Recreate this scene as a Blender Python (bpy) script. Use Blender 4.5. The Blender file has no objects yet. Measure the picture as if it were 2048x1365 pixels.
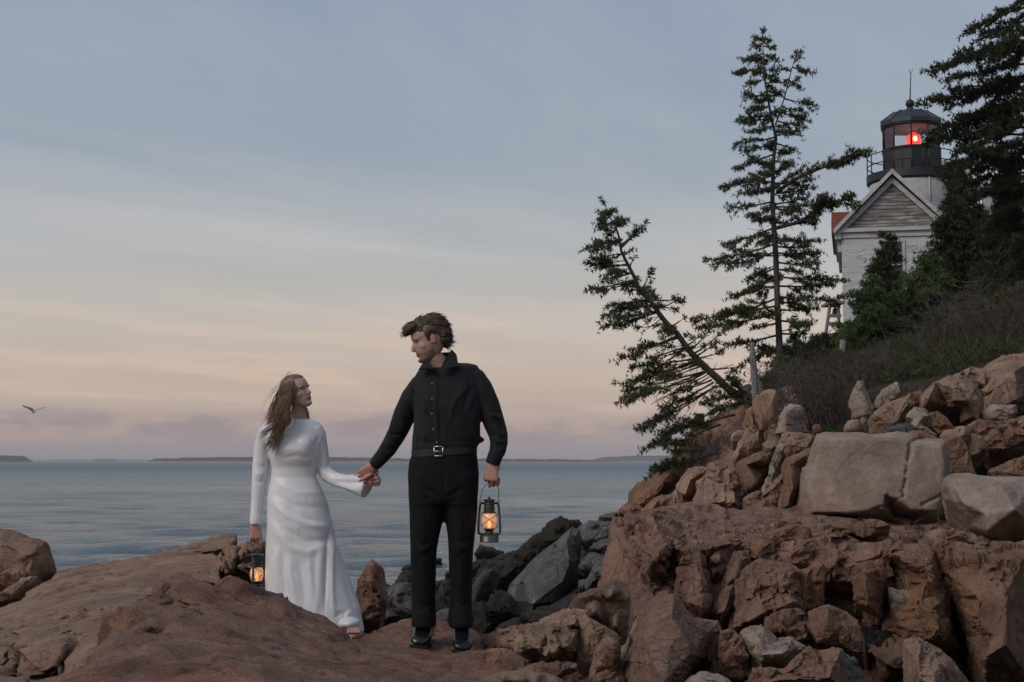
import bpy, bmesh, math, random
import numpy as np
from mathutils import Vector, Matrix, geometry

random.seed(7)
np.random.seed(7)
scene = bpy.context.scene
COL = scene.collection

# ------------------------------------------------------------------ camera
F = 2844.0            # focal length in pixels of the 2048 px wide photograph (50 mm lens)
CAMZ = 3.2            # camera height above the sea
PITCH = math.atan((922.0 - 682.5) / F)
cam_data = bpy.data.cameras.new("camera")
cam_data.lens = 50.0
cam_data.sensor_width = 36.0
cam_data.clip_start = 0.1
cam_data.clip_end = 40000.0
camera = bpy.data.objects.new("camera", cam_data)
COL.objects.link(camera)
camera.location = (0, 0, CAMZ)
camera.rotation_euler = (math.pi / 2 + PITCH, 0, 0)
scene.camera = camera


def srgb(r, g, b):
    def f(c):
        c /= 255.0
        return c / 12.92 if c <= 0.04045 else ((c + 0.055) / 1.055) ** 2.4
    return (f(r), f(g), f(b), 1.0)


# ------------------------------------------------------------------ sky, sun, exposure
SUN_EL, SUN_AZ = math.radians(36), math.radians(232)   # azimuth clockwise from +Y: behind the camera, well to the left
world = bpy.data.worlds.new("World")
scene.world = world
world.use_nodes = True
wn, wl = world.node_tree.nodes, world.node_tree.links
wn.clear()


def W(t, **kw):
    n = wn.new(t)
    for k, v in kw.items():
        setattr(n, k, v)
    return n


def wmath(op, a, b=None, c=None):
    n = W("ShaderNodeMath", operation=op)
    for i, v in enumerate((a, b, c)):
        if v is None:
            continue
        if isinstance(v, (int, float)):
            n.inputs[i].default_value = v
        else:
            wl.new(v, n.inputs[i])
    return n.outputs[0]


def wramp(fac, stops, interp="LINEAR"):
    n = W("ShaderNodeValToRGB")
    n.color_ramp.interpolation = interp
    el = n.color_ramp.elements
    while len(el) < len(stops):
        el.new(0.5)
    for e, (p, c) in zip(el, stops):
        e.position = p
        e.color = c
    wl.new(fac, n.inputs[0])
    return n.outputs[0]


def wmix(fac, a, b, blend="MIX"):
    n = W("ShaderNodeMix", data_type="RGBA", blend_type=blend)
    for s, v in ((n.inputs[0], fac), (n.inputs[6], a), (n.inputs[7], b)):
        if isinstance(v, (int, float)):
            s.default_value = v
        elif isinstance(v, tuple):
            s.default_value = v
        else:
            wl.new(v, s)
    return n.outputs[2]


tc = W("ShaderNodeTexCoord")
sep = W("ShaderNodeSeparateXYZ")
wl.new(tc.outputs["Generated"], sep.inputs[0])
X_, Y_, Z_ = sep.outputs
# cloud deck coordinates: the direction projected on a plane overhead
den = wmath("ADD", wmath("MAXIMUM", Z_, 0.0), 0.07)
cx = wmath("DIVIDE", X_, den)
cy = wmath("DIVIDE", Y_, den)
comb = W("ShaderNodeCombineXYZ")
wl.new(wmath("ADD", wmath("MULTIPLY", cx, 0.34), wmath("MULTIPLY", cy, 0.22)), comb.inputs[0])
wl.new(wmath("SUBTRACT", wmath("MULTIPLY", cy, 0.75), wmath("MULTIPLY", cx, 0.62)), comb.inputs[1])
n1 = W("ShaderNodeTexNoise")
n1.inputs["Scale"].default_value = 0.75
n1.inputs["Detail"].default_value = 9
n1.inputs["Roughness"].default_value = 0.6
n1.inputs["Distortion"].default_value = 0.5
wl.new(comb.outputs[0], n1.inputs["Vector"])
soft = wramp(n1.outputs["Fac"], [(0.34, (0, 0, 0, 1)), (0.66, (1, 1, 1, 1))], "EASE")
# long thin streaks low over the horizon: azimuth against stretched elevation
comb2 = W("ShaderNodeCombineXYZ")
wl.new(wmath("MULTIPLY", X_, 2.0), comb2.inputs[0])
wl.new(wmath("MULTIPLY", Y_, 0.6), comb2.inputs[1])
wl.new(wmath("ADD", wmath("MULTIPLY", Z_, 26.0), wmath("MULTIPLY", X_, 1.6)), comb2.inputs[2])
n2 = W("ShaderNodeTexNoise")
n2.inputs["Scale"].default_value = 1.55
n2.inputs["Detail"].default_value = 6
n2.inputs["Roughness"].default_value = 0.52
n2.inputs["Distortion"].default_value = 0.6
wl.new(comb2.outputs[0], n2.inputs["Vector"])
streak = wramp(n2.outputs["Fac"], [(0.50, (0, 0, 0, 1)), (0.60, (1, 1, 1, 1)), (0.72, (0.25, 0.25, 0.25, 1))], "EASE")
streak_band = wramp(Z_, [(0.020, (0, 0, 0, 1)), (0.05, (1, 1, 1, 1)), (0.085, (0.8, 0.8, 0.8, 1)), (0.125, (0, 0, 0, 1))], "EASE")
# low cumulus band
comb3 = W("ShaderNodeCombineXYZ")
wl.new(wmath("MULTIPLY", X_, 5.5), comb3.inputs[0])
wl.new(wmath("MULTIPLY", Y_, 1.0), comb3.inputs[1])
wl.new(wmath("MULTIPLY", Z_, 21.0), comb3.inputs[2])
n3 = W("ShaderNodeTexNoise")
n3.inputs["Scale"].default_value = 2.3
n3.inputs["Detail"].default_value = 7
n3.inputs["Roughness"].default_value = 0.55
wl.new(comb3.outputs[0], n3.inputs["Vector"])
cum_edge = wmath("ADD", Z_, wmath("MULTIPLY", wmath("SUBTRACT", n3.outputs["Fac"], 0.5), 0.035))
cum = wramp(cum_edge, [(0.0, (1, 1, 1, 1)), (0.022, (1, 1, 1, 1)), (0.036, (0, 0, 0, 1))], "EASE")

clear = wramp(Z_, [(0.0, srgb(158, 147, 149)), (0.018, srgb(166, 151, 149)), (0.05, srgb(190, 171, 157)),
                   (0.095, srgb(190, 181, 172)), (0.15, srgb(170, 174, 177)), (0.21, srgb(149, 161, 175)),
                   (0.30, srgb(138, 153, 173)), (0.55, srgb(126, 145, 171)), (1.0, srgb(122, 141, 168))])
veil = wramp(Z_, [(0.0, srgb(160, 149, 150)), (0.05, srgb(196, 177, 163)), (0.095, srgb(196, 187, 178)),
                  (0.15, srgb(187, 186, 186)), (0.22, srgb(168, 174, 182)), (0.34, srgb(156, 166, 180)), (1.0, srgb(146, 157, 175))])
sky = wmix(soft, clear, veil)
sky = wmix(wmath("MULTIPLY", wmath("MULTIPLY", streak, streak_band), 0.42), sky, srgb(222, 194, 172))
cumcol = wramp(n3.outputs["Fac"], [(0.42, srgb(150, 137, 141)), (0.60, srgb(196, 168, 155))])
cumlow = wramp(Z_, [(0.0, srgb(138, 130, 137)), (0.016, srgb(140, 131, 137)), (0.034, (1, 1, 1, 1))])
cumcol = wmix(wramp(Z_, [(0.008, (0, 0, 0, 1)), (0.026, (1, 1, 1, 1))]), srgb(152, 142, 147), cumcol)
sky = wmix(wmath("MULTIPLY", cum, 0.8), sky, cumcol)
# below the horizon (never seen past the sea)
sky = wmix(wmath("GREATER_THAN", wmath("MULTIPLY", Z_, -1.0), 0.0), sky, srgb(120, 116, 122))

nish = W("ShaderNodeTexSky", sky_type="NISHITA", sun_disc=False)
nish.sun_elevation = SUN_EL
nish.sun_rotation = SUN_AZ
nish.air_density = 1.0
nish.dust_density = 2.0
bg_clouds = W("ShaderNodeBackground")
bg_clouds.inputs["Strength"].default_value = 1.0
wl.new(sky, bg_clouds.inputs["Color"])
bg_sky = W("ShaderNodeBackground")
bg_sky.inputs["Strength"].default_value = 0.05
wl.new(nish.outputs[0], bg_sky.inputs["Color"])
mixw = W("ShaderNodeMixShader")
mixw.inputs[0].default_value = 0.93      # a nearly closed veil of high cloud in front of the sky
wl.new(bg_sky.outputs[0], mixw.inputs[1])
wl.new(bg_clouds.outputs[0], mixw.inputs[2])
wo = W("ShaderNodeOutputWorld")
wl.new(mixw.outputs[0], wo.inputs[0])

sun_data = bpy.data.lights.new("sun", "SUN")
sun_data.energy = 1.35
sun_data.angle = math.radians(32)
sun_data.color = (1.0, 0.93, 0.86)
sun = bpy.data.objects.new("sun", sun_data)
COL.objects.link(sun)
sd = Vector((math.sin(SUN_AZ) * math.cos(SUN_EL), math.cos(SUN_AZ) * math.cos(SUN_EL), math.sin(SUN_EL)))
sun.rotation_euler = (-sd).to_track_quat("-Z", "Y").to_euler()
sun.location = sd * 60

vs = scene.view_settings
vs.view_transform = "Standard"
vs.look = "None"
vs.exposure = 0.12
vs.gamma = 1.0
vs.use_curve_mapping = False
cy_ = scene.cycles
cy_.use_denoising = True
cy_.max_bounces = 6
cy_.diffuse_bounces = 3
cy_.glossy_bounces = 3
cy_.transmission_bounces = 5
cy_.transparent_max_bounces = 8
cy_.caustics_reflective = False
cy_.caustics_refractive = False
cy_.sample_clamp_indirect = 4.0


# ------------------------------------------------------------------ helpers
def P(px, py, Y):
    """world point at forward distance Y that the photograph shows at pixel (px, py)"""
    a, b = (px - 1024.0) / F, (682.5 - py) / F
    dy = math.cos(PITCH) - b * math.sin(PITCH)
    dz = math.sin(PITCH) + b * math.cos(PITCH)
    t = Y / dy
    return Vector((a * t, Y, CAMZ + dz * t))


def hash3(i, j, k, s):
    h = (i.astype(np.int64) * 374761393 + j.astype(np.int64) * 668265263 + k.astype(np.int64) * 2147483647 + s * 1274126177) & 0xFFFFFFFF
    h = ((h ^ (h >> 13)) * 1274126177) & 0xFFFFFFFF
    h = ((h ^ (h >> 16)) * 2246822519) & 0xFFFFFFFF
    h = h ^ (h >> 15)
    return (h & 0xFFFFFF) / float(0xFFFFFF)


def vnoise(p, s=0):
    i = np.floor(p).astype(np.int64)
    f = p - i
    u = f * f * f * (f * (f * 6 - 15) + 10)
    r = 0
    for dx in (0, 1):
        wx = u[:, 0] if dx else 1 - u[:, 0]
        for dy in (0, 1):
            wy = u[:, 1] if dy else 1 - u[:, 1]
            for dz in (0, 1):
                wz = u[:, 2] if dz else 1 - u[:, 2]
                r = r + wx * wy * wz * hash3(i[:, 0] + dx, i[:, 1] + dy, i[:, 2] + dz, s)
    return r * 2 - 1


def fbm(p, o=4, s=0, gain=0.5, ridged=False):
    a, r, q = 1.0, 0.0, p.copy()
    for k in range(o):
        n = vnoise(q, s + k * 17)
        if ridged:
            n = 1 - 2 * np.abs(n)
        r = r + a * n
        a *= gain
        q = q * 2.03 + 3.1
    return r


def voronoi(p, s=0):
    """F1, F2, random id of nearest cell, vector to its centre (nearest eight cells only)"""
    i = np.floor(p - 0.5).astype(np.int64)
    f1 = np.full(len(p), 9.0)
    f2 = np.full(len(p), 9.0)
    cid = np.zeros(len(p))
    cv = np.zeros_like(p)
    for dx in (0, 1):
        for dy in (0, 1):
            for dz in (0, 1):
                a, b, c = i[:, 0] + dx, i[:, 1] + dy, i[:, 2] + dz
                h = hash3(a, b, c, s)
                q = np.stack([a + 0.12 + 0.76 * h, b + 0.12 + 0.76 * ((h * 7919.0) % 1.0), c + 0.12 + 0.76 * ((h * 104729.0) % 1.0)], 1)
                d = p - q
                dd = np.sqrt((d * d).sum(1))
                m = dd < f1
                f2 = np.where(m, f1, np.minimum(f2, dd))
                cid = np.where(m, h, cid)
                cv = np.where(m[:, None], d, cv)
                f1 = np.where(m, dd, f1)
    return f1, f2, cid, cv


def tagged(o, label=None, cat=None, group=None, kind=None):
    if label:
        o["label"] = label
    if cat:
        o["category"] = cat
    if group:
        o["group"] = group
    if kind:
        o["kind"] = kind
    return o


def thing(name, loc, label, cat, group=None):
    o = bpy.data.objects.new(name, None)
    o.empty_display_size = 0.2
    COL.objects.link(o)
    o.location = loc
    return tagged(o, label, cat, group)


def wpos(o):
    v = Vector((0, 0, 0))
    while o is not None:
        v = v + Vector(o.location)
        o = o.parent
    return v


def set_parent(o, parent):
    """parts keep world-space meshes: shift the mesh so that the part's place is relative to its parent"""
    if parent is not None:
        o.parent = parent
        off = wpos(parent)
        o.location = Vector(o.location) - off


def mesh_obj(name, verts, faces, mat=None, parent=None, smooth=True, origin=None):
    me = bpy.data.meshes.new(name)
    if origin is not None:
        ox, oy, oz = origin
        verts = [(v[0] - ox, v[1] - oy, v[2] - oz) for v in verts]
    me.from_pydata([tuple(v) for v in verts], [], faces)
    return finish(name, me, mat, parent, smooth, origin)


def finish(name, me, mat=None, parent=None, smooth=True, origin=None):
    if mat is not None:
        me.materials.append(mat)
    if smooth:
        me.polygons.foreach_set("use_smooth", [True] * len(me.polygons))
    me.update()
    o = bpy.data.objects.new(name, me)
    COL.objects.link(o)
    if origin is not None:
        o.location = origin
    set_parent(o, parent)
    return o


class MB:
    """collects shapes for ONE mesh object"""
    def __init__(self):
        self.v, self.f = [], []

    def add(self, vs, fs):
        n = len(self.v)
        self.v += [tuple(v) for v in vs]
        self.f += [tuple(i + n for i in f) for f in fs]
        return self

    def box(self, lo, hi, mat=None):
        x0, y0, z0 = lo
        x1, y1, z1 = hi
        vs = [Vector(p) for p in ((x0, y0, z0), (x1, y0, z0), (x1, y1, z0), (x0, y1, z0), (x0, y0, z1), (x1, y0, z1), (x1, y1, z1), (x0, y1, z1))]
        if mat is not None:
            vs = [mat @ v for v in vs]
        return self.add(vs, [(0, 3, 2, 1), (4, 5, 6, 7), (0, 1, 5, 4), (1, 2, 6, 5), (2, 3, 7, 6), (3, 0, 4, 7)])

    def tube(self, pts, rad, n=8, cap=True):
        """pts: list of points, rad: radius or list of radii"""
        pts = [Vector(p) for p in pts]
        m = len(pts)
        if not isinstance(rad, (list, tuple)):
            rad = [rad] * m
        vs, fs = [], []
        ref = Vector((0, 0, 1))
        d0 = (pts[1] - pts[0]).normalized()
        if abs(d0.dot(ref)) > 0.9:
            ref = Vector((1, 0, 0))
        a = d0.cross(ref).normalized()
        for i, p in enumerate(pts):
            d = (pts[min(i + 1, m - 1)] - pts[max(i - 1, 0)]).normalized()
            a = (a - d * a.dot(d)).normalized()
            b = d.cross(a)
            for k in range(n):
                t = 2 * math.pi * k / n
                vs.append(p + (a * math.cos(t) + b * math.sin(t)) * rad[i])
        for i in range(m - 1):
            for k in range(n):
                k2 = (k + 1) % n
                fs.append((i * n + k, i * n + k2, (i + 1) * n + k2, (i + 1) * n + k))
        if cap:
            fs.append(tuple(range(n - 1, -1, -1)))
            fs.append(tuple((m - 1) * n + k for k in range(n)))
        return self.add(vs, fs)

    def loft(self, rings, n=24, power=2.0, cap=True):
        """rings: (centre, half-axis vector a, half-axis vector b[, power]) -> closed generalised cylinder"""
        vs, fs = [], []
        for r in rings:
            c, a, b = Vector(r[0]), Vector(r[1]), Vector(r[2])
            pw = r[3] if len(r) > 3 else power
            for k in range(n):
                t = 2 * math.pi * k / n
                cs, sn = math.cos(t), math.sin(t)
                x = math.copysign(abs(cs) ** (2 / pw), cs)
                y = math.copysign(abs(sn) ** (2 / pw), sn)
                vs.append(c + a * x + b * y)
        m = len(rings)
        for i in range(m - 1):
            for k in range(n):
                k2 = (k + 1) % n
                fs.append((i * n + k, i * n + k2, (i + 1) * n + k2, (i + 1) * n + k))
        if cap:
            c0, c1 = Vector(rings[0][0]), Vector(rings[-1][0])
            nv = len(vs)
            vs += [c0, c1]
            for k in range(n):
                k2 = (k + 1) % n
                fs.append((nv, k2, k))
                fs.append((nv + 1, (m - 1) * n + k, (m - 1) * n + k2))
        return self.add(vs, fs)

    def lathe(self, prof, c, n=24, axis=None):
        """prof: list of (radius, height) about the vertical through c"""
        c = Vector(c)
        vs, fs = [], []
        for r, z in prof:
            for k in range(n):
                t = 2 * math.pi * k / n
                vs.append(c + Vector((r * math.cos(t), r * math.sin(t), z)))
        m = len(prof)
        for i in range(m - 1):
            for k in range(n):
                k2 = (k + 1) % n
                fs.append((i * n + k, i * n + k2, (i + 1) * n + k2, (i + 1) * n + k))
        fs.append(tuple(range(n - 1, -1, -1)))
        fs.append(tuple((m - 1) * n + k for k in range(n)))
        return self.add(vs, fs)

    def ball(self, c, r, n=16, m=10):
        if not isinstance(r, (tuple, list, Vector)):
            r = (r, r, r)
        c = Vector(c)
        rings = []
        for i in range(m + 1):
            t = -math.pi / 2 + math.pi * i / m
            k = max(math.cos(t), 0.01)
            rings.append((c + Vector((0, 0, r[2] * math.sin(t))), Vector((r[0] * k, 0, 0)), Vector((0, r[1] * k, 0))))
        return self.loft(rings, n)

    def build(self, name, mat=None, parent=None, smooth=True, origin=None):
        return mesh_obj(name, self.v, self.f, mat, parent, smooth, origin)


def autosmooth(o, deg=35):
    """flat/smooth by edge angle, stored as sharp edges"""
    bm = bmesh.new()
    bm.from_mesh(o.data)
    for e in bm.edges:
        if len(e.link_faces) == 2 and e.calc_face_angle(0) > math.radians(deg):
            e.smooth = False
    bm.to_mesh(o.data)
    bm.free()
    return o


def remesh_batch(items):
    """items: list of (verts, faces, voxel, smooth iterations) -> list of evaluated meshes"""
    tmp = []
    for vs_, fs_, vox, sm in items:
        me = bpy.data.meshes.new("tmp")
        me.from_pydata([tuple(v) for v in vs_], [], fs_)
        o = bpy.data.objects.new("tmp", me)
        COL.objects.link(o)
        r = o.modifiers.new("r", "REMESH")
        r.mode = "VOXEL"
        r.voxel_size = vox
        if sm:
            s = o.modifiers.new("s", "SMOOTH")
            s.factor = 0.5
            s.iterations = sm
        tmp.append(o)
    dg = bpy.context.evaluated_depsgraph_get()
    dg.update()
    out = []
    for o in tmp:
        out.append(bpy.data.meshes.new_from_object(o.evaluated_get(dg)))
    for o in tmp:
        me = o.data
        bpy.data.objects.remove(o)
        bpy.data.meshes.remove(me)
    return out


def get_co(me):
    n = len(me.vertices)
    a = np.empty(n * 3)
    me.vertices.foreach_get("co", a)
    b = np.empty(n * 3)
    me.vertex_normals.foreach_get("vector", b)
    return a.reshape(-1, 3), b.reshape(-1, 3)


def set_co(me, a):
    me.vertices.foreach_set("co", a.ravel())
    me.update()


# ------------------------------------------------------------------ materials
def new_mat(name):
    m = bpy.data.materials.new(name)
    m.use_nodes = True
    nt = m.node_tree
    nt.nodes.clear()
    return m, nt.nodes, nt.links


class NT:
    def __init__(self, name):
        self.m, self.n, self.l = new_mat(name)
        self.out = self.n.new("ShaderNodeOutputMaterial")
        self.b = self.n.new("ShaderNodeBsdfPrincipled")
        self.l.new(self.b.outputs[0], self.out.inputs[0])
        self.geo = self.n.new("ShaderNodeNewGeometry")
        self.pos = self.geo.outputs["Position"]

    def set(self, s, v):
        if isinstance(v, (int, float, tuple)):
            s.default_value = v
        else:
            self.l.new(v, s)

    def noise(self, scale, detail=4, rough=0.55, dist=0.0, vec=None):
        n = self.n.new("ShaderNodeTexNoise")
        n.inputs["Scale"].default_value = scale
        n.inputs["Detail"].default_value = detail
        n.inputs["Roughness"].default_value = rough
        n.inputs["Distortion"].default_value = dist
        self.l.new(vec if vec is not None else self.pos, n.inputs["Vector"])
        return n.outputs["Fac"]

    def voro(self, scale, feature="F1", out="Distance", vec=None, rand=1.0):
        n = self.n.new("ShaderNodeTexVoronoi")
        n.feature = feature
        n.inputs["Scale"].default_value = scale
        n.inputs["Randomness"].default_value = rand
        self.l.new(vec if vec is not None else self.pos, n.inputs["Vector"])
        return n.outputs[out]

    def mapping(self, scale=(1, 1, 1), rot=(0, 0, 0), vec=None):
        n = self.n.new("ShaderNodeMapping")
        n.inputs["Scale"].default_value = scale
        n.inputs["Rotation"].default_value = rot
        self.l.new(vec if vec is not None else self.pos, n.inputs["Vector"])
        return n.outputs[0]

    def ramp(self, fac, stops, interp="LINEAR"):
        n = self.n.new("ShaderNodeValToRGB")
        n.color_ramp.interpolation = interp
        el = n.color_ramp.elements
        while len(el) < len(stops):
            el.new(0.5)
        for e, (p, c) in zip(el, stops):
            e.position = p
            e.color = c if isinstance(c, tuple) else (c, c, c, 1)
        self.l.new(fac, n.inputs[0])
        return n.outputs[0]

    def mix(self, fac, a, b, blend="MIX"):
        n = self.n.new("ShaderNodeMix")
        n.data_type = "RGBA"
        n.blend_type = blend
        self.set(n.inputs[0], fac)
        self.set(n.inputs[6], a)
        self.set(n.inputs[7], b)
        return n.outputs[2]

    def math(self, op, a, b=0.0):
        n = self.n.new("ShaderNodeMath")
        n.operation = op
        self.set(n.inputs[0], a)
        self.set(n.inputs[1], b)
        return n.outputs[0]

    def bump(self, h, strength=0.5, dist=0.01, prev=None):
        n = self.n.new("ShaderNodeBump")
        n.inputs["Strength"].default_value = strength
        n.inputs["Distance"].default_value = dist
        self.l.new(h, n.inputs["Height"])
        if prev is not None:
            self.l.new(prev, n.inputs["Normal"])
        self.l.new(n.outputs[0], self.b.inputs["Normal"])
        return n.outputs[0]

    def p(self, **kw):
        names = {"col": "Base Color", "rough": "Roughness", "metal": "Metallic", "spec": "Specular IOR Level", "trans": "Transmission Weight",
                 "ior": "IOR", "alpha": "Alpha", "sss": "Subsurface Weight", "emit": "Emission Color", "estr": "Emission Strength", "sheen": "Sheen Weight", "coat": "Coat Weight", "aniso": "Anisotropic"}
        for k, v in kw.items():
            self.set(self.b.inputs[names[k]], v)
        return self.m


def c4(r, g, b):
    return (r, g, b, 1.0)


def plain(name, col, rough=0.6, metal=0.0, var=0.12, scale=8.0, bump=0.0, spec=0.5):
    t = NT(name)
    f = t.noise(scale, 5)
    dark = tuple(c * (1 - var) for c in col[:3]) + (1,)
    lite = tuple(min(1, c * (1 + var)) for c in col[:3]) + (1,)
    t.p(col=t.mix(f, dark, lite), rough=rough, metal=metal, spec=spec)
    if bump:
        t.bump(t.noise(scale * 4, 5), bump, 0.01)
    return t.m


def rock_mat(name, a, b, stain=(0.30, 0.13, 0.05), stain_amt=0.35, pale=(0.36, 0.33, 0.30), pale_amt=0.2, dark_amt=0.25, speck=0.5, scale=1.0, bump=0.9, wet=0.0, cracks=1.0, fol=(0.25, 3.5), fstr=0.8):
    """granite-like rock: two body colours, rusty stain, pale lichen bloom, dark lichen, grain and fine relief"""
    t = NT(name)
    big = t.noise(1.1 * scale, 6, 0.6, 0.6)
    mid = t.noise(4.5 * scale, 7, 0.65, 0.4)
    body = t.mix(t.ramp(big, [(0.35, 0.0), (0.65, 1.0)]), c4(*a), c4(*b))
    st = t.ramp(t.noise(1.7 * scale, 7, 0.62, 1.2), [(0.50, 0.0), (0.68, 1.0)])
    body = t.mix(t.math("MULTIPLY", st, stain_amt), body, c4(*stain))
    pl = t.ramp(t.noise(2.6 * scale, 8, 0.7, 0.5), [(0.54, 0.0), (0.72, 1.0)])
    body = t.mix(t.math("MULTIPLY", pl, pale_amt), body, c4(*pale))
    dk = t.ramp(t.noise(3.3 * scale, 9, 0.72, 0.8), [(0.53, 0.0), (0.70, 1.0)])
    body = t.mix(t.math("MULTIPLY", dk, dark_amt), body, c4(0.045, 0.042, 0.04))
    body = t.mix(t.ramp(mid, [(0.3, 0.0), (0.7, 1.0)]), t.mix(1.0, body, c4(0.74, 0.72, 0.70), "MULTIPLY"), t.mix(1.0, body, c4(1.12, 1.10, 1.08), "MULTIPLY"))
    fv = t.mapping((1, 1, 1 / fol[1]), (0, 0, 0), t.mapping((1, 1, 1), (0.15, fol[0], 0.1)))
    fs_ = t.noise(4.5 * scale, 8, 0.68, 0.4, fv)
    body = t.mix(t.ramp(fs_, [(0.36, 0.0), (0.64, 1.0)]), t.mix(1.0, body, c4(0.72, 0.69, 0.67), "MULTIPLY"), t.mix(1.0, body, c4(1.16, 1.14, 1.12), "MULTIPLY"))
    g1 = t.noise(120, 3, 0.7)
    g2 = t.voro(48, "F1")
    grain = t.ramp(g1, [(0.36, 0.45), (0.5, 1.0), (0.66, 1.5)])
    body = t.mix(speck, body, t.mix(1.0, body, grain, "MULTIPLY"))
    t.p(col=body, rough=t.ramp(mid, [(0.2, 0.78 - wet), (0.8, 0.95 - wet)]), spec=0.25 + wet * 0.5)
    crackv = t.mapping((1, 1, 1), (0.3, 0.2, 0.5))
    warp = t.noise(3.0, 4, 0.6)
    # foliation and joints run along one direction of the rock: rotate, then squeeze
    rv = t.mapping((1, 1, 1), (0.15, fol[0], 0.1))
    sv = t.mapping((1, 1, 1 / fol[1]), (0, 0, 0), rv)
    wv = t.n.new("ShaderNodeVectorMath")
    wv.operation = "MULTIPLY_ADD"
    nn = t.n.new("ShaderNodeTexNoise")
    nn.inputs["Scale"].default_value = 4.0
    nn.inputs["Detail"].default_value = 4
    t.l.new(t.pos, nn.inputs["Vector"])
    t.l.new(nn.outputs["Color"], wv.inputs[0])
    wv.inputs[1].default_value = (0.07, 0.07, 0.07)
    t.l.new(sv, wv.inputs[2])
    cr = t.ramp(t.voro(3.2 * scale, "DISTANCE_TO_EDGE", vec=wv.outputs[0]), [(0.0, 0.0), (0.03, 1.0)])
    cr2 = t.ramp(t.voro(8.5 * scale, "DISTANCE_TO_EDGE", vec=wv.outputs[0]), [(0.0, 0.0), (0.04, 1.0)])
    fibre = t.noise(9.0 * scale, 8, 0.7, 0.3, sv)
    h = t.math("ADD", t.math("MULTIPLY", t.noise(11 * scale, 10, 0.74, 0.5), 0.9), t.math("MULTIPLY", g1, 0.25))
    h = t.math("ADD", h, t.math("MULTIPLY", fibre, fstr))
    h = t.math("ADD", h, t.math("ADD", t.math("MULTIPLY", cr, 0.50 * cracks), t.math("MULTIPLY", cr2, 0.22 * cracks)))
    t.bump(h, bump, 0.055)
    return t.m


M = {}
M["rock_red"] = rock_mat("red_granite", (0.310, 0.184, 0.141), (0.360, 0.212, 0.157), (0.32, 0.150, 0.083), 0.4, (0.40, 0.30, 0.24), 0.35, 0.4, fstr=0.5)
M["rock_fore"] = rock_mat("weathered_red_granite", (0.275, 0.166, 0.128), (0.330, 0.192, 0.142), (0.31, 0.115, 0.068), 0.6, (0.42, 0.34, 0.29), 0.7, 0.7, cracks=0.5, fol=(1.15, 5.0), fstr=1.0)
M["rock_brown"] = rock_mat("brown_granite", (0.365, 0.245, 0.182), (0.41, 0.270, 0.195), (0.36, 0.20, 0.11), 0.3, (0.44, 0.36, 0.30), 0.25, 0.35, cracks=0.35, fol=(1.35, 4.0), fstr=0.7)
M["rock_tan"] = rock_mat("tan_granite", (0.36, 0.230, 0.165), (0.42, 0.290, 0.220), (0.36, 0.175, 0.08), 0.45, (0.50, 0.42, 0.36), 0.4, 0.3, cracks=0.6, fstr=0.5)
M["rock_orange"] = rock_mat("rust_stained_granite", (0.250, 0.152, 0.106), (0.310, 0.182, 0.120), (0.31, 0.138, 0.060), 0.5, (0.36, 0.28, 0.22), 0.25, 0.5, cracks=0.5, fstr=0.5)
M["rock_slab"] = rock_mat("pale_speckled_granite", (0.320, 0.250, 0.212), (0.345, 0.270, 0.229), (0.31, 0.20, 0.15), 0.3, (0.42, 0.36, 0.31), 0.35, 0.2, 0.5, 0.7, 0.45, cracks=0.0, fol=(0.2, 1.3), fstr=0.15)
M["rock_pale"] = rock_mat("pale_quartz_rock", (0.47, 0.41, 0.37), (0.42, 0.34, 0.29), (0.34, 0.18, 0.10), 0.4, (0.55, 0.51, 0.48), 0.4, 0.25)
M["rock_grey"] = rock_mat("grey_schist", (0.130, 0.130, 0.132), (0.200, 0.195, 0.188), (0.13, 0.095, 0.07), 0.25, (0.30, 0.30, 0.295), 0.4, 0.5)
M["rock_dark"] = rock_mat("wet_dark_rock", (0.048, 0.050, 0.054), (0.085, 0.085, 0.086), (0.08, 0.052, 0.03), 0.4, (0.15, 0.15, 0.15), 0.25, 0.5, wet=0.3, cracks=0.3)
M["rock_weed"] = rock_mat("weed_covered_rock", (0.026, 0.024, 0.016), (0.052, 0.044, 0.026), (0.07, 0.047, 0.02), 0.5, (0.09, 0.088, 0.082), 0.2, 0.5, bump=1.0, wet=0.25)
M["rock_black"] = rock_mat("black_algae_and_shade_rock", (0.016, 0.016, 0.018), (0.032, 0.030, 0.030), (0.06, 0.035, 0.02), 0.3, (0.07, 0.065, 0.06), 0.2, 0.3, wet=0.15)  # algae black of the water streak; also the painted shade of the hollow
# ------------------------------------------------------------------ sea
def sea_material():
    t = NT("sea_water")
    rip = t.noise(2.2, 5, 0.6, 0.4, t.mapping((0.45, 1.0, 1)))
    rip2 = t.noise(8.0, 5, 0.62, 0.4, t.mapping((0.5, 1.0, 1)))
    gust = t.noise(0.05, 5, 0.6, 0.8, t.mapping((0.30, 1, 1)))
    h = t.math("ADD", t.math("MULTIPLY", rip, 0.50), t.math("MULTIPLY", rip2, 0.26))
    h = t.math("MULTIPLY", h, t.ramp(gust, [(0.35, 0.35), (0.65, 1.3)]))
    t.bump(h, 1.0, 0.62)
    sy = t.n.new("ShaderNodeSeparateXYZ")
    t.l.new(t.pos, sy.inputs[0])
    # waves too small to model far out widen the reflection there
    far = t.ramp(t.math("DIVIDE", sy.outputs[1], 1000.0), [(0.03, 0.08), (0.12, 0.18), (0.6, 0.42)])
    t.p(col=c4(0.075, 0.118, 0.142), rough=far, spec=0.5, ior=1.333)
    return t.m


M["sea"] = sea_material()


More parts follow.
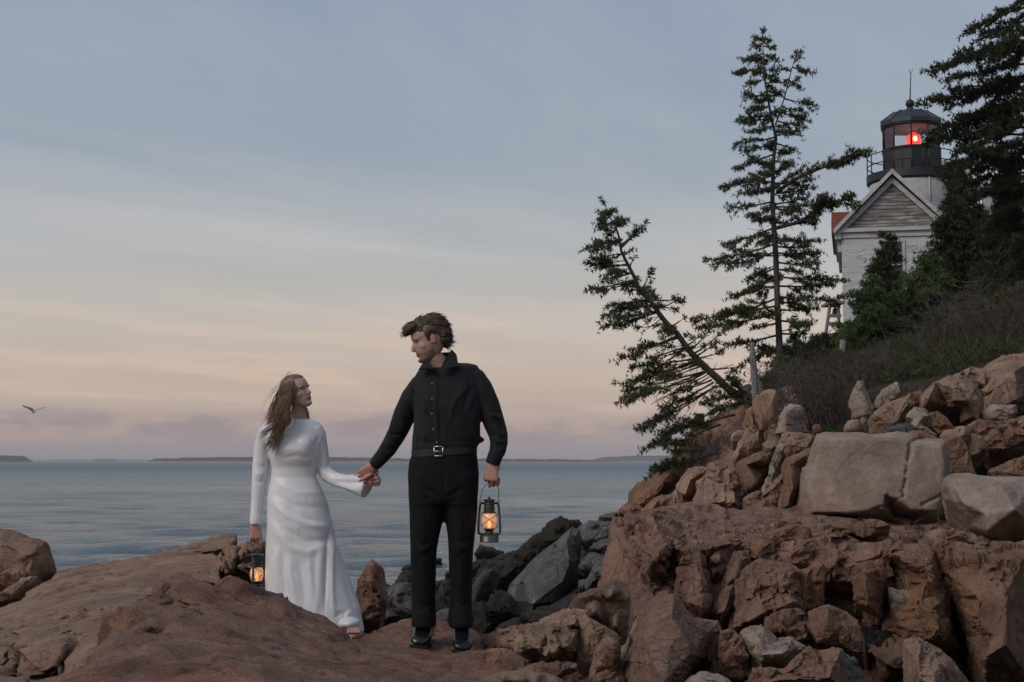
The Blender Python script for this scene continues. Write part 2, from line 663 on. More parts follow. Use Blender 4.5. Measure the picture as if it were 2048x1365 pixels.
def build_sea():
    ys = [9.0]
    while ys[-1] < 12000:
        y = ys[-1]
        ys.append(y * (1.0075 if y < 160 else 1.02 if y < 1500 else 1.08))
    ys = np.array(ys)
    ang = np.linspace(-0.95, 0.95, 270)
    u = np.tan(ang * 0.98)
    Yg, U = np.meshgrid(ys, u, indexing="ij")
    Xg = Yg * U
    Zg = np.zeros_like(Xg)
    rng = np.random.RandomState(3)
    step = Yg * 0.0078
    for i in range(46):
        lam = 0.30 * (9 / 0.30) ** (i / 45.0)
        th = math.radians(250) + rng.normal(0, 0.42)
        kx, ky = 2 * math.pi / lam * math.cos(th), 2 * math.pi / lam * math.sin(th)
        amp = 0.0082 * lam ** 0.5
        ph = rng.uniform(0, 6.28)
        fade = np.clip((lam / step - 2.2) / 3.0, 0, 1)
        s = np.sin(kx * Xg + ky * Yg + ph)
        Zg += fade * amp * (s + 0.28 * (s * s - 0.5))
    n, m = Xg.shape
    verts = np.stack([Xg.ravel(), Yg.ravel(), Zg.ravel()], 1)
    idx = np.arange(n * m).reshape(n, m)
    faces = np.stack([idx[:-1, :-1].ravel(), idx[:-1, 1:].ravel(), idx[1:, 1:].ravel(), idx[1:, :-1].ravel()], 1)
    me = bpy.data.meshes.new("sea")
    me.vertices.add(len(verts))
    me.vertices.foreach_set("co", verts.ravel())
    me.loops.add(faces.size)
    me.loops.foreach_set("vertex_index", faces.ravel().astype(np.int32))
    me.polygons.add(len(faces))
    me.polygons.foreach_set("loop_start", (np.arange(len(faces)) * 4).astype(np.int32))
    me.update(calc_edges=True)
    o = finish("sea", me, M["sea"], None, True)
    o["kind"] = "structure"


build_sea()


# ------------------------------------------------------------------ ground under everything
CTRL = [P(-600, 1700, 4.5), P(200, 1700, 4.5), P(1024, 1650, 4.5), P(1800, 1650, 4.5), P(2600, 1650, 5),
        P(300, 1500, 7.5), P(800, 1420, 7.5), P(1100, 1450, 7.2), P(1500, 1500, 7.6), P(2000, 1450, 8.0), P(2500, 1400, 8),
        (-9, 13, 0.3), (-5, 13.5, 0.5), (-2, 14, 0.4), (-12, 20, -1.5), (-6, 20, -1.5), (-2, 22, -1.2), (-2, 34, -1.5),
        P(760, 1290, 11), P(800, 1255, 14), P(840, 1215, 20), P(860, 1190, 27), P(900, 1140, 37), P(960, 1095, 48), P(1020, 1080, 54),
        P(1100, 1290, 13), P(1100, 1235, 19), P(1120, 1160, 26), P(1160, 1130, 34), 
        P(1200, 1250, 12), P(1240, 1150, 18), P(1260, 1180, 25),
        P(1400, 1250, 11.5), P(1700, 1150, 12.2), P(2000, 1130, 12.5), P(2500, 1000, 12),
        P(1350, 1010, 22.5), P(1420, 920, 22.5), P(1490, 825, 21.5), P(1560, 790, 20), P(1640, 800, 18.5), P(1700, 850, 17), P(1800, 830, 16.5), P(1950, 790, 17), P(2200, 740, 17),
        P(1540, 745, 24.5), P(1620, 735, 24), P(1700, 735, 23), P(1850, 715, 22), P(2000, 690, 22), P(2300, 640, 22),
        P(1600, 705, 32), P(1700, 690, 40), P(1850, 655, 32), P(2000, 610, 30), P(2200, 560, 30),
        P(1640, 672, 46), P(1750, 672, 52), P(1950, 640, 52), P(2300, 600, 52), P(1600, 690, 60), P(1700, 700, 75), P(2200, 650, 75),
        P(1300, 1300, 30), P(1360, 1200, 40), P(1400, 1100, 60), P(1420, 1050, 80), P(1480, 830, 30), P(1500, 830, 40), P(1520, 810, 60), P(1530, 830, 80), P(1260, 1150, 30), P(1200, 1150, 40), P(1200, 1080, 70)]


def make_ground():
    pts = np.array([tuple(p) for p in CTRL])
    xy = pts[:, :2]

    def kern(a, b):
        d = np.linalg.norm(a[:, None, :] - b[None, :, :], axis=2)
        return d
    A = kern(xy, xy) + np.eye(len(xy)) * -0.25
    n = len(xy)
    B = np.hstack([np.ones((n, 1)), xy])
    Mx = np.block([[A, B], [B.T, np.zeros((3, 3))]])
    sol = np.linalg.solve(Mx, np.concatenate([pts[:, 2], np.zeros(3)]))

    def height(x, y):
        q = np.stack([np.asarray(x, float).ravel(), np.asarray(y, float).ravel()], 1)
        z = kern(q, xy) @ sol[:n] + sol[n] + q @ sol[n + 1:]
        return z.reshape(np.shape(x))
    return height


HEIGHT = make_ground()


def ground_z(x, y):
    z = float(HEIGHT(np.array([x]), np.array([y]))[0])
    n = vnoise(np.array([[x * 0.9, y * 0.9, 0.3]]), 91)[0] * 0.10
    return z + n


def soil_material():
    t = NT("bank_soil")
    f = t.noise(1.6, 7, 0.65, 0.5)
    g = t.noise(9, 6, 0.7)
    body = t.mix(t.ramp(f, [(0.4, 0.0), (0.6, 1.0)]), c4(0.045, 0.034, 0.026), c4(0.040, 0.046, 0.020))
    body = t.mix(t.ramp(g, [(0.4, 0.0), (0.7, 1.0)]), body, c4(0.075, 0.058, 0.042))
    # bare rock and weed towards the tide line
    sz = t.n.new("ShaderNodeSeparateXYZ")
    t.l.new(t.pos, sz.inputs[0])
    low = t.ramp(t.math("MULTIPLY", t.math("ADD", sz.outputs[2], t.math("MULTIPLY", f, 0.8)), 0.25), [(0.72, 1.0), (0.9, 0.0)])
    body = t.mix(low, body, t.mix(g, c4(0.020, 0.018, 0.014), c4(0.060, 0.054, 0.044)))
    t.p(col=body, rough=0.9, spec=0.2)
    t.bump(t.noise(12, 8, 0.7), 1.0, 0.06)
    return t.m


M["soil"] = soil_material()


def build_ground():
    xs = np.linspace(-16, 46, 190)
    ys = np.concatenate([np.linspace(3.2, 30, 130), np.linspace(30.3, 95, 90)])
    Xg, Yg = np.meshgrid(xs, ys)
    Zg = HEIGHT(Xg, Yg)
    p = np.stack([Xg.ravel(), Yg.ravel(), np.zeros(Xg.size)], 1)
    Zg = Zg + (vnoise(p * 0.9 + np.array([0, 0, 0.3]), 91) * 0.10).reshape(Zg.shape) + (fbm(p * 3.1, 3, 4) * 0.05).reshape(Zg.shape)
    # keep the far seaward side under water
    bear = 1024 + F * Xg / Yg
    Zg = np.where(((Xg < 0) & (Yg > 24)) | ((bear < 1345) & (Yg > 20.5)), np.minimum(Zg, -0.3), Zg)
    n, m = Xg.shape
    idx = np.arange(n * m).reshape(n, m)
    faces = np.stack([idx[:-1, :-1].ravel(), idx[:-1, 1:].ravel(), idx[1:, 1:].ravel(), idx[1:, :-1].ravel()], 1).tolist()
    o = mesh_obj("ground", np.stack([Xg.ravel(), Yg.ravel(), Zg.ravel()], 1).tolist(), faces, M["soil"])
    o["kind"] = "structure"


build_ground()


# ------------------------------------------------------------------ islands on the horizon
def island_material():
    t = NT("wooded_island")
    sz = t.n.new("ShaderNodeSeparateXYZ")
    t.l.new(t.pos, sz.inputs[0])
    f = t.noise(0.05, 6, 0.7)
    wood = t.mix(f, c4(0.050, 0.040, 0.032), c4(0.095, 0.070, 0.055))
    shore = t.mix(f, c4(0.22, 0.17, 0.145), c4(0.30, 0.235, 0.20))
    t.p(col=t.mix(t.ramp(t.math("MULTIPLY", sz.outputs[2], 0.1), [(0.16, 0.0), (0.30, 1.0)]), shore, wood), rough=1.0, spec=0.0)
    return t.m


M["island"] = island_material()


def island(label, x0, x1, prof, Y, seed, tree=4.0, depth=260):
    """prof: (t 0..1, height in m); a low wooded island with an uneven tree line"""
    rng = random.Random(seed)
    n = 170
    a, b = P(x0, 922, Y).x, P(x1, 922, Y).x
    rows = [(-0.5, 0.0), (-0.46, 0.30), (-0.40, 0.75), (-0.15, 1.0), (0.25, 0.95), (0.5, 0.0)]
    vs, fs = [], []
    for i in range(n + 1):
        t = i / n
        h = 0
        for (t0, h0), (t1, h1) in zip(prof[:-1], prof[1:]):
            if t0 <= t <= t1:
                h = h0 + (h1 - h0) * (t - t0) / (t1 - t0)
        x = a + (b - a) * t
        w = min(1.0, 4 * t + 0.1, 4 * (1 - t) + 0.1)
        for j, (dy, k) in enumerate(rows):
            jag = (rng.uniform(-0.5, 1.0) * tree * 0.5) if k > 0.5 else 0
            vs.append((x, Y + dy * depth * w, max(h * k + jag * (h > 1), -0.4 if k == 0 else 0.2)))
    m = len(rows)
    for i in range(n):
        for j in range(m - 1):
            fs.append((i * m + j, i * m + j + 1, (i + 1) * m + j + 1, (i + 1) * m + j))
    cx_, = ((a + b) / 2,)
    o = mesh_obj("island", vs, fs, M["island"], None, False, (cx_, Y, 0))
    tagged(o, label, "island")


island("long low wooded island behind the couple, reaching past both of them", 296, 1240, [(0, 2), (0.02, 7), (0.2, 9.5), (0.38, 9), (0.55, 7), (0.75, 6), (0.9, 5), (1, 2)], 2600, 1, 2.6)
island("wooded point of land on the horizon near the flying gull", -60, 52, [(0, 9), (0.3, 13), (0.8, 12), (0.95, 6), (1, 1)], 2900, 2, 4)
island("thin faint islet on the horizon between the wooded point and the long island", 195, 226, [(0, 2), (0.1, 9), (0.9, 9), (1, 2)], 5200, 3, 1.5)
island("hazy distant headland on the horizon toward the cliff", 1180, 1420, [(0, 3), (0.1, 12), (0.4, 16), (1, 16)], 3800, 4, 3)
island("very faint flat shore on the horizon beyond the thin islet", 52, 330, [(0, 5), (0.3, 9), (0.4, 8), (0.8, 9), (1, 6)], 7200, 5, 1.5)
# ------------------------------------------------------------------ rocks
ZOOM = {"A": (0, 1020, 2.8444), "B": (700, 1000, 3.4133), "C": (1200, 740, 3.7909), "D": (1560, 680, 3.4119), "E": (1200, 1000, 3.7386), "F": (1600, 1000, 3.7388), "N": (0, 0, 1.0)}
ROCKS = []
# where feet rest: x, y, half-width, height
FOOT = [(P(838, 1288, 7.86).x, 7.92, 0.075, 2.195), (P(926, 1297, 7.84).x, 7.88, 0.075, 2.172), (P(706, 1268, 8.55).x, 8.62, 0.09, P(706, 1270, 8.55).z)]


def in_poly(x, y, poly):
    c = False
    n = len(poly)
    for i in range(n):
        x0, y0 = poly[i][:2]
        x1, y1 = poly[i - 1][:2]
        if (y0 > y) != (y1 > y) and x < (x1 - x0) * (y - y0) / (y1 - y0) + x0:
            c = not c
    return c


def R(name, z, outline, Y, inner=(), thick=0.8, mat="rock_red", parent=None, label=None, cat="rock", group=None, bulge=0.15, taper=0.85,
      low=1.0, block=1.0, crack=1.0, fine=1.0, strata=None, joint=None, grooves=(), smooth=1, seed=None, k=2.1, grow=1.04, kind=None, drop=0.0, crisp=None):
    ox, oy, s = ZOOM[z]
    cv = lambda q: (ox + q[0] / s, oy + q[1] / s, q[2] if len(q) > 2 else Y)
    ROCKS.append(dict(name=name, out=[cv(q) for q in outline], inner=[cv(q) for q in inner], thick=thick, mat=mat, parent=parent, label=label, cat=cat,
                      group=group, bulge=bulge, taper=taper, low=low, block=block, crack=crack, fine=fine, strata=strata, joint=(0.3 if parent is None else 1.0) if joint is None else joint,
                      grooves=[([cv(q)[:2] for q in g[0]], g[1] / s, g[2]) for g in grooves], smooth=smooth, seed=len(ROCKS) * 13 + 5 if seed is None else seed, k=k, kind=kind, drop=drop, grow=grow, crisp=(parent is not None) if crisp is None else crisp))


def rock_shell(r):
    out, inner = r["out"], list(r["inner"])
    n = len(out)
    cx = sum(q[0] for q in out) / n
    cyy = sum(q[1] for q in out) / n
    gr = r["grow"] + (0.085 if r["parent"] is not None else 0.0)
    out = [(cx + (q[0] - cx) * gr, cyy + (q[1] - cyy) * gr, q[2]) for q in out]
    cx = sum(q[0] for q in out) / n
    cyy = sum(q[1] for q in out) / n
    cY = sum(q[2] for q in out) / n
    if r["bulge"]:
        rj = random.Random(r["seed"])
        pts = [(cx, cyy, cY - r["bulge"])]
        for q in out:
            for sc, bb in (((0.92, 0.75), (0.50, 0.95)) if r["crisp"] else ((0.82, 0.75), (0.42, 0.95))):
                sc2 = sc + rj.uniform(-0.07, 0.07) * (0.5 if r["crisp"] else 1.0)
                pts.append((cx + (q[0] - cx) * sc2, cyy + (q[1] - cyy) * sc2, cY * (1 - sc) + q[2] * sc - r["bulge"] * (bb + rj.uniform(-0.38, 0.3))))
        for q in pts:
            if in_poly(q[0], q[1], out) and all((q[0] - w[0]) ** 2 + (q[1] - w[1]) ** 2 > 60 for w in inner):
                inner.append(q)
    allp = out + inner
    v2, e2, f2, ov, oe, of = geometry.delaunay_2d_cdt([Vector(q[:2]) for q in allp], [], [list(range(n))], 1, 1e-4)
    Yv = []
    for i, v in enumerate(v2):
        if ov[i]:
            Yv.append(allp[ov[i][0]][2])
        else:
            Yv.append(min(allp, key=lambda q: (q[0] - v[0]) ** 2 + (q[1] - v[1]) ** 2)[2])
    front = [P(v[0], v[1], y) for v, y in zip(v2, Yv)]
    # boundary edges of the triangulation
    cnt = {}
    for f in f2:
        for i in range(len(f)):
            a, b = f[i], f[(i + 1) % len(f)]
            cnt[(min(a, b), max(a, b))] = cnt.get((min(a, b), max(a, b)), 0) + 1
    c3 = sum(front, Vector()) / len(front)
    m = len(front)
    eye = Vector((0, 0, CAMZ))
    back = [eye + (v - eye) * (1 + r["thick"] / v.y) for v in front]
    cb = sum(back, Vector()) / m
    t = r["taper"]
    back = [Vector((cb.x + (v.x - cb.x) * t, v.y, cb.z + (v.z - cb.z) * t - r["drop"] - 0.35 * r["thick"])) for v in back]
    faces = [tuple(f) for f in f2]
    faces += [tuple(i + m for i in reversed(f)) for f in f2]
    for f in f2:
        for i in range(len(f)):
            a, b = f[i], f[(i + 1) % len(f)]
            if cnt[(min(a, b), max(a, b))] == 1:
                faces.append((b, a, a + m, b + m))
    ymin = min(min(Yv), cY)
    vs_ = front + back
    area = 0.0
    for f in faces:
        for i in range(1, len(f) - 1):
            area += (vs_[f[i]] - vs_[f[0]]).cross(vs_[f[i + 1]] - vs_[f[0]]).length / 2
    cap = 9000 if r["k"] > 1.7 else 34000
    return vs_, faces, max(r["k"] * ymin / 1422.0, math.sqrt(area / cap)), c3


def project(co):
    """world -> photograph pixels"""
    y = co[:, 1]
    z = co[:, 2] - CAMZ
    zc = y * math.cos(PITCH) + z * math.sin(PITCH)
    yc = -y * math.sin(PITCH) + z * math.cos(PITCH)
    return np.stack([1024 + F * co[:, 0] / zc, 682.5 - F * yc / zc], 1)


def displace_rock(me, r):
    co, no = get_co(me)
    ext = co.max(0) - co.min(0)
    S = float(np.sort(ext)[1])
    S = min(max(S, 0.12), 1.6)
    sd_ = r["seed"]
    q = co.copy()
    if r["strata"] is not None:
        d = np.array(r["strata"][:3], float)
        d /= np.linalg.norm(d)
        along = q @ d
        q = q - np.outer(along, d) * (1 - 1 / r["strata"][3])
    rng = np.random.RandomState(sd_ + 1)
    bfac = r["block"] * (0.45 if r["crisp"] else 1.0)
    warp = np.stack([vnoise(q * 3.5 / S, sd_ + 40 + i) for i in range(3)], 1) * 0.05 * S + np.stack([vnoise(q * 14 / S, sd_ + 50 + i) for i in range(3)], 1) * 0.012 * S
    area = len(co) * r["vox"] ** 2
    cur = co + no * (r["low"] * 0.022 * S * fbm(q * 1.9 / S, 3, sd_))[:, None]
    # fractured faces: patches of surface are flattened to planes, set proud or back, with joints between them
    for cell, flat, off, gw, gd, wn_ in ((0.40, 0.85, 0.030, 0.10, 0.030, 0.9), (0.15, 0.6, 0.012, 0.12, 0.010, 0.7)):
        cs = cell * S
        mseed = int(min(max(1.1 * area / cs ** 2, 6), 170))
        ft = np.hstack([(q + warp) / cs, no * wn_]).astype(np.float32)
        sdv = ft[rng.choice(len(ft), mseed, replace=len(ft) < mseed)]
        d2 = (ft ** 2).sum(1)[:, None] + (sdv ** 2).sum(1)[None] - 2 * ft @ sdv.T
        lab = d2.argmin(1)
        two = np.sqrt(np.maximum(np.partition(d2, 1, axis=1)[:, :2], 0)) if mseed > 1 else np.zeros((len(ft), 2))
        cnt = np.maximum(np.bincount(lab, minlength=mseed), 1)[:, None]
        mc = np.stack([np.bincount(lab, cur[:, i], mseed) for i in range(3)], 1) / cnt
        mn = np.stack([np.bincount(lab, no[:, i], mseed) for i in range(3)], 1) / cnt
        mn += rng.normal(0, 0.10, mn.shape)
        mn /= np.maximum(np.linalg.norm(mn, axis=1), 1e-6)[:, None]
        hgt = ((cur - mc[lab]) * mn[lab]).sum(1)
        fl = min(flat * bfac, 0.93)
        hgt = np.clip(hgt, -0.25 * cs, 0.25 * cs)
        cur = cur - mn[lab] * (hgt * fl)[:, None]
        lift = rng.uniform(-1, 1, mseed) * off * S * bfac
        g = np.clip((two[:, 1] - two[:, 0]) / gw, 0, 1)
        groove = r["crack"] * gd * S * (1 - g) * (0.2 + 0.8 * (vnoise(q * 2.5 / S, sd_ + 3) > -0.1))
        cur = cur + no * (lift[lab] - groove)[:, None]
    # rectilinear joint sets of the bedrock: small blocks stepped in and out along near-vertical and near-level planes
    jw = r["joint"] * min(1.0, r["block"] * 1.4)
    if jw > 0:
        dirs = np.array([(0.93, 0.25, 0.26), (-0.24, 0.12, 0.96), (0.10, 0.95, -0.10)])
        base = co + np.stack([vnoise(co * 5.5, sd_ + 60 + i) for i in range(3)], 1) * 0.022
        for cellm, amp, gd in ((0.30, 0.022, 0.016), (0.11, 0.005, 0.004)):
            t1 = base @ dirs[0] / cellm + 0.8 * vnoise(co * 1.3, 77)
            i1 = np.floor(t1)
            t2 = base @ dirs[1] / (cellm * 0.62) + 0.9 * vnoise(co * 1.1, 78) + hash3(i1, i1 * 0, i1 * 0, 5) * 0.9
            i2 = np.floor(t2)
            t3 = base @ dirs[2] / (cellm * 1.3) + 0.5 * vnoise(co * 1.2, 79)
            i3 = np.floor(t3)
            hsh = hash3(i1, i2, i3, sd_ + 2)
            edge = np.minimum(np.minimum(np.minimum(t1 - i1, 1 - (t1 - i1)), np.minimum(t2 - i2, 1 - (t2 - i2)) * 0.62), np.minimum(t3 - i3, 1 - (t3 - i3)) * 1.3)
            keep = np.clip(vnoise(co * 2.4, sd_ + 81) * 2.2 + 0.55, 0, 1)
            cur = cur + no * (jw * keep * (amp * (hsh - 0.55) * 2 - gd * np.clip(1 - edge / 0.07, 0, 1)))[:, None]
    disp = r["fine"] * 0.006 * min(S, 0.9) * fbm(q * 8.0 / S, 4, sd_ + 5, 0.6, True)
    disp += r["fine"] * 0.003 * fbm(co * 24.0, 3, sd_ + 6, 0.6, True)
    co_in = co
    co = cur
    co2 = co + no * disp[:, None]
    if r["grooves"]:
        px = project(co_in)
        facing = no[:, 1] < 0.3
        for line, wpx, depth in r["grooves"]:
            best = np.full(len(px), 1e9)
            wpx = max(wpx, (2.2 if r["crisp"] else 0.95) * r["vox"] * F / float(co_in[:, 1].min()))
            jit = vnoise(np.column_stack([px / 9.0, np.zeros(len(px))]), sd_) * wpx * 0.9
            for a, b in zip(line[:-1], line[1:]):
                a, b = np.array(a), np.array(b)
                t = np.clip(((px - a) @ (b - a)) / ((b - a) @ (b - a)), 0, 1)
                dd = np.linalg.norm(px - (a + t[:, None] * (b - a)), axis=1)
                best = np.minimum(best, dd)
            g = np.clip(1 - np.maximum(best + jit, 0) / wpx, 0, 1) * facing
            co2[:, 1] += depth * g
    for fx, fy, fr, fz in FOOT:
        d = np.hypot((co2[:, 0] - fx) / fr, (co2[:, 1] - fy) / (fr * 1.7))
        w = np.clip(1.9 - d * 1.3, 0, 1) * (np.abs(co2[:, 2] - fz) < 0.14)
        co2[:, 2] += w * (fz - co2[:, 2])
    set_co(me, co2)


def split_long(v, f, target, most):
    nf = len(v) // 2                       # the second half of the points is the hidden back: kept coarse
    """split every edge longer than target until none is left (or the count is reached); conforming, flat faces stay flat"""
    v = np.array([tuple(p) for p in v])
    tri = []
    for q in f:
        for i in range(1, len(q) - 1):
            tri.append((q[0], q[i], q[i + 1]))
    t = np.array(tri)
    back = np.arange(len(v)) >= nf
    for it in range(12):
        e = np.concatenate([t[:, [0, 1]], t[:, [1, 2]], t[:, [2, 0]]])
        e.sort(axis=1)
        u, inv = np.unique(e, axis=0, return_inverse=True)
        inv = inv.ravel()
        ln = np.linalg.norm(v[u[:, 0]] - v[u[:, 1]], axis=1)
        cut = ln > np.where(back[u[:, 0]] & back[u[:, 1]], target * 6, np.where(back[u[:, 0]] | back[u[:, 1]], target * 2.5, target))
        if not cut.any() or len(t) > most:
            break
        mid = np.full(len(u), -1)
        mid[cut] = len(v) + np.arange(cut.sum())
        v = np.vstack([v, (v[u[cut, 0]] + v[u[cut, 1]]) / 2])
        back = np.concatenate([back, back[u[cut, 0]] & back[u[cut, 1]]])
        m = mid[inv].reshape(3, -1).T
        out = []
        a, b, c = t[:, 0], t[:, 1], t[:, 2]
        ab, bc, ca = m[:, 0], m[:, 1], m[:, 2]
        n = (m >= 0).sum(1)
        k = n == 0
        out.append(t[k])
        k = n == 3
        out += [np.stack(x, 1) for x in ((a[k], ab[k], ca[k]), (ab[k], b[k], bc[k]), (ca[k], bc[k], c[k]), (ab[k], bc[k], ca[k]))]
        for p, q, w, pq, qw, wp in ((a, b, c, ab, bc, ca), (b, c, a, bc, ca, ab), (c, a, b, ca, ab, bc)):
            k = (n == 1) & (pq >= 0)
            out += [np.stack(x, 1) for x in ((p[k], pq[k], w[k]), (pq[k], q[k], w[k]))]
            k = (n == 2) & (wp < 0)
            out += [np.stack(x, 1) for x in ((pq[k], q[k], qw[k]), (p[k], pq[k], qw[k]), (p[k], qw[k], w[k]))]
        t = np.vstack(out)
    me = bpy.data.meshes.new("rock")
    me.from_pydata(v.tolist(), [], t.tolist())
    bm = bmesh.new()
    bm.from_mesh(me)
    bmesh.ops.recalc_face_normals(bm, faces=bm.faces)
    bm.to_mesh(me)
    bm.free()
    return me


def build_rocks():
    shells = [rock_shell(r) for r in ROCKS]
    soft = iter(remesh_batch([(s[0], s[1], s[2], r["smooth"]) for s, r in zip(shells, ROCKS) if not r["crisp"]]))
    meshes = [split_long(s[0], s[1], s[2] * 1.5, 20000 if r["parent"] is not None else 9000) if r["crisp"] else next(soft) for s, r in zip(shells, ROCKS)]
    for r, s, me in zip(ROCKS, shells, meshes):
        r["vox"] = s[2]
        displace_rock(me, r)
        co, no = get_co(me)
        org = Vector(((co[:, 0].min() + co[:, 0].max()) / 2, (co[:, 1].min() + co[:, 1].max()) / 2, co[:, 2].min()))
        set_co(me, co - np.array(org))
        me.name = r["name"]
        o = finish(r["name"], me, M[r["mat"]], r["parent"], True, org)
        if r["crisp"]:
            me.set_sharp_from_angle(angle=math.radians(24))
        if r["label"]:
            tagged(o, r["label"], r["cat"], r["group"])
        if r["kind"]:
            o["kind"] = r["kind"]


# --- left: the long slab, its broken front and the boulders behind it
R("boulder", "A", [(-500, 981, 5.2), (-500, 640, 9.0), (0, 560, 10.2), (100, 505, 10.6), (200, 420, 11.2), (310, 358, 11.6), (450, 325, 11.8), (640, 290, 12.0), (900, 242, 12.2), (1100, 235, 12.0),
                   (1230, 240, 11.5), (1290, 400, 9.6), (1250, 620, 7.6), (900, 981, 6.0), (480, 1100, 5.4)], 8,
  inner=[(60, 760, 7.8), (0, 770, 7.8), (100, 790, 7.6), (370, 745, 7.5), (500, 700, 7.5), (90, 960, 7.3), (360, 950, 7.2), (300, 640, 8.6), (620, 560, 8.6), (300, 480, 9.9), (700, 420, 10.2), (950, 330, 11.0), (1000, 480, 9.2), (180, 560, 9.4)],
  thick=1.2, mat="rock_brown", bulge=0, low=0.35, block=0.35, crack=0.5, fine=0.8, smooth=2, k=1.7, grow=1.0,
  grooves=[([(95, 800), (85, 870), (75, 981)], 14, 0.16), ([(365, 750), (370, 860), (350, 900), (280, 930)], 14, 0.16), ([(40, 760), (35, 860), (10, 920)], 14, 0.13), ([(95, 800), (150, 860), (240, 930)], 10, 0.05),
           ([(0, 700), (200, 690), (420, 610), (640, 560)], 12, 0.08), ([(1150, 255), (1120, 320), (1080, 390)], 12, 0.08), ([(1210, 255), (1170, 330), (1150, 380)], 10, 0.08), ([(180, 480), (380, 440), (700, 400), (840, 345)], 12, 0.08), ([(960, 330), (900, 400), (820, 450)], 10, 0.08)],
  label="long brown granite slab sloping up toward the sea, cracked along its lower edge", cat="boulder")
R("boulder", "A", [(-320, 830), (-100, 790), (40, 768), (98, 792), (240, 772), (365, 745), (500, 705), (470, 830), (400, 900), (340, 1020), (-320, 1060)], 7.35,
  inner=[(60, 800, 7.2), (230, 800, 7.18), (360, 775, 7.2), (80, 950, 7.1), (300, 940, 7.1)], thick=0.5, mat="rock_brown", bulge=0.0, low=0.3, block=0.35, joint=0.2, crack=0.2, fine=0.8, k=1.6, grow=1.0,
  grooves=[([(96, 795), (86, 870), (76, 1000)], 13, 0.14), ([(368, 748), (372, 860), (350, 905), (270, 935)], 13, 0.14), ([(42, 768), (36, 860), (0, 930)], 12, 0.12), ([(98, 800), (150, 860), (240, 930)], 8, 0.05), ([(280, 930), (260, 1000)], 10, 0.08)],
  label="cracked brown block at the lower end of the long slab", cat="boulder")
R("boulder", "A", [(890, 245, 12.4), (960, 218, 12.6), (1040, 213, 12.6), (1100, 186, 12.6), (1200, 148, 12.6), (1290, 124, 12.5), (1338, 132, 12.4), (1352, 175, 12.2), (1318, 212, 12.0), (1180, 240, 11.8), (1000, 246, 12.0)], 12.2,
  thick=0.6, mat="rock_brown", bulge=0.12, low=0.5, block=0.5, label="wedge of brown rock on the crest of the long slab", cat="boulder")
R("boulder", "A", [(1335, 190), (1380, 155), (1420, 146), (1500, 155), (1512, 200), (1525, 235), (1500, 300), (1520, 440), (1400, 452), (1250, 392), (1170, 362), (1215, 270), (1280, 225)], 10.6,
  inner=[(1400, 240, 10.2), (1280, 330, 10.1), (1460, 200, 10.4), (1440, 360, 10.1)], thick=0.7, mat="rock_brown", bulge=0.1, block=1.5, label="broken knobby brown boulder behind the lantern in the woman's hand", cat="boulder")
R("boulder", "A", [(-300, 150), (0, 122), (80, 140), (160, 168), (240, 192), (290, 240), (314, 320), (300, 358), (190, 420), (100, 480), (-200, 560)], 13.0,
  thick=1.0, mat="rock_brown", bulge=0.5, low=0.8, block=0.6, crack=0.5, label="round brown boulder at the water's edge beyond the long slab", cat="boulder")
R("boulder", "A", [(-200, 500), (0, 475), (60, 430), (130, 385), (200, 375), (235, 385), (190, 440), (90, 520), (-200, 620)], 12.2,
  thick=0.8, mat="rock_brown", bulge=0.2, low=0.7, block=0.6, label="low rounded brown rock between the round boulder and the long slab", cat="boulder")
# --- the big boulder in front and the platform under the man: one rock
R("boulder", "N", [(60, 1420, 4.4), (112, 1365, 5.2), (141, 1319, 5.9), (169, 1280, 6.3), (211, 1231, 6.8), (264, 1199, 7.2), (316, 1175, 7.5), (359, 1154, 7.7), (404, 1150, 7.8), (432, 1155, 7.9), (475, 1175, 8.0), (499, 1185, 8.05), (527, 1192, 8.1), (562, 1199, 8.1),
                   (615, 1220, 8.1), (662, 1245, 8.15), (692, 1270, 8.2), (722, 1277, 8.45), (740, 1262, 8.8), (752, 1246, 9.1), (823, 1238, 9.0), (864, 1240, 8.8), (880, 1252, 8.7), (905, 1255, 8.6), (946, 1262, 8.4), (978, 1278, 8.2), (988, 1300, 7.9), (1010, 1306, 7.7), (1048, 1337, 7.3), (1075, 1375, 6.9), (1090, 1430, 6.4), (600, 1480, 4.0)], 7,
  inner=[(440, 1225, 7.2), (355, 1230, 7.0), (335, 1220, 7.2), (300, 1300, 5.9), (500, 1250, 7.0), (420, 1330, 5.2), (560, 1290, 6.4), (640, 1300, 6.6), (720, 1330, 6.4), (760, 1275, 8.0), (838, 1288, 7.86), (926, 1296, 7.80), (800, 1318, 7.2), (880, 1310, 7.6), (960, 1320, 7.5), (860, 1350, 6.5), (930, 1350, 6.9), (690, 1272, 8.0), (620, 1245, 7.7)],
  thick=0.5, mat="rock_fore", bulge=0, low=0.6, block=0.55, crack=0.45, joint=0.25, fine=1.8, smooth=2, k=1.5, grow=1.005, taper=0.95, drop=0.5,
  grooves=[([(337, 1218), (352, 1235), (375, 1240), (410, 1230)], 6.0, 0.15), ([(850, 1303), (870, 1308), (905, 1318)], 5.0, 0.08), ([(540, 1280), (600, 1330), (640, 1365)], 5.0, 0.06), ([(700, 1310), (760, 1320), (830, 1312)], 4.0, 0.04)],
  label="broad reddish boulder in front, with the man standing on its flat end", cat="boulder")
